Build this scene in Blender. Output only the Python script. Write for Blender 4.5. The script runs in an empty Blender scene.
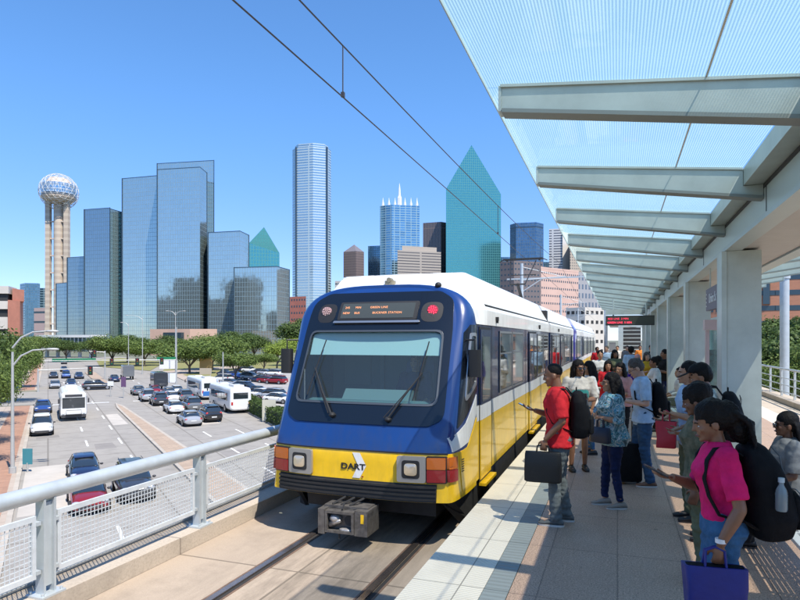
import bpy, bmesh, math, random
import numpy as np
from mathutils import Vector, Matrix, Quaternion
SC = bpy.context.scene
COL = SC.collection
R = math.radians
# ------------------------------------------------------------------ camera
F = 600.0                                   # focal length in pixels of the 800 px wide photo
VX, HY = 617.5, 340.0                       # where the tracks vanish / the horizon
PSI = math.atan((VX - 400) / F)
CAMZ = 2.05
cd = bpy.data.cameras.new('camera'); cam = bpy.data.objects.new('camera', cd); COL.objects.link(cam)
cam.location = (0, 0, CAMZ); cam.rotation_euler = (R(90), 0, PSI)
cd.sensor_width = 36; cd.lens = 27.0; cd.shift_y = 0.05; cd.clip_start = 0.05; cd.clip_end = 20000
SC.camera = cam
# ------------------------------------------------------------------ sky, sun, exposure
SUN = Vector((.50, -.33, 1.0)).normalized()           # towards the sun
w = bpy.data.worlds.new('World'); SC.world = w; w.use_nodes = True
nt = w.node_tree; nt.nodes.clear()
sky = nt.nodes.new('ShaderNodeTexSky'); sky.sky_type = 'NISHITA'; sky.sun_disc = False
sky.sun_elevation = math.asin(SUN.z); sky.sun_rotation = math.atan2(SUN.x, SUN.y)
sky.altitude = 200; sky.air_density = 1.0; sky.dust_density = 0.0; sky.ozone_density = 1.6
bg = nt.nodes.new('ShaderNodeBackground'); bg.inputs[1].default_value = 0.14
wo = nt.nodes.new('ShaderNodeOutputWorld')
tint = nt.nodes.new('ShaderNodeMixRGB'); tint.blend_type = 'MULTIPLY'; tint.inputs[0].default_value = 1; tint.inputs[2].default_value = (.53, .82, 1.08, 1)
# the low sky: less white glare, deeper air
tcw = nt.nodes.new('ShaderNodeTexCoord'); sx = nt.nodes.new('ShaderNodeSeparateXYZ'); nt.links.new(tcw.outputs['Generated'], sx.inputs[0])
mrw = nt.nodes.new('ShaderNodeMapRange'); mrw.inputs[1].default_value = 0; mrw.inputs[2].default_value = .45; mrw.inputs[3].default_value = 1; mrw.inputs[4].default_value = 0; mrw.interpolation_type = 'SMOOTHERSTEP'; nt.links.new(sx.outputs[2], mrw.inputs[0])
low = nt.nodes.new('ShaderNodeMixRGB'); low.blend_type = 'MULTIPLY'; low.inputs[2].default_value = (.92, .70, .80, 1); nt.links.new(mrw.outputs[0], low.inputs[0])
nt.links.new(sky.outputs[0], tint.inputs[1]); nt.links.new(tint.outputs[0], low.inputs[1]); nt.links.new(low.outputs[0], bg.inputs[0]); nt.links.new(bg.outputs[0], wo.inputs[0])
sd = bpy.data.lights.new('sun', 'SUN'); sun = bpy.data.objects.new('sun', sd); COL.objects.link(sun)
sun.rotation_euler = SUN.to_track_quat('Z', 'Y').to_euler(); sun.location = (0, 0, 50)
sd.energy = 4.2; sd.angle = R(0.53); sd.color = (1.0, .94, .84)
vs = SC.view_settings; vs.view_transform = 'Standard'; vs.look = 'None'; vs.gamma = 1; vs.exposure = 0.72
SC.render.engine = 'CYCLES'
cy = SC.cycles
cy.max_bounces = 8; cy.diffuse_bounces = 3; cy.glossy_bounces = 4; cy.transmission_bounces = 4; cy.transparent_max_bounces = 24
cy.use_denoising = True; cy.sample_clamp_indirect = 6; cy.caustics_reflective = False; cy.caustics_refractive = False
# ------------------------------------------------------------------ picture -> place
FW = Vector((-math.sin(PSI), math.cos(PSI), 0)); RT = Vector((math.cos(PSI), math.sin(PSI), 0))
CAM = Vector((0, 0, CAMZ))
GZ = -6.45                                   # street level below the viaduct
def P(px, py, d):
    return CAM + FW * d + RT * ((px - 400) / F * d) + Vector((0, 0, (HY - py) / F * d))
def atz(px, py, z=GZ):
    return P(px, py, (CAMZ - z) * F / (py - HY))
def zat(py, d): return CAMZ + (HY - py) / F * d
# ------------------------------------------------------------------ materials
MATS = {}
def newmat(name):
    m = bpy.data.materials.new(name); m.use_nodes = True
    n = m.node_tree; b = n.nodes['Principled BSDF']
    MATS[name] = m
    return m, n, b
def col4(c): return (c[0], c[1], c[2], 1)
def mat(name, c, rough=.6, metal=0, var=0.0, vs_=3.0, bump=0.0, bs=40.0, spec=.5, coat=0, emit=None, es=1, alpha=1, c2=None, detail=4, coord='Object'):
    """plain paint with optional two-scale colour variation and bump"""
    if name in MATS: return MATS[name]
    m, n, b = newmat(name); L = n.links
    b.inputs['Base Color'].default_value = col4(c); b.inputs['Roughness'].default_value = rough
    b.inputs['Metallic'].default_value = metal; b.inputs['Specular IOR Level'].default_value = spec
    b.inputs['Coat Weight'].default_value = coat; b.inputs['Alpha'].default_value = alpha
    if emit: b.inputs['Emission Color'].default_value = col4(emit); b.inputs['Emission Strength'].default_value = es
    if var or c2 or bump:
        tc = n.nodes.new('ShaderNodeTexCoord')
    if var or c2:
        no = n.nodes.new('ShaderNodeTexNoise'); no.inputs['Scale'].default_value = vs_; no.inputs['Detail'].default_value = detail
        no.inputs['Roughness'].default_value = .65
        L.new(tc.outputs[coord], no.inputs['Vector'])
        cr = n.nodes.new('ShaderNodeValToRGB'); cr.color_ramp.elements[0].position = .32; cr.color_ramp.elements[1].position = .68
        lo = c2 if c2 else tuple(x * (1 - var) for x in c); hi = c if c2 else tuple(min(1, x * (1 + var)) for x in c)
        cr.color_ramp.elements[0].color = col4(lo); cr.color_ramp.elements[1].color = col4(hi)
        L.new(no.outputs['Fac'], cr.inputs[0]); L.new(cr.outputs[0], b.inputs['Base Color'])
    if bump:
        n2 = n.nodes.new('ShaderNodeTexNoise'); n2.inputs['Scale'].default_value = bs; n2.inputs['Detail'].default_value = 3
        L.new(tc.outputs[coord], n2.inputs['Vector'])
        bp = n.nodes.new('ShaderNodeBump'); bp.inputs['Strength'].default_value = bump; bp.inputs['Distance'].default_value = .01
        L.new(n2.outputs['Fac'], bp.inputs['Height']); L.new(bp.outputs[0], b.inputs['Normal'])
    return m
def paved(name, c, cj, bw, bh, jw=.008, off=.5, var=.12, speck=0, spscale=260, rough=.75, bump=.2, rot=0, stain=.12, c2=None):
    """slabs, bricks or tiles laid in metres by UV, with per-slab tone, speckle, stains"""
    if name in MATS: return MATS[name]
    m, n, b = newmat(name); L = n.links
    uv = n.nodes.new('ShaderNodeUVMap')
    mp = n.nodes.new('ShaderNodeMapping'); mp.inputs['Rotation'].default_value = (0, 0, rot); L.new(uv.outputs[0], mp.inputs[0])
    br = n.nodes.new('ShaderNodeTexBrick'); br.offset = off; br.inputs['Scale'].default_value = 1
    br.inputs['Brick Width'].default_value = bw; br.inputs['Row Height'].default_value = bh; br.inputs['Mortar Size'].default_value = jw
    br.inputs['Mortar Smooth'].default_value = .1; br.inputs['Bias'].default_value = 0
    hi = c; lo = c2 if c2 else tuple(x * (1 - var) for x in c)
    br.inputs['Color1'].default_value = col4(hi); br.inputs['Color2'].default_value = col4(lo); br.inputs['Mortar'].default_value = col4(cj)
    L.new(mp.outputs[0], br.inputs['Vector'])
    out = br.outputs['Color']
    def mixin(fac_socket, colour, amount, a=.45, z=.7):
        nonlocal out
        cr = n.nodes.new('ShaderNodeMapRange'); cr.inputs[1].default_value = a; cr.inputs[2].default_value = z
        cr.inputs[3].default_value = 0; cr.inputs[4].default_value = amount
        L.new(fac_socket, cr.inputs[0])
        mx = n.nodes.new('ShaderNodeMixRGB'); mx.blend_type = 'MIX'; L.new(cr.outputs[0], mx.inputs[0]); L.new(out, mx.inputs[1])
        mx.inputs[2].default_value = col4(colour); out = mx.outputs[0]
    if speck:
        no = n.nodes.new('ShaderNodeTexNoise'); no.inputs['Scale'].default_value = spscale; no.inputs['Detail'].default_value = 1
        L.new(uv.outputs[0], no.inputs['Vector']); mixin(no.outputs['Fac'], tuple(x * .35 for x in c), speck, .5, .62)
        no = n.nodes.new('ShaderNodeTexNoise'); no.inputs['Scale'].default_value = spscale * .8; no.inputs['Detail'].default_value = 1
        no.inputs['Distortion'].default_value = .4
        L.new(mp.outputs[0], no.inputs['Vector']); mixin(no.outputs['Fac'], tuple(min(1, x * 1.45 + .02) for x in c), speck*.7, .56, .68)
    if stain:
        no = n.nodes.new('ShaderNodeTexNoise'); no.inputs['Scale'].default_value = .7; no.inputs['Detail'].default_value = 6; no.inputs['Roughness'].default_value = .7
        L.new(uv.outputs[0], no.inputs['Vector']); mixin(no.outputs['Fac'], tuple(x * .5 for x in c), stain * 2.2, .48, .75)
    L.new(out, b.inputs['Base Color']); b.inputs['Roughness'].default_value = rough
    if bump:
        bp = n.nodes.new('ShaderNodeBump'); bp.inputs['Strength'].default_value = bump; bp.inputs['Distance'].default_value = .01; bp.invert = True
        L.new(br.outputs['Fac'], bp.inputs['Height']); L.new(bp.outputs[0], b.inputs['Normal'])
    return m
def curtain(name, glass, frame, pw, ph, lw=.12, rough=.06, metal=.85, wob=.02, var=.25, lwh=None):
    """a tower's glazed curtain wall: tinted mirror panes between mullions, each pane tipped a little its own way"""
    if name in MATS: return MATS[name]
    m, n, b = newmat(name); L = n.links
    uv = n.nodes.new('ShaderNodeUVMap')
    br = n.nodes.new('ShaderNodeTexBrick'); br.offset = 0; br.inputs['Scale'].default_value = 1
    br.inputs['Brick Width'].default_value = pw; br.inputs['Row Height'].default_value = ph; br.inputs['Mortar Size'].default_value = lw
    br.inputs['Mortar Smooth'].default_value = 0
    br.inputs['Color1'].default_value = col4(glass); br.inputs['Color2'].default_value = col4(tuple(x * (1 - var) for x in glass))
    br.inputs['Mortar'].default_value = col4(frame)
    L.new(uv.outputs[0], br.inputs['Vector']); L.new(br.outputs['Color'], b.inputs['Base Color'])
    mm = n.nodes.new('ShaderNodeMapRange'); mm.inputs[3].default_value = metal; mm.inputs[4].default_value = .2
    L.new(br.outputs['Fac'], mm.inputs[0]); L.new(mm.outputs[0], b.inputs['Metallic'])
    mr = n.nodes.new('ShaderNodeMapRange'); mr.inputs[3].default_value = rough; mr.inputs[4].default_value = .5
    L.new(br.outputs['Fac'], mr.inputs[0]); L.new(mr.outputs[0], b.inputs['Roughness'])
    # tilt per pane
    sp = n.nodes.new('ShaderNodeVectorMath'); sp.operation = 'DIVIDE'; sp.inputs[1].default_value = (pw, ph, 1)
    fl = n.nodes.new('ShaderNodeVectorMath'); fl.operation = 'FLOOR'
    L.new(uv.outputs[0], sp.inputs[0]); L.new(sp.outputs[0], fl.inputs[0])
    wn = n.nodes.new('ShaderNodeTexWhiteNoise'); wn.noise_dimensions = '2D'; L.new(fl.outputs[0], wn.inputs['Vector'])
    no = n.nodes.new('ShaderNodeTexNoise'); no.inputs['Scale'].default_value = .22; no.inputs['Detail'].default_value = 3; L.new(uv.outputs[0], no.inputs['Vector'])
    s1 = n.nodes.new('ShaderNodeVectorMath'); s1.operation = 'SUBTRACT'; s1.inputs[1].default_value = (.5, .5, .5); L.new(wn.outputs['Color'], s1.inputs[0])
    s2 = n.nodes.new('ShaderNodeVectorMath'); s2.operation = 'SUBTRACT'; s2.inputs[1].default_value = (.5, .5, .5); L.new(no.outputs['Color'], s2.inputs[0])
    s1b = n.nodes.new('ShaderNodeVectorMath'); s1b.operation = 'SCALE'; s1b.inputs['Scale'].default_value = .22; L.new(s1.outputs[0], s1b.inputs[0])
    ad = n.nodes.new('ShaderNodeVectorMath'); ad.operation = 'ADD'; L.new(s1b.outputs[0], ad.inputs[0]); L.new(s2.outputs[0], ad.inputs[1])
    sc = n.nodes.new('ShaderNodeVectorMath'); sc.operation = 'SCALE'; sc.inputs['Scale'].default_value = wob; L.new(ad.outputs[0], sc.inputs[0])
    ge = n.nodes.new('ShaderNodeNewGeometry')
    a2 = n.nodes.new('ShaderNodeVectorMath'); a2.operation = 'ADD'; L.new(ge.outputs['Normal'], a2.inputs[0]); L.new(sc.outputs[0], a2.inputs[1])
    nm = n.nodes.new('ShaderNodeVectorMath'); nm.operation = 'NORMALIZE'; L.new(a2.outputs[0], nm.inputs[0]); L.new(nm.outputs[0], b.inputs['Normal'])
    return m
def facing(n, lo, hi, power=4):
    lw = n.nodes.new('ShaderNodeLayerWeight'); lw.inputs[0].default_value = .5
    pw = n.nodes.new('ShaderNodeMath'); pw.operation = 'POWER'; pw.inputs[1].default_value = power; n.links.new(lw.outputs['Facing'], pw.inputs[0])
    mr = n.nodes.new('ShaderNodeMapRange'); mr.inputs[3].default_value = lo; mr.inputs[4].default_value = hi; n.links.new(pw.outputs[0], mr.inputs[0])
    return mr
def glassmat(name, tint, trans=.6, rough=.03, fres=1.45, gl=(.9, .97, 1)):
    """sheet glass: a tinted see-through layer under a fresnel reflection"""
    if name in MATS: return MATS[name]
    m, n, b = newmat(name); L = n.links; n.nodes.remove(b); out = n.nodes['Material Output']
    tr = n.nodes.new('ShaderNodeBsdfTransparent'); tr.inputs[0].default_value = col4(tint)
    df = n.nodes.new('ShaderNodeBsdfDiffuse'); df.inputs[0].default_value = col4(tuple(x * .5 for x in tint))
    gs = n.nodes.new('ShaderNodeBsdfGlossy'); gs.inputs['Roughness'].default_value = rough; gs.inputs[0].default_value = col4(gl)
    fr = facing(n, .05, .55)
    a = n.nodes.new('ShaderNodeMixShader'); a.inputs[0].default_value = trans; L.new(df.outputs[0], a.inputs[1]); L.new(tr.outputs[0], a.inputs[2])
    c = n.nodes.new('ShaderNodeMixShader'); L.new(fr.outputs[0], c.inputs[0]); L.new(a.outputs[0], c.inputs[1]); L.new(gs.outputs[0], c.inputs[2])
    L.new(c.outputs[0], out.inputs[0])
    return m
# ------------------------------------------------------------------ mesh builder
def rootloc(p):
    o = Vector((0,0,0))
    while p is not None: o += p.location; p = p.parent
    return o
class MB:
    def __init__(s, M=None): s.v = []; s.f = []; s.m = []; s.M = M
    def add(s, vs, fs, mi=0):
        k = len(s.v)
        if s.M is not None: vs = [s.M @ Vector(p) for p in vs]
        s.v += [tuple(p) for p in vs]
        for f in fs: s.f.append([i + k for i in f]); s.m.append(mi)
        return s
    def box(s, x0, x1, y0, y1, z0, z1, mi=0):
        vs = [(x0,y0,z0),(x1,y0,z0),(x1,y1,z0),(x0,y1,z0),(x0,y0,z1),(x1,y0,z1),(x1,y1,z1),(x0,y1,z1)]
        return s.add(vs, [(0,3,2,1),(4,5,6,7),(0,1,5,4),(1,2,6,5),(2,3,7,6),(3,0,4,7)], mi)
    def beam(s, p0, p1, w, h, mi=0, up=(0,0,1)):
        """rectangular bar from p0 to p1, w across, h along up"""
        p0 = Vector(p0); p1 = Vector(p1); d = (p1 - p0).normalized(); u = Vector(up); r = d.cross(u)
        if r.length < 1e-5: r = d.cross(Vector((1,0,0)))
        r.normalize(); u = r.cross(d).normalized(); a = r*w/2; b = u*h/2
        vs = [p0-a-b, p0+a-b, p0+a+b, p0-a+b, p1-a-b, p1+a-b, p1+a+b, p1-a+b]
        return s.add(vs, [(0,1,2,3),(4,7,6,5),(0,4,5,1),(1,5,6,2),(2,6,7,3),(3,7,4,0)], mi)
    def tube(s, pts, r, n=8, mi=0, closed=True, sq=None):
        """round (or flattened by sq=(across,up)) tapered tube through points"""
        pts = [Vector(p) for p in pts]; N = len(pts)
        rs = r if isinstance(r, (list, tuple)) else [r]*N
        vs = []; fs = []; prev = None
        for i, p in enumerate(pts):
            d = (pts[min(i+1,N-1)] - pts[max(i-1,0)]).normalized()
            if prev is None:
                a = Vector((1,0,0)) if abs(d.x) < .9 else Vector((0,1,0))
                a = (a - d*a.dot(d)).normalized()
            else: a = (prev - d*prev.dot(d)).normalized()
            prev = a; b = d.cross(a)
            sa, sb = sq if sq else (1,1)
            for k in range(n):
                t = 2*math.pi*k/n
                vs.append(p + a*(math.cos(t)*rs[i]*sa) + b*(math.sin(t)*rs[i]*sb))
        for i in range(N-1):
            for k in range(n):
                fs.append((i*n+k, i*n+(k+1)%n, (i+1)*n+(k+1)%n, (i+1)*n+k))
        if closed: fs.append(tuple(range(n-1,-1,-1))); fs.append(tuple((N-1)*n+k for k in range(n)))
        return s.add(vs, fs, mi)
    def loft(s, secs, n=16, mi=0, e=2.0):
        """sections (centre, rx, ry) stacked; axes x and y; superellipse exponent e"""
        vs = []; fs = []; N = len(secs)
        for c, rx, ry in secs:
            for k in range(n):
                t = 2*math.pi*k/n; ct, st = math.cos(t), math.sin(t)
                vs.append((c[0]+rx*math.copysign(abs(ct)**(2/e), ct), c[1]+ry*math.copysign(abs(st)**(2/e), st), c[2]))
        for i in range(N-1):
            for k in range(n): fs.append((i*n+k, i*n+(k+1)%n, (i+1)*n+(k+1)%n, (i+1)*n+k))
        fs.append(tuple(range(n-1,-1,-1))); fs.append(tuple((N-1)*n+k for k in range(n)))
        return s.add(vs, fs, mi)
    def ell(s, c, r, n=14, m=9, mi=0, rot=None):
        vs = []; fs = []; c = Vector(c)
        Q = rot if rot is not None else Matrix.Identity(3)
        for i in range(1, m):
            a = math.pi*i/m
            for k in range(n):
                t = 2*math.pi*k/n
                vs.append(c + Q @ Vector((r[0]*math.sin(a)*math.cos(t), r[1]*math.sin(a)*math.sin(t), -r[2]*math.cos(a))))
        vs.append(c + Q @ Vector((0,0,-r[2]))); vs.append(c + Q @ Vector((0,0,r[2])))
        b = (m-1)*n
        for i in range(m-2):
            for k in range(n): fs.append((i*n+k, i*n+(k+1)%n, (i+1)*n+(k+1)%n, (i+1)*n+k))
        for k in range(n):
            fs.append((b, (k+1)%n, k)); fs.append((b+1, (m-2)*n+k, (m-2)*n+(k+1)%n))
        return s.add(vs, fs, mi)
    def prism(s, poly, z0, z1, mi=0, top=None):
        """extrude a counter-clockwise xy outline; z1 may be a list of heights"""
        n = len(poly); zt = z1 if isinstance(z1, (list, tuple)) else [z1]*n
        vs = [(p[0],p[1],z0) for p in poly] + [(p[0],p[1],zt[i]) for i, p in enumerate(poly)]
        fs = [(i,(i+1)%n,n+(i+1)%n,n+i) for i in range(n)]
        s.add(vs, fs, mi)
        k = len(s.v)-2*n
        s.f.append([k+n+i for i in range(n)]); s.m.append(mi if top is None else top)
        s.f.append([k+i for i in range(n-1,-1,-1)]); s.m.append(mi)
        return s
    def extr(s, prof, a, b, axis='x', mi=0):
        """extrude a profile of 2-D points between a and b along an axis (profile in the other two, in order)"""
        n = len(prof)
        def mk(t, p):
            return {'x': (t,p[0],p[1]), 'y': (p[0],t,p[1]), 'z': (p[0],p[1],t)}[axis]
        vs = [mk(a,p) for p in prof] + [mk(b,p) for p in prof]
        return s.add(vs, [(i,(i+1)%n,n+(i+1)%n,n+i) for i in range(n)] + [tuple(range(n-1,-1,-1)), tuple(range(n,2*n))], mi)
    def build(s, name, mats, parent=None, smooth=False, uv=True, origin=None, fix=True):
        """ONE object. With a parent the vertices are taken as world metres and moved into the parent's frame unless s.local"""
        me = bpy.data.meshes.new(name)
        o0 = Vector((0,0,0))
        if parent is not None and not getattr(s, 'local', False): o0 = rootloc(parent)
        elif origin is not None: o0 = Vector(origin)
        vs = [(p[0]-o0.x, p[1]-o0.y, p[2]-o0.z) for p in s.v]
        me.from_pydata(vs, [], s.f); me.update()
        if not isinstance(mats, (list, tuple)): mats = [mats]
        for m in mats: me.materials.append(m)
        if len(mats) > 1: me.polygons.foreach_set('material_index', s.m)
        if fix and len(s.f) < 60000:
            bm = bmesh.new(); bm.from_mesh(me); bmesh.ops.recalc_face_normals(bm, faces=bm.faces); bm.to_mesh(me); bm.free()
        if smooth is True: me.polygons.foreach_set('use_smooth', [True]*len(me.polygons))
        if uv and len(me.polygons) < 30000: autouv(me, o0)
        ob = bpy.data.objects.new(name, me); COL.objects.link(ob)
        if parent is not None: ob.parent = parent
        elif origin is not None: ob.location = origin
        if smooth and smooth is not True:
            me.polygons.foreach_set('use_smooth', [True]*len(me.polygons)); me.set_sharp_from_angle(angle=R(smooth))
        return ob
def autouv(me, o0=Vector((0,0,0))):
    L = me.uv_layers.new(name='UVMap'); co = me.vertices; lo = me.loops
    data = np.zeros((len(lo), 2), dtype=np.float32)
    for p in me.polygons:
        nx, ny, nz = p.normal
        if abs(nz) > .75:
            for li in p.loop_indices:
                c = co[lo[li].vertex_index].co; data[li] = (c.x+o0.x, c.y+o0.y)
        else:
            l = math.hypot(nx, ny) or 1; tx, ty = -ny/l, nx/l
            for li in p.loop_indices:
                c = co[lo[li].vertex_index].co; data[li] = ((c.x+o0.x)*tx+(c.y+o0.y)*ty, c.z+o0.z)
    L.data.foreach_set('uv', data.ravel())
def tag(o, label=None, cat=None, group=None, kind=None):
    if label: o['label'] = label
    if cat: o['category'] = cat
    if group: o['group'] = group
    if kind: o['kind'] = kind
    return o
def thing(name, loc, label, cat, rz=0, group=None):
    o = bpy.data.objects.new(name, None); COL.objects.link(o); o.empty_display_size = .2
    o.location = loc; o.rotation_euler = (0, 0, rz)
    return tag(o, label, cat, group)
def struct(o): o['kind'] = 'structure'; return o
def kids(o): return [c for c in bpy.data.objects if c.parent == o]
def dup(root, loc=None, rz=None, label=None, group=None, scale=None):
    ch = list(root.children)
    r = root.copy(); COL.objects.link(r)
    if loc is not None: r.location = loc
    if rz is not None: r.rotation_euler = (0, 0, rz)
    if scale is not None: r.scale = scale if hasattr(scale, '__len__') else (scale,)*3
    if label: r['label'] = label
    if group: r['group'] = group
    for c0 in ch:
        c = c0.copy(); COL.objects.link(c); c.parent = r
        for g0 in c0.children:
            g = g0.copy(); COL.objects.link(g); g.parent = c
    return r
def textmesh(name, txt, size, m, M, parent, depth=.002, align='CENTER', bold=0.0, spacing=1.0):
    cu = bpy.data.curves.new(name, 'FONT'); cu.body = txt; cu.size = size; cu.align_x = align; cu.align_y = 'CENTER'
    cu.extrude = depth; cu.offset = bold; cu.space_character = spacing; cu.resolution_u = 3
    o = bpy.data.objects.new(name, cu); COL.objects.link(o)
    bpy.context.view_layer.update()
    me = bpy.data.meshes.new_from_object(o.evaluated_get(bpy.context.evaluated_depsgraph_get()))
    bpy.data.objects.remove(o)
    me.transform(M); me.materials.clear(); me.materials.append(m)
    ob = bpy.data.objects.new(name, me); COL.objects.link(ob)
    if parent is not None:
        ob.parent = parent
        me.transform(Matrix.Translation(-rootloc(parent)))
    return ob
def remesh(mb, voxel, smooth=4, name='m'):
    """fuse overlapping closed shapes into one continuous surface"""
    me = bpy.data.meshes.new(name); me.from_pydata(mb.v, [], mb.f); me.update()
    bm = bmesh.new(); bm.from_mesh(me); bmesh.ops.recalc_face_normals(bm, faces=bm.faces); bm.to_mesh(me); bm.free()
    o = bpy.data.objects.new(name, me); COL.objects.link(o)
    a = o.modifiers.new('r', 'REMESH'); a.mode = 'VOXEL'; a.voxel_size = voxel; a.use_smooth_shade = True
    if smooth:
        b = o.modifiers.new('s', 'SMOOTH'); b.factor = .5; b.iterations = smooth
    dg = bpy.context.evaluated_depsgraph_get(); dg.update()
    out = bpy.data.meshes.new_from_object(o.evaluated_get(dg))
    bpy.data.objects.remove(o); bpy.data.meshes.remove(me)
    out.polygons.foreach_set('use_smooth', [True]*len(out.polygons))
    return out
def meshobj(name, me, mats, parent=None):
    me.materials.clear()
    for m in (mats if isinstance(mats, (list, tuple)) else [mats]): me.materials.append(m)
    o = bpy.data.objects.new(name, me); COL.objects.link(o)
    if parent is not None: o.parent = parent
    return o
def lerp(a, b, t): return a + (b-a)*t
def smooths(t): t = max(0, min(1, t)); return t*t*(3-2*t)
# ================================================================== street frame
SA = math.atan((48 - 400) / F)
SF = (FW * math.cos(SA) + RT * math.sin(SA)).normalized(); SR = Vector((SF.y, -SF.x, 0))
SANG = math.atan2(SF.y, SF.x) - math.pi/2           # heading of +y local along the street, away
def st(u, v, z=GZ): return SR*u + SF*v + Vector((0, 0, z))
def uv_of(p): return p.dot(SR), p.dot(SF)
def sheet(name, pts, z, m, kind='structure', thick=0):
    b = MB(); n = len(pts); xy = [(p[0], p[1]) for p in pts]
    if thick: b.prism(xy, z-thick, z)
    else: b.add([(x, y, z) for x, y in xy], [tuple(range(n))])
    o = b.build(name, m)
    if not thick:
        o.data.update()
        if o.data.polygons[0].normal.z < 0: o.data.flip_normals()
    if kind: o['kind'] = kind
    return o
M_ground = mat('city_ground', (.20,.19,.16), .9, var=.35, vs_=.02, c2=(.10,.12,.06))
M_road = paved('road_concrete', (.32,.295,.262), (.20,.18,.155), 5.5, 3.3, .06, off=0, var=.08, rough=.85, bump=0, rot=-SANG, stain=.26)
M_road2 = mat('asphalt_lot', (.33,.31,.29), .9, var=.16, vs_=.15)
M_paint = mat('road_paint', (.74,.74,.72), .7, var=.12, vs_=2)
M_yel = mat('yellow_road_paint', (.66,.45,.08), .7, var=.15, vs_=2)
M_walk = paved('sidewalk_concrete', (.44,.36,.29), (.25,.2,.16), 1.5, 1.5, .02, off=0, rough=.85, bump=0, rot=-SANG)
M_brick = paved('brick_paving', (.42,.23,.15), (.3,.2,.15), .4, .2, .012, var=.25, rough=.85, bump=0, rot=-SANG)
M_median = paved('median_brick', (.44,.33,.24), (.33,.25,.19), .8, .4, .03, var=.2, rough=.85, bump=0, rot=-SANG)
M_kerb = mat('kerb_concrete', (.42,.37,.31), .85, var=.12, vs_=1)
M_grass = mat('lawn', (.17,.19,.05), .95, var=.3, vs_=.3, c2=(.26,.22,.10))
g = MB(); n = 40
g.add([(math.cos(2*math.pi*i/n)*9000, math.sin(2*math.pi*i/n)*9000, GZ-.02) for i in range(n)], [tuple(range(n))])
struct(g.build('ground', M_ground))
KL = -1.45
sheet('street', [st(KL,-30), st(60,-30), st(60,40), st(32,330), st(KL,330)], GZ, M_road)
sheet('cross_street', [st(-80,92,0), st(KL,92,0), st(KL,116,0), st(-80,116,0)], GZ+.002, M_road)
sheet('cross_street', [st(30,98,0), st(200,140,0), st(200,156,0), st(30,116,0)], GZ+.004, M_road)
for v0, v1 in ((-30, 90), (118, 330)):
    sheet('sidewalk', [st(KL-6,v0), st(KL-.25,v0), st(KL-.25,v1), st(KL-6,v1)], GZ+.13, M_walk, thick=.3)
    sheet('kerb', [st(KL-.25,v0), st(KL,v0), st(KL,v1), st(KL-.25,v1)], GZ+.125, M_kerb, thick=.3)
    sheet('brick_walk_band', [st(KL-2.4,v0), st(KL-.5,v0), st(KL-.5,v1), st(KL-2.4,v1)], GZ+.136, M_brick)
sheet('lawn', [st(-90,v) if False else p for v, p in ((0, st(-90,5)), (0, st(KL-6,5)), (0, st(KL-6,90)), (0, st(-90,90)))], GZ+.1, M_grass)
# median with a brick top between kerbs
med = [(7.35,-20),(7.35,82),(7.7,88),(8.3,84),(9.75,35),(9.9,-20)]
sheet('median_kerb', [st(u,v) for u, v in med], GZ+.15, M_kerb, thick=.3)
medi = [(7.6,-20),(7.6,81),(7.75,86),(8.05,83),(9.5,35),(9.65,-20)]
sheet('median', [st(u,v) for u, v in medi], GZ+.156, M_median)
sheet('median_kerb', [st(u,v) for u, v in ((8.2,128),(10.2,128),(10.6,175),(8.2,175))], GZ+.15, M_median, thick=.3)
def mark(u, v0, v1, wd=.14, m=None, name='lane_marking'):
    sheet(name, [st(u-wd/2,v0), st(u+wd/2,v0), st(u+wd/2,v1), st(u-wd/2,v1)], GZ+.006, m or M_paint)
for u in (2.75, 5.25, 12.4, 15.4):
    for k in range(14):
        v = 18 + k*9.0
        if 90 < v < 120 or (u > 10 and v < 28): continue
        mark(u, v, v+3.2, .15)
for u0, u1, v in ((KL+.3, 7.2, 90.5), (10.2, 19, 90.5)):
    sheet('stop_line', [st(u0,v), st(u1,v), st(u1,v+.6), st(u0,v+.6)], GZ+.0065, M_paint)
for k in range(14):
    u = 31.5 + k*.0
M_patch = mat('asphalt_patch', (.24,.22,.20), .9, var=.12, vs_=.6); M_patchl = mat('pale_patch', (.46,.42,.37), .9, var=.1, vs_=.6)
for (u0, u1, v0, v1, m_) in ((-1.3,1.2,34,47,M_patchl),(3.2,4.7,52,55,M_patch),(11.2,13.4,44,46.5,M_patch),(5.6,7.0,66,76,M_patchl),(13.0,15.2,62,71,M_patchl),(-.9,.9,60,62,M_patch)):
    sheet('road_patch', [st(u0,v0), st(u1,v0+.2), st(u1-.1,v1), st(u0+.05,v1-.1)], GZ+.0035, m_)
# right kerb, sidewalk, verge and parking lot
K = [atz(x, y) for x, y in ((330,452),(300,437),(273,426),(236,407),(196,386.5),(178,378),(160,371.5))]
K2 = [p + SR*2.6 + SF*0 for p in K]
for i in range(len(K)-1):
    sheet('sidewalk', [K[i], K2[i], K2[i+1], K[i+1]], GZ+.13, M_walk, thick=.3)
lot = [atz(x, y) for x, y in ((206,386),(330,446),(420,430),(420,372),(285,368),(222,374))]
sheet('parking_lot', lot, GZ+.03, M_road2)
sheet('grass_verge', [atz(x, y) for x, y in ((163,371),(180,377.5),(202,384),(222,374.5),(285,369),(300,360),(215,359),(170,362))], GZ+.10, M_grass)
sheet('grass_verge', [atz(x, y) for x, y in ((100,367),(150,371),(166,362),(120,358),(96,360))], GZ+.09, M_grass)
sheet('footpath', [atz(x, y) for x, y in ((150,373),(162,379),(200,372),(240,368),(240,366),(190,369))], GZ+.11, M_walk)
# parking bays
pa, pb = atz(225,386), atz(300,392)
for k in range(12):
    a = atz(222+k*9, 384+k*1.6); c = a + SR*.0
    sheet('bay_marking', [a, a+SR*.15, a+SR*.15+SF*5, a+SF*5], GZ+.036, M_paint)

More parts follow.
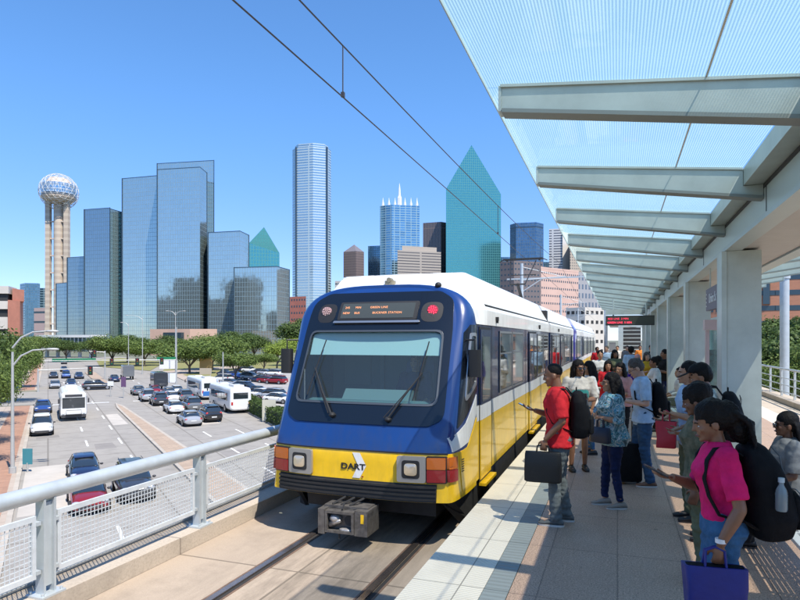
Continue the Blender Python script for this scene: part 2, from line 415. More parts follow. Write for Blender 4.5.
# ================================================================== viaduct: track deck, kerb, platform
RZ = -.58                                      # top of the track slab
M_deck = paved('deck_concrete', (.42,.335,.255), (.2,.16,.12), 3.4, 6.0, .015, off=0, var=.05, speck=.12, spscale=60, rough=.85, bump=.3, stain=.34)
def oily(m, xc):
    # grease and brake dust gathered between the rails, in streaks along the track
    n = m.node_tree; L = n.links; b = n.nodes['Principled BSDF']; src = b.inputs['Base Color'].links[0].from_socket
    uv = n.nodes.new('ShaderNodeUVMap'); mp = n.nodes.new('ShaderNodeMapping'); mp.inputs['Scale'].default_value = (3.2, .5, 1); L.new(uv.outputs[0], mp.inputs[0])
    no = n.nodes.new('ShaderNodeTexNoise'); no.inputs['Scale'].default_value = 1.2; no.inputs['Detail'].default_value = 8; no.inputs['Roughness'].default_value = .75; L.new(mp.outputs[0], no.inputs['Vector'])
    se = n.nodes.new('ShaderNodeSeparateXYZ'); L.new(uv.outputs[0], se.inputs[0])
    a = n.nodes.new('ShaderNodeMath'); a.operation = 'SUBTRACT'; a.inputs[1].default_value = xc; L.new(se.outputs[0], a.inputs[0])
    ab = n.nodes.new('ShaderNodeMath'); ab.operation = 'ABSOLUTE'; L.new(a.outputs[0], ab.inputs[0])
    mr = n.nodes.new('ShaderNodeMapRange'); mr.inputs[1].default_value = .15; mr.inputs[2].default_value = 1.3; mr.inputs[3].default_value = .85; mr.inputs[4].default_value = .12; L.new(ab.outputs[0], mr.inputs[0])
    m2 = n.nodes.new('ShaderNodeMapRange'); m2.inputs[1].default_value = .42; m2.inputs[2].default_value = .72; L.new(no.outputs['Fac'], m2.inputs[0])
    mu = n.nodes.new('ShaderNodeMath'); mu.operation = 'MULTIPLY'; L.new(mr.outputs[0], mu.inputs[0]); L.new(m2.outputs[0], mu.inputs[1])
    mx = n.nodes.new('ShaderNodeMixRGB'); mx.inputs[2].default_value = (.09,.075,.055,1); L.new(mu.outputs[0], mx.inputs[0]); L.new(src, mx.inputs[1]); L.new(mx.outputs[0], b.inputs['Base Color'])
oily(M_deck, -3.15)
M_deckside = mat('viaduct_concrete', (.40,.36,.31), .85, var=.12, vs_=.8, bump=.2)
M_curb = paved('curb_concrete', (.50,.42,.33), (.25,.2,.16), 3.0, 3.0, .012, off=0, var=.05, speck=.2, spscale=40, rough=.85, stain=.36)
M_plat = paved('platform_terrazzo', (.46,.315,.225), (.22,.15,.11), 1.22, .61, .007, off=0, var=.10, speck=.7, spscale=80, rough=.55, bump=.15, rot=R(90), stain=.10)
def gum(m):
    n = m.node_tree; L = n.links; b = n.nodes['Principled BSDF']; src = b.inputs['Base Color'].links[0].from_socket
    uv = n.nodes.new('ShaderNodeUVMap'); vo = n.nodes.new('ShaderNodeTexVoronoi'); vo.inputs['Scale'].default_value = 2.2; L.new(uv.outputs[0], vo.inputs['Vector'])
    mr = n.nodes.new('ShaderNodeMapRange'); mr.inputs[1].default_value = .035; mr.inputs[2].default_value = .06; mr.inputs[3].default_value = .6; mr.inputs[4].default_value = 0; L.new(vo.outputs['Distance'], mr.inputs[0])
    mx = n.nodes.new('ShaderNodeMixRGB'); mx.inputs[2].default_value = (.07,.06,.05,1); L.new(mr.outputs[0], mx.inputs[0]); L.new(src, mx.inputs[1]); L.new(mx.outputs[0], b.inputs['Base Color'])
    no = n.nodes.new('ShaderNodeTexNoise'); no.inputs['Scale'].default_value = 3; no.inputs['Detail'].default_value = 6; L.new(uv.outputs[0], no.inputs['Vector'])
    r = n.nodes.new('ShaderNodeMapRange'); r.inputs[3].default_value = .35; r.inputs[4].default_value = .8; L.new(no.outputs['Fac'], r.inputs[0]); L.new(r.outputs[0], b.inputs['Roughness'])
gum(M_plat)
M_platside = mat('platform_face', (.30,.28,.25), .85, var=.15, vs_=1.5)
M_pink = paved('platform_pink_pavers', (.50,.32,.27), (.3,.2,.17), .61, .61, .008, off=0, var=.10, speck=.25, spscale=90, rough=.75)
def tactile(name, c, px, mode):
    m, n, b = newmat(name); L = n.links
    uv = n.nodes.new('ShaderNodeUVMap')
    b.inputs['Roughness'].default_value = .6
    br = n.nodes.new('ShaderNodeTexBrick'); br.offset = 0; br.inputs['Scale'].default_value = 1
    br.inputs['Brick Width'].default_value = .617; br.inputs['Row Height'].default_value = 1.22; br.inputs['Mortar Size'].default_value = .006
    br.inputs['Color1'].default_value = col4(c); br.inputs['Color2'].default_value = col4(tuple(x*.95 for x in c)); br.inputs['Mortar'].default_value = col4(tuple(x*.4 for x in c))
    L.new(uv.outputs[0], br.inputs['Vector'])
    no = n.nodes.new('ShaderNodeTexNoise'); no.inputs['Scale'].default_value = 2.5; no.inputs['Detail'].default_value = 7; L.new(uv.outputs[0], no.inputs['Vector'])
    mr = n.nodes.new('ShaderNodeMapRange'); mr.inputs[1].default_value = .5; mr.inputs[2].default_value = .8; mr.inputs[4].default_value = .35; L.new(no.outputs['Fac'], mr.inputs[0])
    mx = n.nodes.new('ShaderNodeMixRGB'); mx.inputs[2].default_value = col4(tuple(x*.55 for x in c)); L.new(mr.outputs[0], mx.inputs[0]); L.new(br.outputs['Color'], mx.inputs[1])
    L.new(mx.outputs[0], b.inputs['Base Color'])
    sc = n.nodes.new('ShaderNodeVectorMath'); sc.operation = 'SCALE'; sc.inputs['Scale'].default_value = 2*math.pi/px; L.new(uv.outputs[0], sc.inputs[0])
    se = n.nodes.new('ShaderNodeSeparateXYZ'); L.new(sc.outputs[0], se.inputs[0])
    s1 = n.nodes.new('ShaderNodeMath'); s1.operation = 'SINE'; L.new(se.outputs[0], s1.inputs[0])
    s2 = n.nodes.new('ShaderNodeMath'); s2.operation = 'SINE'; L.new(se.outputs[1], s2.inputs[0])
    pr = n.nodes.new('ShaderNodeMath'); pr.operation = 'MULTIPLY' if mode == 'dots' else 'MAXIMUM'
    if mode == 'dots': L.new(s1.outputs[0], pr.inputs[0])
    else: pr.inputs[0].default_value = -1
    L.new(s2.outputs[0], pr.inputs[1])
    bp = n.nodes.new('ShaderNodeBump'); bp.inputs['Strength'].default_value = .5; bp.inputs['Distance'].default_value = .006; L.new(pr.outputs[0], bp.inputs['Height'])
    L.new(bp.outputs[0], b.inputs['Normal'])
    return m
M_tact = tactile('tactile_edge_white', (.72,.66,.54), .052, 'dots')
M_tactg = tactile('tactile_band_grey', (.24,.27,.26), .075, 'bars')
XE = -1.653
Y0, Y1 = -9, 95
def slab(name, x0, x1, z0, z1, m, y0=Y0, y1=Y1):
    return struct(MB().box(x0, x1, y0, y1, z0, z1).build(name, m))
slab('track_bed', -5.62, XE-.004, RZ-1.2, RZ, M_deck)
slab('deck_curb', -5.66, -5.04, RZ+.004, -.38, M_curb)
slab('deck_edge_beam', -5.74, -5.664, -1.9, -.40, M_deckside)
slab('platform', -.83, 3.6, -1.78, 0, M_plat)
slab('platform_base', XE+.06, 5.6, -3.0, -1.79, M_platside)
slab('platform_wall', XE+.05, -.835, -1.78, -.06, M_platside)
slab('tactile_edge', XE, -1.036, -.055, .004, M_tact)
slab('tactile_band', -1.033, -.834, -.055, .003, M_tactg)
slab('platform_walkway', 3.604, 4.2, -1.78, -.002, M_tact)
slab('platform_border', 4.204, 5.0, -1.78, -.004, M_curb)
slab('platform_curb', 5.004, 5.5, -1.78, .16, M_curb)
M_rail = mat('rail_steel', (.42,.36,.34), .22, metal=.9, var=.15, vs_=3)
M_groove = mat('rail_groove', (.03,.027,.025), .8)
M_railside = mat('rail_rust', (.16,.10,.07), .8, var=.3, vs_=10)
for i, xr in enumerate((-3.868, -2.432)):
    b = MB(); b.box(xr-.036, xr+.036, Y0, Y1, RZ+.006, RZ+.022, 0)
    b.box(xr+.04, xr+.085, Y0, Y1, RZ+.001, RZ+.005, 1); b.box(xr-.06, xr-.04, Y0, Y1, RZ+.001, RZ+.005, 1)
    b.box(xr-.085, xr-.063, Y0, Y1, RZ+.001, RZ+.006, 2); b.box(xr+.088, xr+.11, Y0, Y1, RZ+.001, RZ+.006, 2)
    o = b.build('track_rail', [M_rail, M_groove, M_railside])
    tag(o, ('steel running rail set in the concrete on the guardrail side of the track', 'steel running rail set in the concrete on the platform side of the track')[i], 'rail', 'running rails of the track')
# viaduct piers standing in the street
for i, y in enumerate((-2, 26, 54, 82)):
    b = MB(); b.loft([((-1.5, y, z), r1, 1.1) for z, r1 in ((GZ, 1.5), (-4.2, 1.5), (-3.0, 3.0))], 20, e=4)
    tag(b.build('viaduct_pier', M_deckside, origin=(-1.5, y, GZ)), ('first','second','third','fourth')[i]+' concrete pier carrying the platform deck, counted from the camera', 'pier', 'piers under the viaduct')

# ================================================================== left guardrail
M_galv = mat('galvanised_steel', (.52,.56,.57), .45, metal=.35, var=.08, vs_=5)
M_galvm = mat('mesh_steel', (.62,.65,.66), .5, metal=.2, var=.1, vs_=6)
gr = thing('guardrail', (-5.15, 4.25, -.38), 'galvanised steel guardrail with pipe top and wire mesh panels beside the track', 'railing')
XG = -5.15; PS = 2.25
ys = [4.25 + PS*k for k in range(-4, 14)]
MB().tube([(XG, ys[0]-1, .60), (XG, ys[-1]+1, .60)], .078, 20).build('top_rail', M_galv, gr, smooth=30)
for y in ys:
    b = MB()
    for s in (-1, 1):
        b.box(XG-.055, XG+.055, y+s*.055-.011, y+s*.055+.011, -.36, .545)
        b.box(XG-.03, XG+.03, y+s*.075, y+s*.12, .30, .335); b.box(XG-.03, XG+.03, y+s*.075, y+s*.12, -.16, -.125)
    b.box(XG-.02, XG+.02, y-.046, y+.046, -.30, .50)
    b.build('post', M_galv, gr)
    p = MB(); p.box(XG-.11, XG+.11, y-.13, y+.13, -.379, -.36)
    for sx in (-1, 1):
        for sy in (-1, 1): p.tube([(XG+sx*.08, y+sy*.1, -.36), (XG+sx*.08, y+sy*.1, -.335)], .014, 6)
    p.build('base_plate', M_galv, gr)
for i in range(len(ys)-1):
    a, c = ys[i]+.115, ys[i+1]-.115
    f = MB()
    f.box(XG-.016, XG+.016, a, c, .345, .395); f.box(XG-.016, XG+.016, a, c, -.20, -.15)
    f.box(XG-.016, XG+.016, a, a+.04, -.15, .345); f.box(XG-.016, XG+.016, c-.04, c, -.15, .345)
    pf = f.build('panel_frame', M_galvm, gr)
    if ys[i] < 16:
        wv = MB(); k = a+.075
        while k < c-.04:
            wv.beam((XG+.003, k, -.15), (XG+.003, k, .345), .0065, .0065); k += .047
        z = -.115
        while z < .34:
            wv.beam((XG-.004, a+.04, z), (XG-.004, c-.04, z), .0065, .0065); z += .047
        me = wv.build('wire_mesh', M_galvm, gr, uv=False); 
MB().tube([(-5.45, ys[0]-1, -.34), (-5.45, ys[-1], -.34)], .03, 8).build('conduit', M_galv, gr, smooth=30)

# ================================================================== canopy
M_steel = mat('painted_canopy_steel', (.46,.52,.49), .42, metal=.25, var=.12, vs_=2.2, detail=8)
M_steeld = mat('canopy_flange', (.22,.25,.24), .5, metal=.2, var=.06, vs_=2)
M_cap = mat('girder_cladding', (.42,.49,.49), .45, metal=.15, var=.06, vs_=.8)
M_soff = mat('warm_soffit', (.45,.44,.42), .6, var=.08, vs_=1.5)
M_seal = mat('glazing_sealant', (.58,.58,.50), .7)
M_dark = mat('dark_gap', (.03,.03,.03), .7)
def frit():
    m, n, b = newmat('fritted_canopy_glass'); L = n.links; n.nodes.remove(b); out = n.nodes['Material Output']
    tc = n.nodes.new('ShaderNodeTexCoord'); se = n.nodes.new('ShaderNodeSeparateXYZ'); L.new(tc.outputs['Object'], se.inputs[0])
    ml = n.nodes.new('ShaderNodeMath'); ml.operation = 'MULTIPLY'; ml.inputs[1].default_value = 2*math.pi/.0175; L.new(se.outputs[0], ml.inputs[0])
    sn = n.nodes.new('ShaderNodeMath'); sn.operation = 'SINE'; L.new(ml.outputs[0], sn.inputs[0])
    mr = n.nodes.new('ShaderNodeMapRange'); mr.inputs[1].default_value = -.8; mr.inputs[2].default_value = .8; mr.inputs[3].default_value = .26; mr.inputs[4].default_value = .56
    L.new(sn.outputs[0], mr.inputs[0])
    no = n.nodes.new('ShaderNodeTexNoise'); no.inputs['Scale'].default_value = .6; no.inputs['Detail'].default_value = 5; L.new(tc.outputs['Object'], no.inputs['Vector'])
    dr = n.nodes.new('ShaderNodeMapRange'); dr.inputs[1].default_value = .45; dr.inputs[2].default_value = .8; dr.inputs[3].default_value = 0; dr.inputs[4].default_value = .15
    L.new(no.outputs['Fac'], dr.inputs[0])
    mxx = n.nodes.new('ShaderNodeMath'); mxx.operation = 'MAXIMUM'; L.new(mr.outputs[0], mxx.inputs[0]); L.new(dr.outputs[0], mxx.inputs[1])
    tr = n.nodes.new('ShaderNodeBsdfTransparent'); tr.inputs[0].default_value = (.97,.985,.94,1)
    tl = n.nodes.new('ShaderNodeBsdfTranslucent'); tl.inputs[0].default_value = (.58,.84,.78,1)
    df = n.nodes.new('ShaderNodeBsdfDiffuse'); df.inputs[0].default_value = (.60,.80,.73,1)
    a0 = n.nodes.new('ShaderNodeMixShader'); a0.inputs[0].default_value = .35; L.new(tl.outputs[0], a0.inputs[1]); L.new(df.outputs[0], a0.inputs[2])
    a = n.nodes.new('ShaderNodeMixShader'); L.new(mxx.outputs[0], a.inputs[0]); L.new(tr.outputs[0], a.inputs[1]); L.new(a0.outputs[0], a.inputs[2])
    gs = n.nodes.new('ShaderNodeBsdfGlossy'); gs.inputs['Roughness'].default_value = .03
    fr = facing(n, .04, .35)
    c = n.nodes.new('ShaderNodeMixShader'); L.new(fr.outputs[0], c.inputs[0]); L.new(a.outputs[0], c.inputs[1]); L.new(gs.outputs[0], c.inputs[2])
    L.new(c.outputs[0], out.inputs[0]); return m
M_frit = frit()
BS = 2.09; BY0 = 4.22; KB = range(-4, 15); KE = 14
yS, yE = BY0 - 4*BS, BY0 + KE*BS
cano = thing('station_canopy', (1.73, yS, 0), 'long platform canopy of fritted glass on tapered grey steel beams and square columns', 'canopy')
def mir(x): return 3.46 - x
GX0, GZ0, GX1, GZ1 = -.886, 3.862, 1.094, 3.650         # glass underside
for side in (0, 1):
    fx = (lambda x: x) if side == 0 else mir
    sgn = 1 if side == 0 else -1
    for k in KB:
        y = BY0 + BS*k; b = MB()
        def bar(pts, y0, y1, mi):
            pr = [(fx(x), z) for x, z in pts]
            b.extr(pr, y0, y1, 'y', mi)
        # web (tapered), top flange, bottom flange
        bar([(-.77,3.835),(1.094,3.632),(1.257,3.615) if False else (1.094,3.40),(-.77,3.675)], y, y+.10, 0)
        bar([(1.094,3.478),(1.257,3.478),(1.257,3.365),(1.094,3.40)], y, y+.10, 0)
        bar([(-.775,3.848),(1.09,3.645),(1.09,3.625),(-.775,3.828)], y-.018, y+.118, 0)
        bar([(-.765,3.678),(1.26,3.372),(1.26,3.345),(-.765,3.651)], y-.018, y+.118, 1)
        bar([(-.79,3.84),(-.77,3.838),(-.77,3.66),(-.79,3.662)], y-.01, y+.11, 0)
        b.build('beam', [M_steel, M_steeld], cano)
        if k < KE:
            g_ = MB()
            g_.add([(fx(GX0),y+.052,GZ0),(fx(GX1),y+.052,GZ1),(fx(GX1),y+BS+.046,GZ1),(fx(GX0),y+BS+.046,GZ0)], [(0,1,2,3)])
            g_.build('glass_panel', M_frit, cano)
    # sealant joints
    for xj in (.52,):
        t = (xj-GX0)/(GX1-GX0); z = lerp(GZ0, GZ1, t)-.004
        MB().box(min(fx(xj),fx(xj+.012)), max(fx(xj),fx(xj+.012)), yS+.1, yE, z, z+.003).build('sealant_joint', M_seal, cano)
    for k in KB:
        y = BY0 + BS*k; b = MB()
    bx = MB(); x0, x1 = sorted((fx(1.097), fx(1.257)))
    bx.box(x0, x1, yS-.3, yE+.3, 3.482, 3.64)
    bx.build('gutter_box', M_steel, cano)
    e = MB(); x0, x1 = sorted((fx(-.892), fx(-.886))); e.box(x0, x1, yS, yE, 3.855, 3.878); e.build('glass_edge', M_steel, cano)
M_girs = mat('girder_side', (.44,.50,.48), .38, metal=.3, var=.05, vs_=.6)
b = MB(); b.box(1.262, 2.198, yS-.3, yE+.3, 3.19, 3.455); b.build('girder', M_girs, cano)
b = MB(); b.box(1.27, 2.19, yS-.3, yE+.3, 3.459, 3.665); b.build('roof_cap', M_cap, cano)
for x0, x1 in ((1.235, 1.42), (2.04, 2.225)):
    MB().box(x0, x1, yS-.3, yE+.3, 3.14, 3.187).build('girder_flange', M_cap, cano)
MB().box(1.424, 2.036, yS-.3, yE+.3, 3.165, 3.186).build('soffit_panel', M_soff, cano)
MB().box(1.2571, 1.2612, yS-.3, yE+.3, 3.44, 3.48).build('joint_gap', M_dark, cano)
for k in range(-2, 8):
    y = 6.2+4.18*k; MB().box(1.2575, 1.2618, y, y+.012, 3.195, 3.438).build('joint_gap', M_dark, cano)
CY = [8.27 + 4.18*k for k in range(-3, 7)]
for y in CY:
    b = MB(); b.box(1.262, 1.63, y, y+.34, .0, 3.137); b.box(1.20, 1.258, y-.015, y+.355, .0, 3.137)
    b.build('column', M_steel, cano)
    MB().box(1.258, 1.262, y+.01, y+.33, .0, 3.13).build('joint_gap', M_dark, cano)
# ================================================================== skyline
def front(pts, depth):
    """closed footprint from front corners given as (px, distance): the back is pushed away along the view"""
    f = [P(x, HY, d) for x, d in pts]
    a, z = f[0], f[-1]
    va = (a-CAM); va.z = 0; va.normalize(); vz = (z-CAM); vz.z = 0; vz.normalize()
    vm = ((va+vz)/2).normalized()
    return f, [z+vm*depth, a+vm*depth]
def foot(pts, depth):
    f, bk = front(pts, depth); pl = [(p.x, p.y) for p in f+bk]
    ar = sum(pl[i][0]*pl[(i+1)%len(pl)][1]-pl[(i+1)%len(pl)][0]*pl[i][1] for i in range(len(pl)))
    return pl if ar > 0 else pl[::-1]
def cen(pl): return (sum(p[0] for p in pl)/len(pl), sum(p[1] for p in pl)/len(pl), GZ)
def shrink(pl, s):
    c = cen(pl); return [(c[0]+(p[0]-c[0])*s, c[1]+(p[1]-c[1])*s) for p in pl]
M_roof = mat('tower_roof', (.30,.30,.30), .8, var=.1, vs_=.1)
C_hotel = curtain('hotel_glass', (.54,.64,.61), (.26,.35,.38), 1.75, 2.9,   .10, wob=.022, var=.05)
C_hotel_d = curtain('hotel_glass_dark_reflection', (.33,.42,.45), (.13,.20,.24), 1.75, 2.9,   .10, wob=.022, var=.05)  # same glass, the left blocks' darker reflection put into the colour
C_edge = mat('hotel_corner_fin', (.09,.13,.16), .3, metal=.6)
ht = thing('glass_hotel', cen(foot([(56,470),(289,385)], 30)), 'stepped cluster of blue mirror glass hotel blocks beside the ball topped tower', 'hotel')
def hblock(pts, ytop, depth=28, m=C_hotel, crown=True):
    pl = foot(pts, depth); zt = zat(ytop, pts[0][1])
    MB().prism(pl, GZ, zt, 0, 1).build('glass_block', [m, M_roof], ht)
    if crown: MB().prism(shrink(pl, 1.004), zt, zt+.5, 0, 1).build('parapet', [C_edge, M_roof], ht)
    for x, d in (pts[0], pts[-1]):
        p = P(x, HY, d-.3); MB().box(p.x-.18, p.x+.18, p.y-.18, p.y+.18, GZ, zt+.5).build('corner_fin', C_edge, ht)
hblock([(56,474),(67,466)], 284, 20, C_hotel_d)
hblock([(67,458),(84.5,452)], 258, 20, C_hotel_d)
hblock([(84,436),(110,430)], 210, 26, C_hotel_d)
hblock([(110,432),(122,444)], 209, 20)
hblock([(122,432),(157,424)], 179)
hblock([(157,441),(214,433)], 164, 20)
hblock([(157,404),(200,398),(207,412)], 170, 24)
hblock([(208,398),(240,392),(249,408)], 233)
hblock([(234,372),(277,366),(289.5,384)], 268)
# --- ball topped tower
bc = P(58.8, 196, 600); bz = zat(191, 600)
tw = thing('observation_tower', (bc.x, bc.y, GZ), 'concrete observation tower with a geodesic ball on four shafts', 'tower')
M_tc = mat('tower_concrete', (.55,.45,.36), .8, var=.08, vs_=.2)
def tconc():
    m, n, b = newmat('banded_tower_concrete'); L = n.links
    uv = n.nodes.new('ShaderNodeTexCoord'); se = n.nodes.new('ShaderNodeSeparateXYZ'); L.new(uv.outputs['Object'], se.inputs[0])
    w_ = n.nodes.new('ShaderNodeMath'); w_.operation = 'MULTIPLY'; w_.inputs[1].default_value = 1.05; L.new(se.outputs[2], w_.inputs[0])
    s = n.nodes.new('ShaderNodeMath'); s.operation = 'SINE'; L.new(w_.outputs[0], s.inputs[0])
    cr = n.nodes.new('ShaderNodeValToRGB'); cr.color_ramp.elements[0].position = 0; cr.color_ramp.elements[1].position = .35
    cr.color_ramp.elements[0].color = (.46,.375,.295,1); cr.color_ramp.elements[1].color = (.55,.46,.36,1)
    L.new(s.outputs[0], cr.inputs[0]); L.new(cr.outputs[0], b.inputs['Base Color']); b.inputs['Roughness'].default_value = .8
    return m
M_tb = tconc()
M_dglass = mat('dark_glass', (.05,.08,.10), .08, metal=.3)
ux = RT; uy = FW
c0 = Vector((bc.x, bc.y, 0))
def tp(a, b_, z): return c0 + ux*a + uy*b_ + Vector((0,0,z))
zb = bz - 13.5
MB().tube([tp(0,0,GZ), tp(0,0,zb+4)], 4.6, 20).build('core_shaft', M_tb, tw, smooth=40)
for a, b_ in ((-9.2, -2), (9.2, -2), (0, 9)):
    q = MB(); q.beam(tp(a,b_,GZ), tp(a,b_,zb+3), 4.4, 4.4, up=ux if a else uy); q.build('outer_shaft', M_tb, tw)
for z in range(18, int(zb), 17):
    MB().beam(tp(-8,-2,z), tp(8,-2,z), 2, 1.2).build('tie_beam', M_tc, tw)
# flared foot
MB().tube([tp(-12.5,-2,GZ), tp(-9.2,-2,30)], [2.6,2.2], 8).build('buttress', M_tb, tw)
q = MB(); q.loft([((c0.x,c0.y,z), r, r) for z, r in ((zb+1,5),(zb+2,11.5),(zb+5.5,15.4),(zb+7.2,15.8))], 36); q.build('lower_deck', M_tc, tw, smooth=30)
q = MB(); q.loft([((c0.x,c0.y,z), r, r) for z, r in ((zb+7.3,15.2),(zb+9.4,15.2))], 36); q.build('window_ring', M_dglass, tw)
C_ball = curtain('observation_glass', (.40,.55,.62), (.75,.78,.8), 2.0, 3.2, .12, rough=.12, wob=.15)
q = MB(); q.loft([((c0.x,c0.y,z), r, r) for z, r in ((zb+9.4,15.6),(zb+19.5,15.6))], 36); q.build('observation_band', C_ball, tw)
q = MB(); q.loft([((c0.x,c0.y,z), r, r) for z, r in ((zb+19.5,15.4),(zb+20.5,12.5),(zb+25.5,8.5),(zb+26,3))], 30); q.build('top_deck', M_tc, tw, smooth=30)
# geodesic cage of struts
bm = bmesh.new(); bmesh.ops.create_icosphere(bm, subdivisions=3, radius=18.0)
q = MB(); cz = bz - 1.0
for e in bm.edges:
    a, b_ = e.verts[0].co, e.verts[1].co
    q.beam(Vector((c0.x,c0.y,cz))+a, Vector((c0.x,c0.y,cz))+b_, .22, .22)
bm.free()
q.build('geodesic_lattice', mat('cage_white', (.7,.68,.64), .5), tw, uv=False)

# --- other towers
def tower(name, label, pts, ytop, depth, m, cat='tower', roof=True, group='downtown towers'):
    pl = foot(pts, depth); zt = zat(ytop, pts[0][1])
    t = thing(name, cen(pl), label, cat, group=group)
    MB().prism(pl, GZ, zt, 0, 1).build('facade', [m, M_roof], t)
    return t, pl, zt
def gem(t, pl, z_sh, z_ap, m):
    """four shoulders rising to one apex: sliced prism"""
    c = cen(pl)
C_teal = curtain('teal_glass', (.11,.37,.36), (.09,.30,.30), 3.0, 3.8, .3, wob=.006, rough=.15, var=.05, metal=.75)
def prism_tower(name, label, pl_px, d, depth, ysh_l, ysh_r, px_ap, y_ap):
    (a, b_) = pl_px
    f, bk = front([(a,d),(b_,d+8)], depth)
    zl, zr, za = zat(ysh_l,d), zat(ysh_r,d), zat(y_ap,d)
    ap = P(px_ap, HY, d+depth*.06)
    za = zat(y_ap, d+depth*.06)
    v = [(f[0].x,f[0].y,GZ),(f[1].x,f[1].y,GZ),(bk[0].x,bk[0].y,GZ),(bk[1].x,bk[1].y,GZ),
         (f[0].x,f[0].y,zl),(f[1].x,f[1].y,zr),(bk[0].x,bk[0].y,zr),(bk[1].x,bk[1].y,zl),(ap.x,ap.y,za)]
    t = thing(name, ((f[0].x+bk[0].x)/2,(f[0].y+bk[0].y)/2,GZ), label, 'tower', group='downtown towers')
    q = MB(); q.add(v, [(0,1,5,4),(1,2,6,5),(2,3,7,6),(3,0,4,7),(4,5,8),(5,6,8),(6,7,8),(7,4,8),(3,2,1,0)])
    q.build('facade', C_teal, t)
    return t
prism_tower('prism_tower', 'tall teal glass tower cut to a sharp off centre peak', (446,501), 900, 70, 189, 193, 471.5, 145)
prism_tower('prism_tower', 'short teal glass peak showing over the hotel roofs', (249,279.5), 640, 40, 243, 252, 264, 227)
C_boa = curtain('pale_blue_glass', (.46,.55,.56), (.46,.56,.60), 40, 3.9, .9, wob=.02, rough=.1, var=.15)
t, pl, zt = tower('skyscraper', 'tallest slim blue glass skyscraper with notched corners', [(292.5,912),(296,900),(313,893),(327,900),(331,915)], 150, 55, C_boa)
MB().prism(shrink(pl, .86), zt+.01, zat(143.5,900), 0, 1).build('crown_tier', [C_boa, M_roof], t)
for x, d in ((296,899),(327,899)):
    p = P(x, HY, d); MB().box(p.x-1, p.x+1, p.y-1, p.y+1, GZ, zt).build('corner_fin', C_edge, t)
C_brn = curtain('brown_stone_windows', (.10,.09,.10), (.22,.17,.16), 3, 4, .9, metal=.3, rough=.3)
t, pl, zt = tower('pyramid_roof_tower', 'small brown tower with a pyramid roof beside the tallest skyscraper', [(343.5,955),(356,945),(364,955)], 252, 30, C_brn)
c = cen(pl); zz = zat(244,960)
MB().add([(p[0],p[1],zt+.02) for p in pl]+[(c[0],c[1],zz)], [(i,(i+1)%len(pl),len(pl)) for i in range(len(pl))]).build('pyramid_roof', mat('copper_roof', (.16,.15,.17), .5), t)
C_blu = curtain('mid_blue_glass', (.17,.30,.38), (.12,.20,.26), 3, 3.8, .35, wob=.02, rough=.12)
C_ren = curtain('crossed_blue_glass', (.22,.40,.50), (.30,.46,.54), 9, 3.8, .5, wob=.02, rough=.1)
tower('office_tower', 'low plain blue block left of the tower with white spires', [(368,1030),(382,1025)], 246, 40, C_blu)
t, pl, zt = tower('spire_tower', 'blue glass tower crowned by a ring of small white spires', [(380,960),(392,950),(419.5,958)], 206, 50, C_ren)
M_spire = mat('spire_white', (.75,.76,.76), .5)
for x in (383,389,395,405,411,417):
    p = P(x, HY, 965); MB().tube([(p.x,p.y,zt),(p.x,p.y,zat(203,965))], [2.2,1.8], 6).tube([(p.x,p.y,zat(203,965)),(p.x,p.y,zat(197.5,965))], [1.4,.1], 6).build('spire', M_spire, t)
p = P(399.5, HY, 970); q = MB()
q.tube([(p.x,p.y,zt),(p.x,p.y,zat(198,970)),(p.x,p.y,zat(196,970)),(p.x,p.y,zat(190,970)),(p.x,p.y,zat(183,970))], [4,3.6,2.2,1.6,.2], 6); q.build('mast', M_spire, t)
C_dk = curtain('dark_brown_glass', (.10,.10,.11), (.20,.16,.15), 2.6, 60, .7, metal=.5, rough=.15)
tower('office_tower', 'dark brown ribbed tower touching the teal peak tower', [(423,960),(441,950),(447,958)], 223, 45, C_dk)
C_tan = curtain('tan_banded', (.12,.11,.11), (.42,.36,.30), 60, 4.0, 1.3, metal=.1, rough=.4)
t, pl, zt = tower('office_block', 'tan low office block with horizontal window bands', [(397.5,845),(441,866)], 250, 50, C_tan)
MB().prism(shrink(pl,.8), zt+.01, zt+7, 0, 1).build('plant_room', [mat('tan_concrete', (.42,.36,.30), .8), M_roof], t)
tower('office_tower', 'short blue block just right of the teal peak tower', [(500,1000),(513,1000)], 257, 40, C_blu)
C_hex = curtain('hex_blue_glass', (.14,.24,.33), (.10,.16,.22), 3.0, 4.0, .3, wob=.015, rough=.12)
t, pl, zt = tower('office_tower', 'six sided dark blue glass tower behind the overhead wires', [(510,818),(516,806),(536,800),(543.5,812)], 230, 40, C_hex)
MB().prism(pl, zt+2, zat(223,806), 0, 1).build('crown_band', [C_hex, M_roof], t); MB().prism(shrink(pl,.985), zt, zt+2).build('recess_band', C_edge, t)
C_str = curtain('white_striped', (.07,.08,.11), (.62,.60,.58), 60, 3.9, 1.25, metal=.2, rough=.3)
t, pl, zt = tower('striped_tower', 'white tower striped with dark window bands near the canopy', [(549,900),(563,895)], 229, 40, C_str)
tower('office_tower', 'plain white side wing of the striped tower', [(562.5,893),(574,905)], 232, 45, mat('white_stone', (.62,.58,.53), .7, var=.04, vs_=.05))
C_bei = curtain('beige_windows', (.10,.10,.11), (.52,.42,.32), 3.2, 4, 1.0, metal=.2, rough=.4)
tower('office_tower', 'beige tower with small windows half hidden by canopy glass', [(570,870),(590,880)], 240, 35, C_bei)
tower('office_tower', 'distant blue tower past the parking garage', [(20,905),(25,890),(38,893),(40,900)], 284, 60, C_blu)
tower('office_tower', 'narrow pale slab behind the distant blue tower', [(38,940),(47,940)], 288, 30, C_ren)
tower('office_tower', 'blue slab between the striped tower and the hexagonal one', [(541,1000),(551,1000)], 262, 30, C_blu)
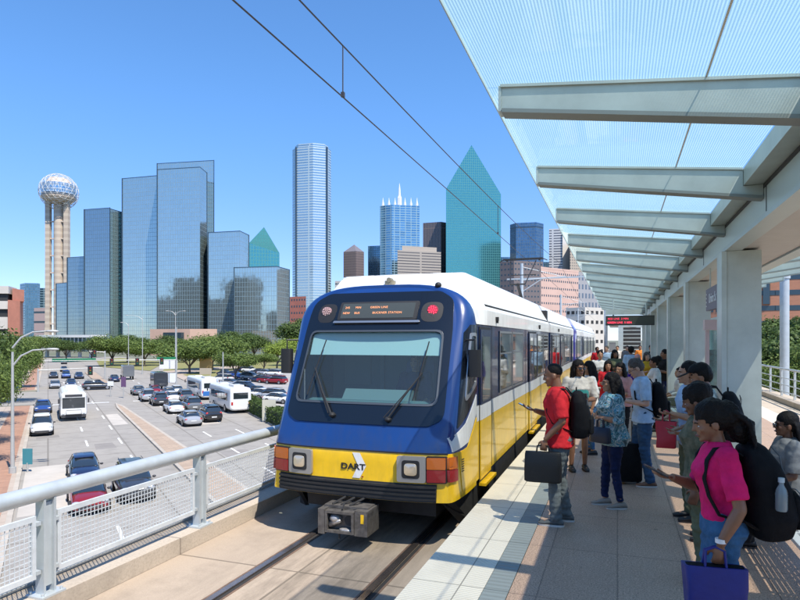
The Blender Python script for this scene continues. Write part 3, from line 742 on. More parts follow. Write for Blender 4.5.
# masonry blocks with window grids
def masonry(name, label, pts, ytop, depth, wall, floors, cols, wz, ww, mwin=M_dglass, cat='building', group=None, z0=None, off=.0, py0=None):
    pl = foot(pts, depth); zt = zat(ytop, pts[0][1])
    t = thing(name, cen(pl), label, cat, group=group)
    MB().prism(pl, GZ, zt, 0, 1).build('wall', [wall, M_roof], t)
    fr = [P(x, HY, d) for x, d in pts]
    H = zt-GZ
    rest = MB(); made = 0
    for fi in range(floors):
        z1 = zt - (fi+.35+off)*H/floors; z0_ = z1 - wz
        for i in range(len(fr)-1):
            a, b_ = fr[i], fr[i+1]; n_ = cols[i] if isinstance(cols, (list,tuple)) else cols
            if not n_: continue
            ln = (b_-a).length; dr = (b_-a)/ln; nrm = Vector((dr.y,-dr.x,0))
            if nrm.dot(CAM-a) < 0: nrm = -nrm
            for k in range(n_):
                s0 = a + dr*(ln*(k+.5)/n_ - ww/2); s1 = s0 + dr*ww; o_ = nrm*.06; i_ = nrm*.3
                q = MB() if made < 100 else rest
                q.add([(p.x,p.y,z) for p, z in ((s0+o_,z0_),(s1+o_,z0_),(s1+o_,z1),(s0+o_,z1),(s0-i_,z0_),(s1-i_,z0_),(s1-i_,z1),(s0-i_,z1))],
                      [(0,1,2,3),(0,4,5,1),(3,2,6,7),(0,3,7,4),(1,5,6,2)])
                if made < 100: q.build('window', mwin, t)
                made += 1
    if rest.v: rest.build('window_grid', mwin, t)['kind'] = 'stuff'
    return t, pl, zt
M_pinkst = mat('pink_granite', (.60,.40,.33), .75, var=.06, vs_=.1)
M_grgrid = mat('grey_office_panel', (.34,.33,.34), .6, var=.05, vs_=.1)
t, pl, zt = masonry('office_block', 'pink granite office block with rows of small windows above the train roof', [(541,395),(578.5,418)], 268.5, 40, M_pinkst, 11, 18, 1.3, .95)
MB().prism(shrink(pl,1.006), zt, zt+1.2, 0).build('cornice', M_pinkst, t)
masonry('office_block', 'grey gridded office block partly behind the canopy tip', [(577.5,420),(601,432)], 272, 35, M_grgrid, 9, 7, 3.4, 1.6, mwin=mat('grey_window', (.16,.19,.23), .15, metal=.4))
masonry('office_block', 'white parking structure rising behind the far train roof', [(566,205),(585,200),(604,204)], 308, 30, mat('white_concrete', (.62,.58,.52), .8, var=.06, vs_=.3), 6, (4,4), 1.1, 1.1, mwin=M_dark)
M_orange = paved('orange_brick_wall', (.56,.24,.14), (.45,.22,.14), 1.2, .35, .02, var=.12, rough=.8, bump=0)
t, pl, zt = masonry('office_block', 'orange brick office building seen past the platform columns', [(700,150),(762,141),(845,134)], 246, 30, M_orange, 9, (4,6), 1.15, 2.8)
p1, p2 = P(763,HY,140.4), P(769.5,HY,139.9)
MB().prism([(p1.x,p1.y),(p2.x,p2.y),(p2.x+.5,p2.y+.9),(p1.x+.5,p1.y+.9)], zat(304,140), zat(262,140)).build('stair_glass', M_dglass, t)
M_redb = mat('red_brick_wall', (.45,.16,.12), .8, var=.1, vs_=.3)
masonry('brick_warehouse', 'red brick block squeezed between the hotel and the skyscraper', [(288,610),(306,600)], 297, 30, M_redb, 8, 7, 2.0, 1.5)
masonry('office_block', 'beige low block at the foot of the observation tower', [(34,760),(45,755)], 308, 30, mat('rose_stone', (.45,.33,.30), .8), 4, 3, 2.5, 6)
masonry('office_block', 'far grey office roof peeking over the train roof corner', [(335,900),(345,900)], 281, 30, mat('grey_stone', (.40,.38,.36), .8), 10, 4, 2, 3)
masonry('office_block', 'brown block behind the overhead contact bar', [(500,640),(514,630),(543,640)], 262, 30, mat('brown_stone', (.17,.14,.14), .8), 16, (4,9), 1.6, 1.8)
# low peach building in the trees, skybridge, parking garage
M_peach = mat('peach_stucco', (.58,.38,.28), .8, var=.06, vs_=.2)
pl = foot([(150,335),(190,328),(217,330)], 20); zt = zat(329, 330)
t = thing('low_building', cen(pl), 'low peach building half hidden by the trees before the hotel', 'building')
MB().prism(pl, GZ, zt, 0, 1).build('wall', [M_peach, M_roof], t)
p1, p2 = P(163,HY,329.2), P(181,HY,326.8); MB().prism([(p1.x,p1.y),(p2.x,p2.y),(p2.x,p2.y+3),(p1.x,p1.y+3)], GZ, zat(332.5,330)).build('entrance', M_dglass, t)
a, b_ = P(44, HY, 300), P(99, HY, 290)
t = thing('skybridge', (a.x,a.y,zat(349,300)), 'long low glazed bridge building with white roof across the end of street', 'bridge')
def seg(p, q, z0, z1, wd, m, name, par):
    d = (q-p).normalized(); nr = Vector((-d.y,d.x,0))*wd/2
    MB().prism([(p-nr).to_tuple()[:2],(q-nr).to_tuple()[:2],(q+nr).to_tuple()[:2],(p+nr).to_tuple()[:2]], z0, z1).build(name, m, par)
M_white = mat('white_panel', (.66,.66,.63), .6, var=.04, vs_=.2)
seg(a, b_, zat(348.5,295), zat(346,295), 9, M_white, 'deck', t)
seg(a, b_, zat(346,295), zat(337.5,295), 8, curtain('bridge_glass', (.10,.15,.18), (.45,.47,.46), 2.4, 5, .35, metal=.4, rough=.2), 'glazing', t)
seg(a, b_, zat(337.5,295), zat(335,295), 9.4, M_white, 'roof', t)
for k in range(5):
    p = a.lerp(b_, (k+.3)/5); MB().box(p.x-.6, p.x+.6, p.y-.6, p.y+.6, GZ, zat(348.5,295)).build('pier', M_white, t)
# parking garage at the edge
M_gar = mat('garage_concrete', (.62,.56,.49), .8, var=.06, vs_=.3)
pts = [(-60,150),(8.5,150),(17,157)]
pl = foot(pts, 40); zt = zat(286, 150)
t = thing('parking_garage', cen(pl), 'white concrete parking garage with open decks and a brick corner', 'garage')
MB().prism(shrink(pl,.97), GZ, zt-1.5, 0, 1).build('core', [M_dark, M_roof], t)
H = zt-GZ
for k, (ya, yb) in enumerate(((286,293.5),(301,309),(317,329),(332,342),(345,360))):
    MB().prism(pl, zat(yb,150), zat(ya,150)).build('deck_band', M_gar, t)
f0, f1, f2 = P(7.8,HY,149.4), P(12.3,HY,151.5), P(17.2,HY,157)
M_gb = mat('garage_brick', (.50,.20,.13), .8, var=.1, vs_=.5)
MB().prism([(f0.x,f0.y),(f1.x,f1.y),(f2.x,f2.y),(f2.x-3,f2.y+4),(f0.x-1,f0.y+4)], GZ, zat(300,150)).build('brick_corner', M_gb, t)
MB().prism([(f1.x,f1.y),(f2.x,f2.y),(f2.x-3,f2.y+4),(f1.x-1,f1.y+4)], zat(300,150), zat(288,150)).build('brick_corner', M_gb, t)
# unseen office blocks, added and sized to put dark reflections in the hotel's mirror glass
REAR = [(-370,40,46,84,0),(-425,5,50,58,1),(-500,-25,60,96,0),(-585,-50,60,70,1),(-680,-40,80,100,0),(-330,-10,44,40,1),(-120,-230,70,30,1),(60,-225,60,40,0)]
RL = ['tall dark','middle brown','taller dark','broad brown','tallest dark','low brown','wide low brown','lone dark']
for (lx, ly, wd_, h_, kk), rl in zip(REAR, RL):
    bk = CAM + FW*ly + RT*lx
    t = thing('office_block', (bk.x, bk.y, GZ), rl+' office block outside the view, seen only as a reflection', 'building', group='office blocks outside the view')
    q = MB(); q.beam(Vector((bk.x,bk.y,(h_+GZ)/2))-RT*wd_/2, Vector((bk.x,bk.y,(h_+GZ)/2))+RT*wd_/2, 34, h_-GZ); q.build('wall', (curtain('dark_office', (.05,.06,.07), (.10,.09,.08), 3, 3.6, .9, metal=.3), C_brn)[kk], t)
# ================================================================== light rail train
XC = -3.20
M_blue = mat('train_blue_paint', (.007,.040,.175), .28, coat=.4, var=.06, vs_=1)
M_yellow = mat('train_yellow_paint', (.86,.52,.004), .32, coat=.4, var=.09, vs_=4, detail=10)
M_twhite = mat('train_white_paint', (.80,.80,.78), .35, coat=.3, var=.03, vs_=.8)
M_navy = mat('train_window_band', (.008,.022,.075), .16, coat=.4)
M_mask = mat('train_mask_black', (.006,.009,.015), .22, coat=.25)
M_rub = mat('black_rubber', (.016,.016,.017), .6)
M_under = mat('underframe_black', (.02,.02,.02), .7, var=.3, vs_=6)
M_wind = glassmat('windshield_glass', (.62,.80,.82), .93, rough=.01, fres=1.5)
M_twin = glassmat('train_window_glass', (.22,.26,.28), .75, rough=.02, fres=1.6)
M_alu = mat('aluminium_trim', (.42,.42,.42), .35, metal=.8)
M_lamp = mat('headlight_glass', (.42,.40,.36), .18, metal=.7, emit=(1,.8,.5), es=.12)
M_lens = mat('lamp_bezel', (.36,.34,.31), .45, metal=.4)
M_amber = mat('amber_lens', (.55,.13,.01), .15, coat=.6, bump=.4, bs=200)
M_redl = mat('red_lens', (.28,.01,.01), .15, coat=.6, bump=.4, bs=200)
M_led = mat('led_amber', (.9,.35,.15), .5, emit=(1,.42,.2), es=.45)
M_ledred = mat('led_red', (.6,.02,.05), .4, emit=(1,.06,.12), es=.9)
M_sign = mat('sign_glass', (.06,.065,.055), .1, coat=.5)
M_cab = mat('cab_interior', (.10,.16,.17), .7)
M_cab2 = mat('cab_console', (.15,.20,.20), .6)
M_seatm = mat('train_seat', (.05,.09,.2), .8)
def grimy(m, z0, z1, c=(.10,.085,.06), amt=.55):
    n = m.node_tree; L = n.links; b = n.nodes['Principled BSDF']; src = b.inputs['Base Color'].links[0].from_socket
    ge = n.nodes.new('ShaderNodeNewGeometry'); se = n.nodes.new('ShaderNodeSeparateXYZ'); L.new(ge.outputs['Position'], se.inputs[0])
    mp = n.nodes.new('ShaderNodeMapping'); mp.inputs['Scale'].default_value = (9, 9, 1.6); L.new(ge.outputs['Position'], mp.inputs[0])
    no = n.nodes.new('ShaderNodeTexNoise'); no.inputs['Scale'].default_value = 1; no.inputs['Detail'].default_value = 9; no.inputs['Roughness'].default_value = .7; L.new(mp.outputs[0], no.inputs['Vector'])
    a = n.nodes.new('ShaderNodeMapRange'); a.inputs[1].default_value = z0; a.inputs[2].default_value = z1; a.inputs[3].default_value = 1; a.inputs[4].default_value = .22; L.new(se.outputs[2], a.inputs[0])
    r = n.nodes.new('ShaderNodeMapRange'); r.inputs[1].default_value = .45; r.inputs[2].default_value = .75; r.inputs[4].default_value = amt; L.new(no.outputs['Fac'], r.inputs[0])
    mu = n.nodes.new('ShaderNodeMath'); mu.operation = 'MULTIPLY'; L.new(a.outputs[0], mu.inputs[0]); L.new(r.outputs[0], mu.inputs[1])
    mx = n.nodes.new('ShaderNodeMixRGB'); mx.inputs[2].default_value = col4(c); L.new(mu.outputs[0], mx.inputs[0]); L.new(src, mx.inputs[1]); L.new(mx.outputs[0], b.inputs['Base Color'])
grimy(M_yellow, .05, .7, amt=.32); grimy(M_twhite, 2.2, 3.4, (.30,.27,.22), .4); grimy(M_blue, .5, 1.2, (.05,.05,.06), .45)
def yF(z): return 7.08 + .46*max(0, z-.68) + (.7*(z-2.35)**2 if z > 2.35 else 0) - (.03 if z < .05 else 0)
def Fy(x, z):
    u = abs(x-XC)/1.24
    return yF(z) + .10*u**4 + .035*u**2
def hwf(z):
    if z <= 2.1: return 1.235 - .085*max(0,z)/2.1
    return 1.15*(max(0, 1-((z-2.1)/.715)**3.3))**(1/3.3)
zr = [.03,.25,.45,.63,.80,1.00,1.22,1.42,1.62,1.82,2.0,2.17]
arch = [i/14*math.pi/2 for i in range(0, 15)]
nose = bpy.data.objects.new('light_rail_train', None); COL.objects.link(nose); nose.location = (XC, 7.2, RZ)
tag(nose, 'blue white and yellow light rail train standing at the platform, headlights on', 'train')
TR = nose
def side_t(t): return math.sqrt(max(0, 1-(1-t)**2.4))
YE = 8.22
# outline points (right half bottom -> top), face A and full section B
A = []; B = []
for z in zr[:-1]: A.append((hwf(z), z)); B.append((1.35 if z > .5 else 1.35, z))
for a in arch:
    A.append((1.147*math.cos(a)**(2/3.3), 2.1+.715*math.sin(a)**(2/3.3)) if a > 0 else (1.147, 2.1))
    B.append((1.35*math.cos(a)**(2/3.2), 2.1+.76*math.sin(a)**(2/3.2)) if a > 0 else (1.35, 2.1))
A = [(x, z) for x, z in A]; n1 = len(A)
full = lambda H: [(XC+x, z) for x, z in H] + [(XC-x, z) for x, z in H[-2::-1]]
FA, FB = full(A), full(B)
b = MB(); T = [0, .04, .1, .2, .35, .55, .8, 1.0]; N = len(FA)
for j, t in enumerate(T):
    s = side_t(t)
    for (xa, za), (xb, zb_) in zip(FA, FB):
        ya = Fy(xa, za); b.v.append((lerp(xa, xb, s), lerp(ya, YE, t), lerp(za, zb_, s)))
for j in range(len(T)-1):
    for k in range(N-1):
        f = [j*N+k, j*N+k+1, (j+1)*N+k+1, (j+1)*N+k]
        zc = sum(b.v[i][2] for i in f)/4
        b.f.append(f); b.m.append(1 if zc < .63 else 0)
# face grid with an opening for the windshield
WX = 1.02; zz = zr[:-1] + [2.17] + [2.1+.715*math.sin(a)**(2/3.3) for a in arch if 2.1+.715*math.sin(a)**(2/3.3) > 2.2]
zz[-1] = 2.8149
us = [-1, -.94] + [(-1+2*i/12)*WX/1.15 for i in range(13)] + [.94, 1]; arch = [i/40*math.pi/2 for i in range(0, 41)]
def xrow(z, i):
    h = hwf(z); i_ = i
    if z < 2.2 and 2 <= i <= 14: return XC + (-1+2*(i-2)/12)*WX
    if z < 2.2: return XC + us[i]*h
    return XC + us[i]*h
k0 = len(b.v)
for z in zz:
    for i in range(17):
        x = xrow(z, i); b.v.append((x, Fy(x, z), z))
for r in range(len(zz)-1):
    for i in range(16):
        if 1.22 <= zz[r] < 2.16 and 2 <= i < 14: continue
        b.f.append([k0+r*17+i, k0+r*17+i+1, k0+(r+1)*17+i+1, k0+(r+1)*17+i]); b.m.append(1 if zz[r] < .6 else 0)
shell = b.build('nose_shell', [M_blue, M_yellow], TR, smooth=35)

def roundpoly(c, n=6):
    """c: list of (x,z,radius) corners -> dense outline"""
    out = []; m = len(c)
    for i in range(m):
        p = Vector(c[i][:2]); a = Vector(c[i-1][:2]); d = Vector(c[(i+1) % m][:2]); r = c[i][2]
        va = (a-p); vd = (d-p); la, ld = va.length, vd.length; va.normalize(); vd.normalize()
        ang = va.angle(vd); t = min(r/math.tan(ang/2), la*.49, ld*.49)
        q0 = p+va*t; q1 = p+vd*t
        for k in range(n+1):
            s = k/n; out.append(((q0*(1-s)+p*s)*(1-s) + (p*(1-s)+q1*s)*s))
    res = []
    for i in range(len(out)):                # subdivide long edges
        a, d = out[i], out[(i+1) % len(out)]; res.append(a); L_ = (d-a).length; k = int(L_/.12)
        for s in range(1, k+1): res.append(a.lerp(d, s/(k+1)))
    return res
def fpatch(name, c, off, m, parent, thick=.012, n=6, inner=None, surf=None, rings=4):
    """a plate that follows the train's front: outline c in (x,z) metres from the centreline"""
    surf = surf or (lambda x, z: Vector((XC+x, Fy(XC+x, z)-off, z)))
    o = roundpoly(c, n); q = MB(); N = len(o)
    ce = sum(o, Vector((0,0)))/N
    if inner is None: rs = [o] + [[ce + (p-ce)*(1-k/rings) for p in o] for k in range(1, rings)]
    else:
        inn = roundpoly(inner, n); ci = sum(inn, Vector((0,0)))/len(inn)
        def hit(p):
            d = (p-ci); best = None
            for i in range(len(inn)):
                a, e = inn[i]-ci, inn[(i+1) % len(inn)]-ci; r = e-a
                den = d.x*r.y-d.y*r.x
                if abs(den) < 1e-9: continue
                s = (a.x*r.y-a.y*r.x)/den; u = (a.x*d.y-a.y*d.x)/den
                if s > 0 and -1e-6 <= u <= 1+1e-6: best = s if best is None else max(best, s)
            return ci + d*(best if best else .5)
        i_ = [hit(p) for p in o]; rs = [o, [p.lerp(h, .5) for p, h in zip(o, i_)], i_]
    for r in rs:
        for p in r: q.v.append(tuple(surf(p[0], p[1])))
    for j in range(len(rs)-1):
        for k in range(N): q.f.append([j*N+k, j*N+(k+1) % N, (j+1)*N+(k+1) % N, (j+1)*N+k]); q.m.append(0)
    if inner is None:
        q.v.append(tuple(surf(ce[0], ce[1]))); ci_ = len(q.v)-1; j = len(rs)-1
        for k in range(N): q.f.append([j*N+k, j*N+(k+1) % N, ci_]); q.m.append(0)
    # rim back to the body
    back = 1 if inner is None else 2
    for which in ([0] if inner is None else [0, len(rs)-1]):
        base = len(q.v)
        for p in rs[which]:
            v = surf(p[0], p[1]); nrm = surf.nrm(p[0], p[1]) if hasattr(surf, 'nrm') else Vector((0,1,0))
            q.v.append(tuple(v+nrm*thick))
        for k in range(N): q.f.append([which*N+k, which*N+(k+1) % N, base+(k+1) % N, base+k]); q.m.append(0)
    return q.build(name, m, parent, smooth=30)
mask_o = [(-1.13,1.04,.16),(-.95,.955,.2),(.95,.955,.2),(1.13,1.04,.16),(1.11,2.2,.05),(1.075,2.62,.2),(.86,2.745,.2),(-.86,2.745,.2),(-1.075,2.62,.2),(-1.11,2.2,.05)]
win_in = [(-1.01,1.225,.09),(1.01,1.225,.09),(.98,2.165,.09),(-.98,2.165,.09)]
mask = fpatch('front_mask', mask_o, .020, M_mask, TR, inner=win_in, n=4)
wf = [(-1.035,1.20,.11),(1.035,1.20,.11),(1.005,2.19,.11),(-1.005,2.19,.11)]
fpatch('windshield_frame', wf, .030, mat('windshield_gasket', (.09,.10,.11), .35, metal=.4), TR, inner=win_in, n=4, thick=.03)
ws = fpatch('windshield', [(-1.02,1.215,.09),(1.02,1.215,.09),(.99,2.175,.09),(-.99,2.175,.09)], .005, M_wind, TR, n=4, thick=.001)
# destination sign
sg = fpatch('destination_sign', [(-.60,2.335,.02),(.60,2.335,.02),(.60,2.60,.02),(-.60,2.60,.02)], .035, M_rub, TR, thick=.05, n=2)
fpatch('display', [(-.555,2.36,.01),(.555,2.36,.01),(.555,2.575,.01),(-.555,2.575,.01)], .040, M_sign, sg, thick=.003, n=2).location = (0,0,0)
def reparent_fix(o, par):
    pass
for txt, x, z in (('245', -.47, 2.515), ('MIN', -.30, 2.515), ('NEW', -.47, 2.435), ('BUS', -.30, 2.435), ('GREEN LINE', .02, 2.515), ('BUCKNER STATION', .16, 2.435)):
    y = Fy(XC+x, z)-.0445
    textmesh('led_text', txt, .044, M_led, Matrix.Translation((XC+x, y, z)) @ Matrix.Rotation(R(90-17), 4, 'X'), TR, depth=.001, spacing=1.15)
# marker lamps in dark sockets
for s, lit in ((-1, 0), (1, 1)):
    sock = fpatch('marker_lamp', [(s*.80-.15,2.30,.12),(s*.80+.15,2.30,.12),(s*.80+.15,2.58,.12),(s*.80-.15,2.58,.12)], .02, M_rub, TR, thick=.03, n=5)
    q = MB(); c0_ = Vector((XC+s*.81, Fy(XC+s*.81, 2.46)-.03, 2.46))
    for ring, cnt in ((.0,1),(.03,6),(.055,10)):
        for k in range(cnt):
            a = 2*math.pi*k/cnt; q.ell(c0_+Vector((ring*math.cos(a), -.012, ring*math.sin(a)*.97)), (.013,.008,.013), 6, 4)
    q.build('led_cluster', M_ledred if s > 0 else mat('pale_led', (.6,.4,.38), .4), sock, uv=False).location = (0,0,0)
    q = MB(); q.tube([c0_+Vector((0,.03,0)), c0_+Vector((0,-.006,0))], .075, 20); q.build('lens', mat('pink_lens' if s > 0 else 'pale_lens', (.40,.05,.08) if s > 0 else (.45,.28,.28), .3), sock)
sillb = fpatch('sign_ledge', [(-.66,2.295,.01),(.66,2.295,.01),(.64,2.325,.01),(-.64,2.325,.01)], .05, M_alu, TR, thick=.05, n=2)
# belt line between blue and yellow
def fstrip(name, z0, z1, x0, x1, off, m, parent=TR, n=20, thick=.02):
    q = MB(); V = []
    for i in range(n+1):
        x = lerp(x0, x1, i/n)
        for z, o_ in ((z0, -thick), (z0, off), (z1, off), (z1, -thick)): V.append((XC+x, Fy(XC+x, z)-o_, z))
    fs = []
    for i in range(n):
        for k in range(3): fs.append((i*4+k, (i+1)*4+k, (i+1)*4+k+1, i*4+k+1))
    fs += [(0,1,2,3), (n*4+3, n*4+2, n*4+1, n*4)]
    q.add(V, fs); return q.build(name, m, parent, smooth=30)
fstrip('belt_trim', .622, .640, -1.22, 1.22, .006, M_rub)
# ribbed bumper
bp = fstrip('bumper', .035, .252, -1.14, 1.09, .012, M_rub)
for i in range(4):
    z = .052+.052*i; fstrip('bumper_rib', z, z+.026, -1.14, 1.09, .05, M_under if i % 2 else M_rub, bp)
# lamps
def corner(s, x, z, off=.0):
    return Vector((XC+x, Fy(XC+x, z)-off, z))
for s in (-1, 1):
    hx0, hx1 = sorted((s*.60, s*.965))
    hl = fpatch('headlight', [(hx0,.275,.03),(hx1,.275,.03),(hx1,.60,.03),(hx0,.60,.03)], .045, M_lens, TR, thick=.06, n=3)
    fpatch('lamp_gasket', [(hx0+.065,.325,.04),(hx1-.075,.325,.04),(hx1-.075,.55,.04),(hx0+.065,.55,.04)], .050, M_rub, hl, thick=.01, n=4)
    cx = (hx0+hx1)/2-.005; y = Fy(XC+cx, .44)-.052
    q = MB(); vs = []
    q.loft([((0,0,0), .085, .078), ((0,0,.012), .08, .072), ((0,0,.022), .05, .045)], 24, e=4)
    q.v = [(XC+cx+p[0], y-p[2], .438+p[1]) for p in q.v]
    q.build('reflector', M_lamp, hl, smooth=40)
    tx0, tx1 = s*.97, s*1.215
    a, c = sorted((tx0, tx1))
    tl = fpatch('tail_light', [(a,.27,.012),(c,.27,.012),(c,.605,.012),(a,.605,.012)], .04, M_rub, TR, thick=.06, n=2)
    fpatch('amber_lens', [(a+.01,.445,.01),(c-.01,.445,.01),(c-.01,.59,.01),(a+.01,.59,.01)], .052, M_amber, tl, thick=.012, n=2)
    fpatch('red_lens', [(a+.01,.285,.01),(c-.01,.285,.01),(c-.01,.437,.01),(a+.01,.437,.01)], .052, M_redl, tl, thick=.012, n=2)
    # lens wraps round the corner
    class SS:
        def __init__(s_, off): s_.off = off
        def __call__(s_, y, z):
            ha = hwf(min(z,2.1)); yf = Fy(XC+ha, z); t = min(1, max(0, (y-yf)/(YE-yf))); return Vector((XC+s*(lerp(ha, 1.35, side_t(t))+s_.off), y, z))
        def nrm(s_, y, z): return Vector((-s, 0, 0))
    sw = SS(.03); y0 = Fy(XC+1.22,.4)+.0
    fpatch('amber_lens', [(y0-.03,.445,.01),(y0+.13,.445,.01),(y0+.13,.59,.01),(y0-.03,.59,.01)], 0, M_amber, tl, surf=sw, thick=.03, n=2)
    fpatch('red_lens', [(y0-.03,.285,.01),(y0+.13,.285,.01),(y0+.13,.437,.01),(y0-.03,.437,.01)], 0, M_redl, tl, surf=sw, thick=.03, n=2)
    if s == 1: SIDE = SS
# emblem: white arrow and dark lettering
arr = [(-.02,.60),(.085,.60),(.175,.435),(.085,.275),(-.02,.275),(.06,.435)]
q = MB(); q.add([(XC+x, Fy(XC+x,z)-.006, z) for x, z in arr], [(0,1,2,5),(5,2,3,4)]); q.build('arrow_emblem', M_twhite, TR)
textmesh('operator_lettering', 'DART', .105, M_rub, Matrix.Translation((XC-.01, Fy(XC, .42)-.007, .415)) @ Matrix.Rotation(R(90), 4, 'X') @ Matrix.Scale(1.25, 4, (1,0,0)), TR, depth=.002, bold=.003)
q = MB(); q.add([(XC+x, Fy(XC+x,z)-.008, z) for x, z in ((.11,.285),(.135,.285),(.135,.305),(.11,.305))], [(0,1,2,3)]); q.build('emblem_dot', M_redl, TR)
# wipers
for s, px, pz, ex, ez, bx0, bz0, bx1, bz1 in ((-1, -.38,1.055, -.78,1.66, -.83,1.30, -.70,2.05), (1, .42,1.03, .80,1.62, .72,1.27, .83,2.03)):
    wp = MB(); fy = lambda x, z, o=.07: Vector((XC+x, Fy(XC+x, z)-o, z))
    wp.tube([fy(px,pz), fy((px+ex)/2,(pz+ez)/2,.09), fy(ex,ez)], [.016,.012,.009], 6); wp.tube([fy(px-.05,pz+.02), fy((px+ex)/2-.02,(pz+ez)/2,.09), fy(ex,ez)], [.008,.007,.006], 6)
    wp.ell(fy(px,pz,.04), (.045,.05,.035), 10, 6)
    wob = wp.build('wiper', M_rub, TR, smooth=30)
    q = MB(); q.tube([fy(bx0,bz0,.05), fy((bx0+bx1)/2,(bz0+bz1)/2,.055), fy(bx1,bz1,.05)], .009, 5); q.build('wiper_blade', M_rub, wob)
# cab interior, seen through the glass
q = MB(); q.box(XC-1.12, XC+1.12, 8.75, 8.8, .9, 2.5); q.build('cab_bulkhead', M_cab, TR)
q = MB(); q.box(XC-.28, XC-.22, 8.70, 8.745, 1.0, 2.3); q.box(XC+.30, XC+.36, 8.70, 8.745, 1.0, 2.3); q.box(XC-.9, XC-.45, 8.72, 8.745, 1.35, 2.05); q.build('bulkhead_frame', M_cab2, TR)
q = MB(); q.box(XC-1.12, XC+1.12, 7.5, 8.75, .88, .9); q.build('cab_floor', M_under, TR)
q = MB(); q.extr([(7.66,.95),(7.66,1.22),(7.8,1.36),(8.1,1.32),(8.15,.95)], XC-.45, XC+.55, 'x'); q.build('console', M_cab2, TR)
q = MB(); q.extr([(7.50,1.05),(7.50,1.20),(7.75,1.22),(7.75,1.05)], XC-.95, XC+.95, 'x'); q.build('dashboard', M_cab, TR)
q = MB(); q.extr([(7.84,2.16),(7.70,1.84),(7.715,1.84),(7.855,2.16)], XC-.97, XC+.97, 'x'); q.build('sun_visor', mat('visor_fabric', (.55,.62,.60), .8), TR)
q = MB(); q.box(XC-1.0, XC+1.0, 8.1, 8.8, 2.42, 2.44); q.build('cab_ceiling', M_cab2, TR)
q = MB(); q.loft([((XC+.45,8.5,z), w_, .07) for z, w_ in ((1.0,.22),(1.3,.25),(1.7,.22),(1.85,.14))], 16, e=3); q.build('driver_seat', M_seatm, TR, smooth=40)
# ---------------- nose side panels (platform side)
S8 = SIDE(.006)
def spatch(name, yz, m, parent=TR, off=.006, r=.01, thick=.02, n=2, surf=None, inner=None):
    return fpatch(name, [(y, z, r) for y, z in yz], 0, m, parent, surf=surf or SIDE(off), thick=thick, n=n, inner=[(y,z,r) for y,z in inner] if inner else None)
spatch('side_stripe', [(7.26,.645),(7.26,.82),(7.70,.96),(8.22,1.30),(8.22,1.05),(7.78,.70)], M_twhite)
spatch('side_lower_panel', [(7.74,.64),(8.22,.98),(8.22,.1),(7.52,.1),(7.42,.62)], M_yellow, off=.0085)
spatch('cab_side_window', [(7.42,.92),(7.74,1.06),(8.22,1.36),(8.22,2.26),(8.02,2.26),(7.90,2.15)], M_mask, off=.010)
spatch('window_frame', [(7.66,1.22),(8.16,1.44),(8.16,2.15),(7.98,2.15)], M_alu, off=.022, r=.05, n=4, inner=[(7.71,1.28),(8.13,1.48),(8.13,2.11),(8.00,2.11)])
for k in range(6): spatch('vent_slot', [(7.50,.36+k*.03),(7.58,.36+k*.03),(7.58,.372+k*.03),(7.50,.372+k*.03)], M_rub, off=.012, r=.001)
# mirrors
for s in (1, -1):
    q = MB(); x = XC+s*1.42
    q.loft([((x, 7.82, z), .085, .06) for z in (1.56,1.60,1.88,1.92)], 16, e=4); mo = q.build('mirror', M_rub, TR, smooth=40)
    q = MB(); q.tube([(XC+s*1.22,7.95,2.05),(x,7.82,2.05),(x,7.82,1.9)], .015, 6); q.build('mirror_arm', M_rub, mo)
# ---------------- car bodies behind the nose
XS = 1.35
def carbody(y0, y1, parent, ry0=None):
    ry0 = ry0 or y0
    for s in (1, -1):
        def bx(name, z0, z1, m, pr=0.0):
            xa, xb = sorted((XC+s*(XS-.06), XC+s*(XS+pr))); return MB().box(xa, xb, y0, y1, z0, z1).build(name, m, parent)
        bx('yellow_side_panel', .08, .90, M_yellow); bx('white_stripe', .904, 1.12, M_twhite)
        bx('window_band', 1.124, 2.27, M_navy, -.004); bx('side_skirt', -.42, .076, M_under, -.03)
        q = MB(); xa, xb = XC+s*XS, XC+s*(XS+.0)
        pr = [(XC+s*(XS+.005),2.274),(XC+s*(XS+.005),2.50),(XC+s*1.30,2.58),(XC+s*1.30,2.60),(XC+s*1.03,3.07),(XC+s*.98,3.085),(XC+s*.5,3.09),(XC+s*.5,2.3)]
        q.extr(pr, ry0, y1, 'y'); q.build('roof_side', M_twhite, parent, smooth=25)
        q = MB(); xa, xb = sorted((XC+s*1.30, XC+s*1.315)); q.box(xa, xb, ry0, y1, 2.565, 2.59); q.build('roof_seam', M_rub, parent)
    MB().box(XC-.5, XC+.5, ry0, y1, 2.9, 3.08).build('roof_top', M_twhite, parent)
    MB().box(XC-1.28, XC+1.28, y0, y1, 2.33, 2.36).build('ceiling', M_cab2, parent)
    MB().box(XC-1.28, XC+1.28, y0, y1, .05, .10).build('floor', M_under, parent)
def passenger_window(y0, y1, z0, z1, parent, s=1, split=True):
    x = XC+s*XS
    def pb(name, a, c, d, e, p0, p1, m, par):
        xa, xb = sorted((x+s*p0, x+s*p1)); return MB().box(xa, xb, a, c, d, e).build(name, m, par)
    w_ = pb('window', y0, y1, z0, z1, .000, .006, M_twin if False else M_mask, parent)
    g_ = pb('pane', y0+.05, y1-.05, z0+.05, z1-.05, .0065, .010, M_pane, w_)
    q = MB()
    for a, c, d, e in ((y0,y1,z0,z0+.035),(y0,y1,z1-.035,z1),(y0,y0+.035,z0+.035,z1-.035),(y1-.035,y1,z0+.035,z1-.035),(y0+.035,y1-.035,z0+(z1-z0)*.62,z0+(z1-z0)*.62+.025)):
        xa, xb = sorted((x+s*.0105, x+s*.016)); q.box(xa, xb, a, c, d, e)
    q.build('window_frame', M_alu, w_)
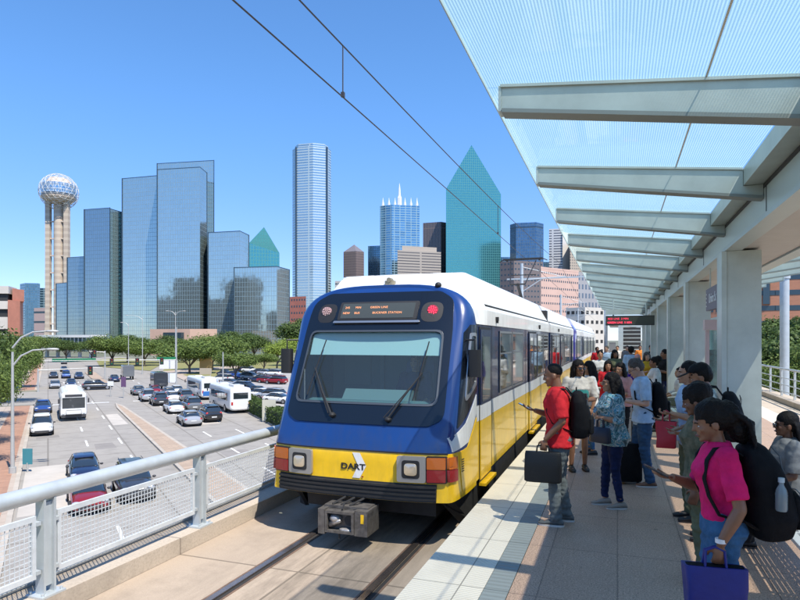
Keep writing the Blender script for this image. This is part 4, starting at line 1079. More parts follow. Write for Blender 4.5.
def paneglass():
    m, n, b = newmat('coach_window'); L = n.links
    tc = n.nodes.new('ShaderNodeTexCoord'); vo = n.nodes.new('ShaderNodeTexNoise'); vo.inputs['Scale'].default_value = 2.2; vo.inputs['Detail'].default_value = 5
    L.new(tc.outputs['Object'], vo.inputs['Vector'])
    cr = n.nodes.new('ShaderNodeValToRGB'); cr.color_ramp.elements[0].position = .42; cr.color_ramp.elements[1].position = .66
    cr.color_ramp.elements[0].color = (.012,.016,.02,1); cr.color_ramp.elements[1].color = (.10,.11,.11,1)
    L.new(vo.outputs['Fac'], cr.inputs[0]); L.new(cr.outputs[0], b.inputs['Base Color']); b.inputs['Roughness'].default_value = .04
    b.inputs['Specular IOR Level'].default_value = 1.0; b.inputs['Coat Weight'].default_value = 1
    return m
M_pane = paneglass()
def door(y0, y1, parent, s=1, single=False):
    x = XC+s*XS
    def pb(name, a, c, d, e, p0, p1, m, par):
        xa, xb = sorted((x+s*p0, x+s*p1)); return MB().box(xa, xb, a, c, d, e).build(name, m, par)
    dr = pb('door', y0, y1, .02, 2.24, .001, .006, M_rub, parent)
    mid = (y0+y1)/2; leaves = ((y0+.03, y1-.03),) if single else ((y0+.03, mid-.012), (mid+.012, y1-.03))
    for a, c in leaves:
        pb('lower_leaf', a, c, .06, .90, .0065, .022, M_yellow, dr); pb('leaf_stripe', a, c, .904, 1.12, .0065, .022, M_twhite, dr)
        pb('upper_leaf', a, c, 1.124, 2.20, .0065, .022, M_navy, dr)
        pb('door_pane', a+.09, c-.09, 1.05 if False else 1.16, 2.10, .0225, .026, M_pane, dr)
    pb('threshold', y0, y1, -.02, .018, .0, .10, M_yellow, dr)
YJ, YEnd = 17.62, 27.9
carbody(YE+.002, YJ, TR, 8.95); carbody(YJ+.42, YEnd, TR)
MB().box(XC-1.27, XC+1.27, YJ+.005, YJ+.415, -.1, 2.9).build('articulation_bellows', M_rub, TR)
def prof_r(t):
    lo = [(1.352,2.274)]+[(1.345*math.cos(R(d_))**(2/3.2), 2.095+.76*math.sin(R(d_))**(2/3.2)) for d_ in (20,38,58,75)]+[(0,2.855)]
    hi = [(1.355,2.274),(1.355,2.50),(1.30,2.60),(1.03,3.07),(.6,3.085),(0,3.09)]
    h = [(lerp(a[0],b_[0],t), lerp(a[1],b_[1],t)) for a, b_ in zip(lo, hi)]
    return [(XC+x, z) for x, z in h] + [(XC-x, z) for x, z in h[-2::-1]]
q = MB()
for y, t in ((YE+.002,0),(8.30,.04),(8.949,1)):
    q.v += [(x, y, z) for x, z in prof_r(t)]
for j in range(2):
    for k in range(10): q.f.append([j*11+k, j*11+k+1, (j+1)*11+k+1, (j+1)*11+k]); q.m.append(0)
q.build('roof_front_slope', M_twhite, TR, smooth=20)
# clear the fairing start: the coach roof starts behind the slope
for y0, y1, sgl in ((8.40, 9.18, 1), (13.45, 14.75, 0), (21.2, 22.5, 0), (26.6, 27.3, 1)): door(y0, y1, TR, 1, sgl)
for y0, y1 in ((9.95,11.15),(11.22,12.55),(14.95,16.1),(16.2,17.3),(18.5,19.7),(19.8,21.0),(22.8,24.0),(24.1,25.3)): passenger_window(y0, y1, 1.17, 2.20, TR)
for y in (9.3, 13.0, 17.5, 18.2, 25.9):
    x = XC+XS; MB().box(x+.0005, x+.004, y, y+.012, .1, 2.26).build('panel_seam', M_rub, TR)
# small fittings along the roof edge and the nose
for y in (9.6, 15.2, 20.4):
    MB().box(XC+1.355, XC+1.40, y, y+.06, 2.36, 2.42).tube([(XC+1.38,y+.03,2.36),(XC+1.38,y+.03,2.32)], .02, 6).build('door_camera', M_rub, TR)
q = MB(); q.loft([((XC+.02,8.35,z), .08, .06) for z in (2.84,2.92,2.93)], 10, e=4); q.tube([(XC+.02,8.28,2.94),(XC+.02,8.4,2.94)], .035, 10); q.build('horn', mat('brass_fitting', (.35,.30,.2), .5, metal=.5), TR)
q = MB(); q.ell((XC+.80,8.22,2.83), (.05,.05,.045), 10, 7); q.build('roof_camera', M_rub, TR, smooth=True)
# skirt under the nose, anticlimber and coupler
q = MB()
for s in (1, -1):
    q = MB()
    pr = [(XC+s*1.22,7.42,.03),(XC+s*1.33,8.05,.03),(XC+s*1.33,8.05,-.42),(XC+s*1.18,7.95,-.42),(XC+s*1.08,7.55,-.10)]
    k = len(q.v); q.v += pr + [(p[0]-s*.04, p[1]+.03, p[2]) for p in pr]
    q.f += [[k+i for i in range(5)], [k+9-i for i in range(5)]] + [[k+i, k+(i+1) % 5, k+5+(i+1) % 5, k+5+i] for i in range(5)]; q.m += [0]*7
    q.build('nose_skirt', M_under, TR)
MB().box(XC-.95, XC+.95, 7.6, 9.0, -.28, .03).build('underframe', M_under, TR)
M_cp = mat('coupler_steel', (.14,.13,.12), .55, metal=.5, var=.35, vs_=12, bump=.3)
M_cpl = mat('coupler_worn', (.42,.40,.38), .4, metal=.6, var=.4, vs_=15)
cy0 = 6.72; q = MB(); q.box(XC-.33, XC-.24, cy0, cy0+.42, -.37, -.06); q.box(XC+.16, XC+.33, cy0+.02, cy0+.40, -.36, -.05); q.box(XC-.235, XC+.155, cy0+.10, cy0+.42, -.34, -.07)
q.box(XC-.30, XC+.30, cy0+.12, cy0+.38, -.065, -.035); q.box(XC-.08, XC+.05, cy0+.42, 7.75, -.28, -.12)
cp = q.build('coupler', M_cp, TR)
q = MB(); q.box(XC-.235, XC+.155, cy0+.0, cy0+.095, -.105, -.075); q.box(XC-.235, XC+.155, cy0, cy0+.095, -.345, -.315); q.box(XC-.235,XC-.205,cy0,cy0+.095,-.314,-.106); q.box(XC+.125,XC+.155,cy0,cy0+.095,-.314,-.106); q.build('coupler_frame', M_cp, cp)
q = MB(); q.ell((XC-.12,cy0+.08,-.18), (.08,.08,.06), 12, 8); q.tube([(XC-.19,cy0+.07,-.26),(XC-.03,cy0+.03,-.19)], [.045,.02], 8); q.build('hook', M_cpl, cp, smooth=True)
q = MB(); q.tube([(XC+.06,cy0+.101,-.20),(XC+.06,cy0+.085,-.20)], .065, 14); q.build('cone_socket', M_dark, cp)
q = MB(); q.ell((XC+.03,cy0+.06,-.31), (.10,.05,.025), 10, 6); q.build('guide_lip', M_cpl, cp, smooth=True)
q = MB(); q.tube([(XC-.02,cy0+.05,-.06),(XC-.02,cy0+.12,.0)], .012, 6); q.tube([(XC-.05,cy0+.04,-.34),(XC-.05,cy0+.03,-.42)], .014, 6)
for i in range(3): q.tube([(XC-.2+.12*i,cy0+.15,-.03),(XC-.1+.13*i,cy0+.3,.03),(XC-.05+.1*i,cy0+.9,-.0)], .014, 6)
q.build('hose', M_rub, cp)
MB().box(XC+.245, XC+.285, cy0+.014, cy0+.019, -.2, -.09).build('yellow_tag', M_yellow, cp)
# bogies
for y in (10.3, 17.8, 25.2):
    q = MB(); q.box(XC-1.1, XC+1.1, y-1.2, y+1.2, -.35, -.12); bo = q.build('bogie', M_under, TR)
    for s in (-1, 1):
        for dy in (-.9, .9):
            q = MB(); q.tube([(XC+s*.66,y+dy,-.24),(XC+s*.8,y+dy,-.24)], .33, 20); q.build('wheel', M_railside, bo)
    for dy in (-.6, 0, .6): MB().box(XC+1.12, XC+1.25, y+dy-.15, y+dy+.15, -.38, -.1).build('side_box', M_under, bo)
# pantograph
pn = thing('dummy', (0,0,0), None, None) if False else None
YP = 21.9
q = MB(); q.box(XC-.7, XC+.7, YP-.15, YP-.11, 4.95, 4.99); q.box(XC-.7, XC+.7, YP+.11, YP+.15, 4.95, 4.99); q.box(XC-.6,XC-.55,YP-.09,YP+.09,4.9,4.93); q.box(XC+.55,XC+.6,YP-.09,YP+.09,4.9,4.93)
for s in (-1, 1): q.tube([(XC+s*.7,YP,4.97),(XC+s*.85,YP,4.90)], .02, 6)
pg = q.build('pantograph', M_rub, TR)
q = MB()
for s in (-1, 1):
    q.tube([(XC+s*.45,YP,4.9),(XC+s*.25,YP-1.3,3.95)], .022, 6)
q.tube([(XC,YP-1.3,3.95),(XC,YP+.3,3.2)], .055, 8); q.tube([(XC-.25,YP-1.3,3.95),(XC+.25,YP-1.3,3.95)], .03, 6)
q.tube([(XC-.45,YP,4.4),(XC+.45,YP,4.4)], .018, 6)
q.build('pantograph_arm', M_rub, pg); MB().box(XC-.5, XC+.5, YP-.3, YP+.7, 3.13, 3.25).build('pantograph_base', M_rub, pg)
# ---------------- coupled second car: a plainer run of the same coach
T2 = bpy.data.objects.new('light_rail_car', None); COL.objects.link(T2); T2.location = (XC, 28.6, RZ)
tag(T2, 'second light rail car coupled behind, its purple blue cab end showing past the gap', 'train')
M_blue2 = mat('train_violet_paint', (.05,.05,.42), .3, coat=.5)
q = MB(); pts = [(XC+1.37*math.cos(a)**(2/3.5)*(1), 2.1+.85*math.sin(a)**(2/3.5)) for a in [i/8*math.pi/2 for i in range(8)]]+[(XC, 2.95)]
prof = [(XC+1.37,.1)] + pts; prof = prof + [(2*XC-x, z) for x, z in prof[::-1]]
q.extr(prof, 28.5, 29.9, 'y'); q.build('cab_end', M_blue2, T2, smooth=30)
MB().box(XC+1.371, XC+1.376, 29.2, 29.75, 1.2, 2.1).build('cab_side_window', M_mask, T2)
_x = XC
carbody(29.9, 56, T2)
for y0, y1 in ((32,33.3),(33.4,34.7),(37,38.3),(38.4,39.7),(43,44.3),(47,48.3),(48.4,49.7)): passenger_window(y0, y1, 1.17, 2.20, T2)
for y0 in (30.2, 35.2, 40.6, 45, 51): door(y0, y0+1.3, T2)
# ================================================================== trees
def leafmat(name, dark, light):
    m, n, b = newmat(name); L = n.links
    ge = n.nodes.new('ShaderNodeNewGeometry'); cr = n.nodes.new('ShaderNodeValToRGB')
    cr.color_ramp.elements[0].color = col4(dark); cr.color_ramp.elements[1].color = col4(light)
    L.new(ge.outputs['Random Per Island'], cr.inputs[0]); L.new(cr.outputs[0], b.inputs['Base Color'])
    b.inputs['Roughness'].default_value = .6; b.inputs['Specular IOR Level'].default_value = .3
    try: b.inputs['Transmission Weight'].default_value = 0
    except Exception: pass
    out = n.nodes['Material Output']; tl = n.nodes.new('ShaderNodeBsdfTranslucent'); L.new(cr.outputs[0], tl.inputs[0])
    mx = n.nodes.new('ShaderNodeMixShader'); mx.inputs[0].default_value = .3; L.new(b.outputs[0], mx.inputs[1]); L.new(tl.outputs[0], mx.inputs[2]); L.new(mx.outputs[0], out.inputs[0])
    return m
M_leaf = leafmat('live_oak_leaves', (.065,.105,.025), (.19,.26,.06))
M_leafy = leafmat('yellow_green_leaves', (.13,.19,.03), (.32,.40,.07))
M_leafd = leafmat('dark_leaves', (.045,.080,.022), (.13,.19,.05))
M_bark = mat('bark', (.13,.10,.075), .9, var=.3, vs_=3, bump=.5, bs=20)
def crown_mesh(seed, nleaf, leaf, R_=1.0, flat=.72, lumps=22, spread=.74):
    rg = np.random.RandomState(seed)
    c = rg.normal(size=(lumps,3)); c /= np.linalg.norm(c, axis=1)[:,None]; c *= (rg.uniform(.35,1,size=(lumps,1)))*spread; c[:,2] = np.abs(c[:,2])*1.0-.18
    r = rg.uniform(.26,.44,size=lumps)
    idx = rg.randint(0, lumps, nleaf); d = rg.normal(size=(nleaf,3)); d /= np.linalg.norm(d, axis=1)[:,None]
    rad = r[idx]*np.power(rg.uniform(.25,1,nleaf), .38)*(1+.18*rg.normal(size=nleaf))
    p = c[idx]+d*rad[:,None]; p[:,2] *= flat; p *= R_
    nrm = d+rg.normal(size=(nleaf,3))*.55; nrm[:,2] += .35; nrm /= np.linalg.norm(nrm, axis=1)[:,None]
    t = np.cross(nrm, rg.normal(size=(nleaf,3))); t /= np.linalg.norm(t, axis=1)[:,None]+1e-9; bt = np.cross(nrm, t)
    s = leaf*rg.uniform(.6,1.3,size=(nleaf,1)); 
    v = np.stack([p-t*s-bt*s*.2, p+bt*s*.62, p+t*s+bt*s*.1, p-bt*s*.6], axis=1).reshape(-1,3)
    me = bpy.data.meshes.new('crown'); me.vertices.add(len(v)); me.vertices.foreach_set('co', v.ravel())
    me.loops.add(nleaf*4); me.loops.foreach_set('vertex_index', np.arange(nleaf*4)); me.polygons.add(nleaf)
    me.polygons.foreach_set('loop_start', np.arange(0, nleaf*4, 4)); me.polygons.foreach_set('loop_total', np.full(nleaf, 4)); me.update(calc_edges=True)
    return me, c*np.array([1,1,flat])*R_
def make_tree(name, H, Rc, seed, nleaf, leaf, leafm, label, group, loc=(0,0,0), flat=.72, trunk_h=None):
    rg = random.Random(seed); t = thing(name, loc, label, 'tree', group=group)
    me, cs = crown_mesh(seed, nleaf, leaf, Rc, flat)
    th = trunk_h or H-Rc*flat*1.05
    me.transform(Matrix.Translation((0,0,th+.12*Rc)))
    meshobj('crown', me, leafm, t)
    q = MB(); q.local = True
    fork = th*.55
    q.tube([(0,0,-.05),(.05,0,.3),(.08,.04,fork*.6),(.03,.08,fork)], [.05*H*.62,.036*H*.62,.03*H*.62,.028*H*.62], 9)
    for i in range(8):
        c = cs[rg.randrange(len(cs))]; e = Vector((c[0]*.85,c[1]*.85,th+.12*Rc+c[2]*.8)); s0 = Vector((.03,.08,fork*rg.uniform(.8,1)))
        m_ = s0.lerp(e, .5)+Vector((rg.uniform(-.2,.2),rg.uniform(-.2,.2),.15*Rc)); q.tube([s0,m_,e], [.016*H*.7,.011*H*.7,.003*H], 6)
    q.build('trunk', M_bark, t, uv=False); return t
TP = {}
def V3(*a): return Vector(a)
def tree_at(kind, loc, s, label, group, rz=0, sz=None):
    if kind not in TP:
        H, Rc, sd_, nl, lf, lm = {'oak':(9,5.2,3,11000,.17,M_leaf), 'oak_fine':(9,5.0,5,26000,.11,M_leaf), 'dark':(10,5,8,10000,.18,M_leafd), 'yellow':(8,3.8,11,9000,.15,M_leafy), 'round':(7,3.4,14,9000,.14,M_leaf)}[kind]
        TP[kind] = make_tree('shade_tree', H, Rc, sd_, nl, lf, lm, label, group, loc)
        t = TP[kind]; t['group'] = group; t.rotation_euler = (0,0,rz); t.scale = (s,s,sz or s); return t
    return dup(TP[kind], loc, rz, label, group, (s,s,sz or s))
GL = 'trees beside the street'; GC = 'trees in front of the hotel'
TREES = [
 # kind, px, py(base), scale, label, group
 ('oak_fine', 3, 446, .82, 'leafy green tree lowest down the street, at the pavement by the lamp post', GL),
 ('oak_fine', 16, 418, .86, 'green tree on the pavement beside the parked blue car', GL),
 ('oak_fine', 24, 402, .92, 'broad green tree between the lamp post and the traffic signal arm', GL),
 ('oak_fine', 10, 392, 1.1, 'tall green tree in front of the parking garage brick corner', GL),
 ('oak', 36, 388, .95, 'green tree touching the traffic signal mast', GL),
 ('dark', -12, 430, 1.0, 'dark tree cut by the edge beside the garage', GL),
 ('oak', 28, 374, 1.15, 'tree under the curved street lamp arm before the skybridge', GL),
 ('oak_fine', -22, 470, .9, 'nearest tree by the pavement, mostly out of sight', GL),
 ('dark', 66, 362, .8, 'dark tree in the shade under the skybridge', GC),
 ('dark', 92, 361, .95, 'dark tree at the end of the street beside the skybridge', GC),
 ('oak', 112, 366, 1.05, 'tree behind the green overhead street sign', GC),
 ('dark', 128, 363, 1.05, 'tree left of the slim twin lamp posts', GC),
 ('oak', 145, 366, .9, 'tree between the twin lamp posts and the peach building', GC),
 ('dark', 166, 363, 1.0, 'dark tree growing before the peach building entrance', GC),
 ('oak', 190, 374, 1.02, 'wide oak with dense shade beside the white notice board', GC),
 ('oak', 212, 370, 1.30, 'largest oak on the lawn before the hotel', GC),
 ('dark', 232, 366, 1.15, 'dark oak behind the small round tree', GC),
 ('round', 236, 381, .95, 'small round tree at the edge of the parking lot', GC),
 ('dark', 254, 362, 1.0, 'dark tree below the short hotel block', GC),
 ('round', 264, 372, .8, 'light green small tree between car rows', GC),
 ('yellow', 277, 370, 1.0, 'bright yellow green tree near the train mirror', GC),
 ('yellow', 290, 366, 1.25, 'tall yellow green tree against the red brick block', GC),
 ('dark', 300, 362, 1.5, 'tall dark tree behind the train mirror', GC),
 ('dark', 246, 358, 1.2, 'far tree in the row at the hotel foot', GC),
 ('oak', 178, 358, 1.1, 'far tree behind the peach building corner', GC),
 ('oak', 42, 358, 1.1, 'far tree at the foot of the observation tower', GC),
]
rgt = random.Random(4)
for kd, px, py, s, lb, gp in TREES:
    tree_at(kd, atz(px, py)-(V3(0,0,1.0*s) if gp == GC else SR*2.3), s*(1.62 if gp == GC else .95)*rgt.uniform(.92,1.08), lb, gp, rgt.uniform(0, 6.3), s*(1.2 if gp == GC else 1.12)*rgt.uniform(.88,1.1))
GR = 'trees behind the walkway railing'
for i, (px, d, s, lb) in enumerate(((768, 62, 1.02, 'dense tree between the last column and the silver lamp pole'), (788, 55, .98, 'dense tree directly behind the silver lamp pole'), (806, 50, 1.0, 'dense tree cut by the frame past the lamp pole'), (778, 84, 1.2, 'dark tree rising behind the others below the orange building'), (756, 70, 1.0, 'tree hidden mostly by the near column'), (800, 78, 1.2, 'tall tree in front of the orange building windows'))):
    tree_at(('oak_fine','dark')[i % 2], P(px, HY, d).xy.to_3d()+Vector((0,0,GZ)), s, lb, GR, i*1.3)
# hedge between the road and the parking lot
def leafbox(name, path, wdt, h, nper, leaf, m, label, cat):
    rg = np.random.RandomState(77); V = []
    tot = 0
    for a, b_ in zip(path[:-1], path[1:]):
        L_ = (b_-a).length; n_ = int(L_*nper); d = (b_-a)/L_; nr = Vector((-d.y,d.x,0))
        for k in range(n_):
            s = rg.uniform(0,L_); u = rg.uniform(-1,1); z = rg.uniform(.05,1)
            if rg.rand() < .6: z = 1+.04*rg.normal()
            elif rg.rand() < .8: u = math.copysign(1+.05*rg.normal(), u)
            c = a+d*s+nr*(u*wdt/2)+Vector((0,0,z*h*(1+.05*math.sin(s*.9))))
            q = Vector(rg.normal(size=3)).normalized()*leaf*rg.uniform(.6,1.3); r_ = q.cross(Vector(rg.normal(size=3))).normalized()*leaf*.6
            V += [c-q, c+r_, c+q, c-r_]
    base = Vector((path[0].x,path[0].y,GZ))
    me = bpy.data.meshes.new(name); me.from_pydata([tuple(v-base) for v in V], [], [(4*i,4*i+1,4*i+2,4*i+3) for i in range(len(V)//4)]); me.update()
    t = thing(name, base, label, cat); meshobj('foliage', me, m, t)
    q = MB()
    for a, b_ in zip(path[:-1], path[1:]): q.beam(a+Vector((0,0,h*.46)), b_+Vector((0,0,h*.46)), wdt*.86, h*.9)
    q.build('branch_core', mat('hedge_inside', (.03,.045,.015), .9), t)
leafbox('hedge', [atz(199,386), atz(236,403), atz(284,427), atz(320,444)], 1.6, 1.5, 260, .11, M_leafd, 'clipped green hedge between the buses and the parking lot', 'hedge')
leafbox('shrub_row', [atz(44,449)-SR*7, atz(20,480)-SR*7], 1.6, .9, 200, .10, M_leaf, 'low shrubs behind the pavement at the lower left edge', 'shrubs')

# ================================================================== vehicles
M_tyre = mat('tyre_rubber', (.02,.02,.02), .85); M_rim = mat('wheel_rim', (.45,.45,.46), .35, metal=.8)
M_cglass = mat('car_window', (.02,.028,.035), .05, coat=1, spec=.8)
M_hl = mat('car_headlight', (.7,.72,.75), .1, metal=.5); M_tl = mat('car_tail_light', (.45,.02,.02), .2)
M_chr = mat('car_trim', (.05,.05,.055), .4); M_plate = mat('number_plate', (.6,.6,.58), .6)
PAINT = {k: mat('paint_'+k, c, .28, metal=.3 if k in ('silver','grey','blue','red','dark','navy') else 0, coat=.8) for k, c in
         dict(white=(.72,.72,.70), silver=(.45,.46,.47), grey=(.17,.18,.19), black=(.018,.018,.02), blue=(.03,.08,.30), navy=(.02,.035,.09), red=(.30,.015,.02), dark=(.05,.055,.065), tan=(.38,.33,.26)).items()}
def loft_y(q, secs, mi=0, n=20, e=3.2):
    """cross-sections along y: (y, z0, z1, half width bottom, half width top)"""
    N = len(secs); k0 = len(q.v)
    for y, z0, z1, wb, wt in secs:
        zc, rz = (z0+z1)/2, (z1-z0)/2
        for k in range(n):
            t = 2*math.pi*(k+.5)/n; c, s = math.cos(t), math.sin(t)
            zz_ = math.copysign(abs(s)**(2/e), s); xx = math.copysign(abs(c)**(2/e), c)
            w_ = lerp(wb, wt, (zz_+1)/2); q.v.append((xx*w_, y, zc+zz_*rz))
    for i in range(N-1):
        for k in range(n): q.f.append([k0+i*n+k, k0+i*n+(k+1) % n, k0+(i+1)*n+(k+1) % n, k0+(i+1)*n+k]); q.m.append(mi)
    q.f.append([k0+i for i in range(n-1,-1,-1)]); q.m.append(mi); q.f.append([k0+(N-1)*n+i for i in range(n)]); q.m.append(mi)
def LB(): q = MB(); q.local = True; return q
def wheels(t, ys, r=.33, x=.82, wd=.22):
    for y in ys:
        for s in (-1, 1):
            q = LB(); q.tube([(s*(x-wd/2),y,r),(s*(x+wd/2),y,r)], r, 18); w_ = q.build('wheel', M_tyre, t, uv=False)
            q = LB(); q.tube([(s*(x+wd/2-.01),y,r),(s*(x+wd/2+.008),y,r)], r*.62, 12); q.build('rim', M_rim, w_, uv=False)
def make_car(kind, label, group):
    t = thing('parked_car' if False else 'car', (0,0,0), label, 'car', group=group)
    q = LB(); g_ = LB(); r_ = LB()
    if kind == 'sedan':
        L_ = 2.3
        loft_y(q, [(-2.32,.42,.62,.70,.66),(-2.26,.28,.86,.84,.76),(-2.0,.22,.98,.90,.80),(-1.3,.20,1.0,.91,.82),(0,.20,.98,.91,.82),(1.0,.20,.95,.91,.80),(1.7,.22,.86,.90,.76),(2.15,.26,.74,.84,.70),(2.30,.40,.60,.70,.60)])
        loft_y(g_, [(-1.75,.90,.96,.76,.68),(-1.15,.90,1.36,.78,.58),(-.5,.90,1.42,.80,.58),(.2,.90,1.40,.80,.58),(1.15,.88,.95,.78,.68)])
        loft_y(r_, [(-1.22,1.355,1.40,.55,.52),(-.5,1.39,1.45,.585,.55),(.22,1.37,1.43,.58,.54),(.42,1.33,1.37,.56,.50)])
        ya, yb = 1.42, -1.38; hz = .66; zt_ = .74
    elif kind == 'suv':
        loft_y(q, [(-2.36,.45,.9,.78,.74),(-2.3,.32,1.05,.90,.82),(-1.9,.26,1.14,.95,.86),(0,.25,1.12,.95,.86),(1.1,.25,1.10,.95,.84),(1.9,.27,1.02,.93,.80),(2.25,.32,.90,.86,.74),(2.36,.45,.75,.74,.66)])
        loft_y(g_, [(-2.2,1.04,1.12,.80,.74),(-1.85,1.04,1.62,.82,.66),(-.6,1.04,1.70,.84,.66),(.35,1.04,1.66,.84,.66),(1.15,1.02,1.10,.82,.74)])
        loft_y(r_, [(-1.98,1.60,1.67,.62,.58),(-.6,1.67,1.745,.67,.62),(.35,1.64,1.71,.66,.61),(.52,1.60,1.64,.62,.56)])
        ya, yb = 1.45, -1.42; hz = .80; zt_ = .92
    b_ = q.build('body', PAINT['white'], t, smooth=30, uv=False)
    g_.build('window_glass', M_cglass, t, smooth=30, uv=False); r_.build('roof', PAINT['white'], t, smooth=30, uv=False)
    if kind == 'suv':
        for s in (-1, 1):
            q = LB(); q.tube([(s*.60,-1.6,1.78),(s*.60,.2,1.78)], .02, 5); q.build('roof_rack', M_chr, t, uv=False)
    for s in (-1, 1):
        q = LB(); q.ell((s*.62,2.17 if kind == 'sedan' else 2.24,hz), (.19,.10,.085), 10, 6); q.build('headlight', M_hl, t, smooth=True, uv=False)
        q = LB(); q.ell((s*.68,-2.22 if kind == 'sedan' else -2.24,zt_), (.15,.08,.08 if kind == 'sedan' else .16), 10, 6); q.build('tail_light', M_tl, t, smooth=True, uv=False)
        q = LB(); q.ell((s*(.98 if kind == 'suv' else .92),.78,1.04 if kind == 'suv' else .95), (.10,.06,.07), 8, 6); q.build('wing_mirror', M_chr, t, smooth=True, uv=False)
        for yy in (-.05, -.95):     # pillars
            q = LB(); z0 = .95 if kind == 'sedan' else 1.1; z1 = 1.38 if kind == 'sedan' else 1.64
            q.beam((s*.80,yy,z0),(s*(.585 if kind == 'sedan' else .67),yy,z1), .035, .07, up=(0,1,0)); q.build('pillar', M_chr, t, uv=False)
    q = LB(); q.box(-.55,.55,2.24 if kind == 'sedan' else 2.30,2.315 if kind == 'sedan' else 2.37,.36,.52); q.build('grille', M_chr, t, uv=False)
    q = LB(); q.box(-.26,.26,-2.35 if kind == 'sedan' else -2.39,-2.30,.52,.64); q.build('number_plate', M_plate, t, uv=False)
    q = LB(); q.box(-.8,.8,-2.0,2.0,.16,.24); q.build('floor_pan', M_chr, t, uv=False)
    wheels(t, (ya, yb), .33 if kind == 'sedan' else .37)
    return t
def paint(t, colr):
    for c in t.children:
        if c.name.split('.')[0] in ('body', 'roof'):
            c.material_slots[0].link = 'OBJECT'; c.material_slots[0].material = PAINT[colr]
CP = {}
def car(kind, loc, rz, colr, label, group):
    if kind not in CP: CP[kind] = make_car(kind, label, group); c = CP[kind]; c.location = loc; c.rotation_euler = (0,0,rz); c['group'] = group
    else: c = dup(CP[kind], loc, rz, label, group)
    paint(c, colr); return c
AWAY = SANG; HERE = SANG + math.pi
G1 = 'cars in the lanes coming down the street'; G2 = 'vehicles queued in the lanes beside the hedge'; G3 = 'cars in the parking lot'; G4 = 'cars beyond the traffic signal'
RZR = GZ + .006
def on(px, py): return atz(px, py, RZR)
CARS = [
 ('suv', 42, 433, HERE, 'white', 'white SUV at the kerb behind the blue car, facing the station', G1),
 ('sedan', 43, 412, HERE, 'blue', 'bright blue car at the kerb beside the white bus', G1),
 ('sedan', 84, 478, HERE, 'navy', 'dark blue car just ahead of the red car below the railing', G1),
 ('sedan', 88, 505, HERE, 'red', 'dark red car seen through the railing mesh', G1),
 ('suv', 133, 494, HERE, 'dark', 'dark SUV beside the red car, seen through the railing mesh', G1),
 ('sedan', 55, 388, HERE, 'silver', 'pale blue silver car waiting at the junction', G4),
 ('sedan', 71, 386.5, HERE, 'navy', 'dark teal car level with the pale silver one at the junction', G4),
 ('suv', 66, 378, HERE, 'blue', 'blue SUV in the middle lane behind the junction', G4),
 ('sedan', 79, 378.5, HERE, 'navy', 'dark car under the twin hanging signal heads', G4),
 ('sedan', 53.5, 378, HERE, 'dark', 'dark car in the kerb lane just below the signal arm', G4),
 ('sedan', 64, 371.5, HERE, 'black', 'small black car directly behind the blue SUV', G4),
 ('suv', 64, 364, HERE, 'dark', 'tiny dark car near the skybridge', G4),
 ('suv', 97.5, 389.5, AWAY-math.pi/2-.0, 'dark', 'dark long SUV crossing the junction side on', G4),
 ('sedan', 114, 381.5, AWAY, 'navy', 'dark car driving off past the junction beside the white van', G4),
 ('sedan', 138, 394.5, AWAY, 'grey', 'grey car at the back of the queue next to the median sign', G2),
 ('suv', 147, 400.5, AWAY, 'silver', 'silver SUV behind the dark hatchback in the queue', G2),
 ('suv', 158.5, 404.5, AWAY, 'dark', 'dark blue SUV between the silver SUV and the white sedan', G2),
 ('sedan', 171.5, 401, AWAY, 'white', 'white car partly hidden behind the queue of sedans', G2),
 ('sedan', 173.5, 412, AWAY, 'white', 'white sedan in the middle of the queue', G2),
 ('suv', 184, 401, AWAY, 'grey', 'grey SUV directly beside the blue striped bus', G2),
 ('sedan', 168, 396, AWAY, 'silver', 'small silver car in the back row of the queue', G2),
 ('sedan', 176, 394, AWAY, 'white', 'far white car ahead of the striped bus', G2),
 ('sedan', 154, 394, AWAY, 'red', 'red car glimpsed behind the dark box truck', G2),
 ('suv', 191, 410, AWAY, 'grey', 'grey SUV ahead of the black SUV', G2),
 ('suv', 209, 420, AWAY, 'black', 'black SUV beside the plain white bus', G2),
 ('sedan', 189, 424, AWAY, 'silver', 'silver sedan last in the queue, nearest the railing', G2),
]
for kd, px, py, h, cl, lb, gp in CARS: car(kd, on(px, py), h, cl, lb, gp)
LOT = [(222,382,'white','white car at the hedge end of the parking lot'),(231,386,'silver','silver car second from the hedge end'),(239,389,'white','white car parked below the small round tree'),(247,392,'navy','navy car parked behind the hedge middle'),
 (255,395,'dark','dark car behind the hedge beside the navy one'),(263,398,'white','white car behind the hedge near the train'),(271,400,'silver','silver car closest to the train mirror'),(279,403,'white','white car cut off by the train nose'),
 (244,379,'blue','blue car in the middle row of the lot'),(251,380,'silver','silver car in the middle row of the lot'),(259,382,'navy','dark blue car beside the red one'),(268,383,'red','dark red car in the middle row'),(276,384,'red','bright red car beside the train mirror'),(226,376,'dark','dark car under the oak'),
 (258,374,'dark','dark car in the back row by the light green tree'),(250,372.5,'white','white car in the back row'),(242,372,'navy','navy car in the back row beside the small tree'),(266,375,'silver','silver car in the back row'),(273,376,'white','white car at the end of the back row'),(235,377,'blue','small blue car by the tree trunk')]
for i, (px, py, cl, lb) in enumerate(LOT): car(('sedan','suv')[i*7 % 3 == 0], atz(px, py, GZ+.036), AWAY+.55+(math.pi if i % 2 else 0), cl, lb, G3)
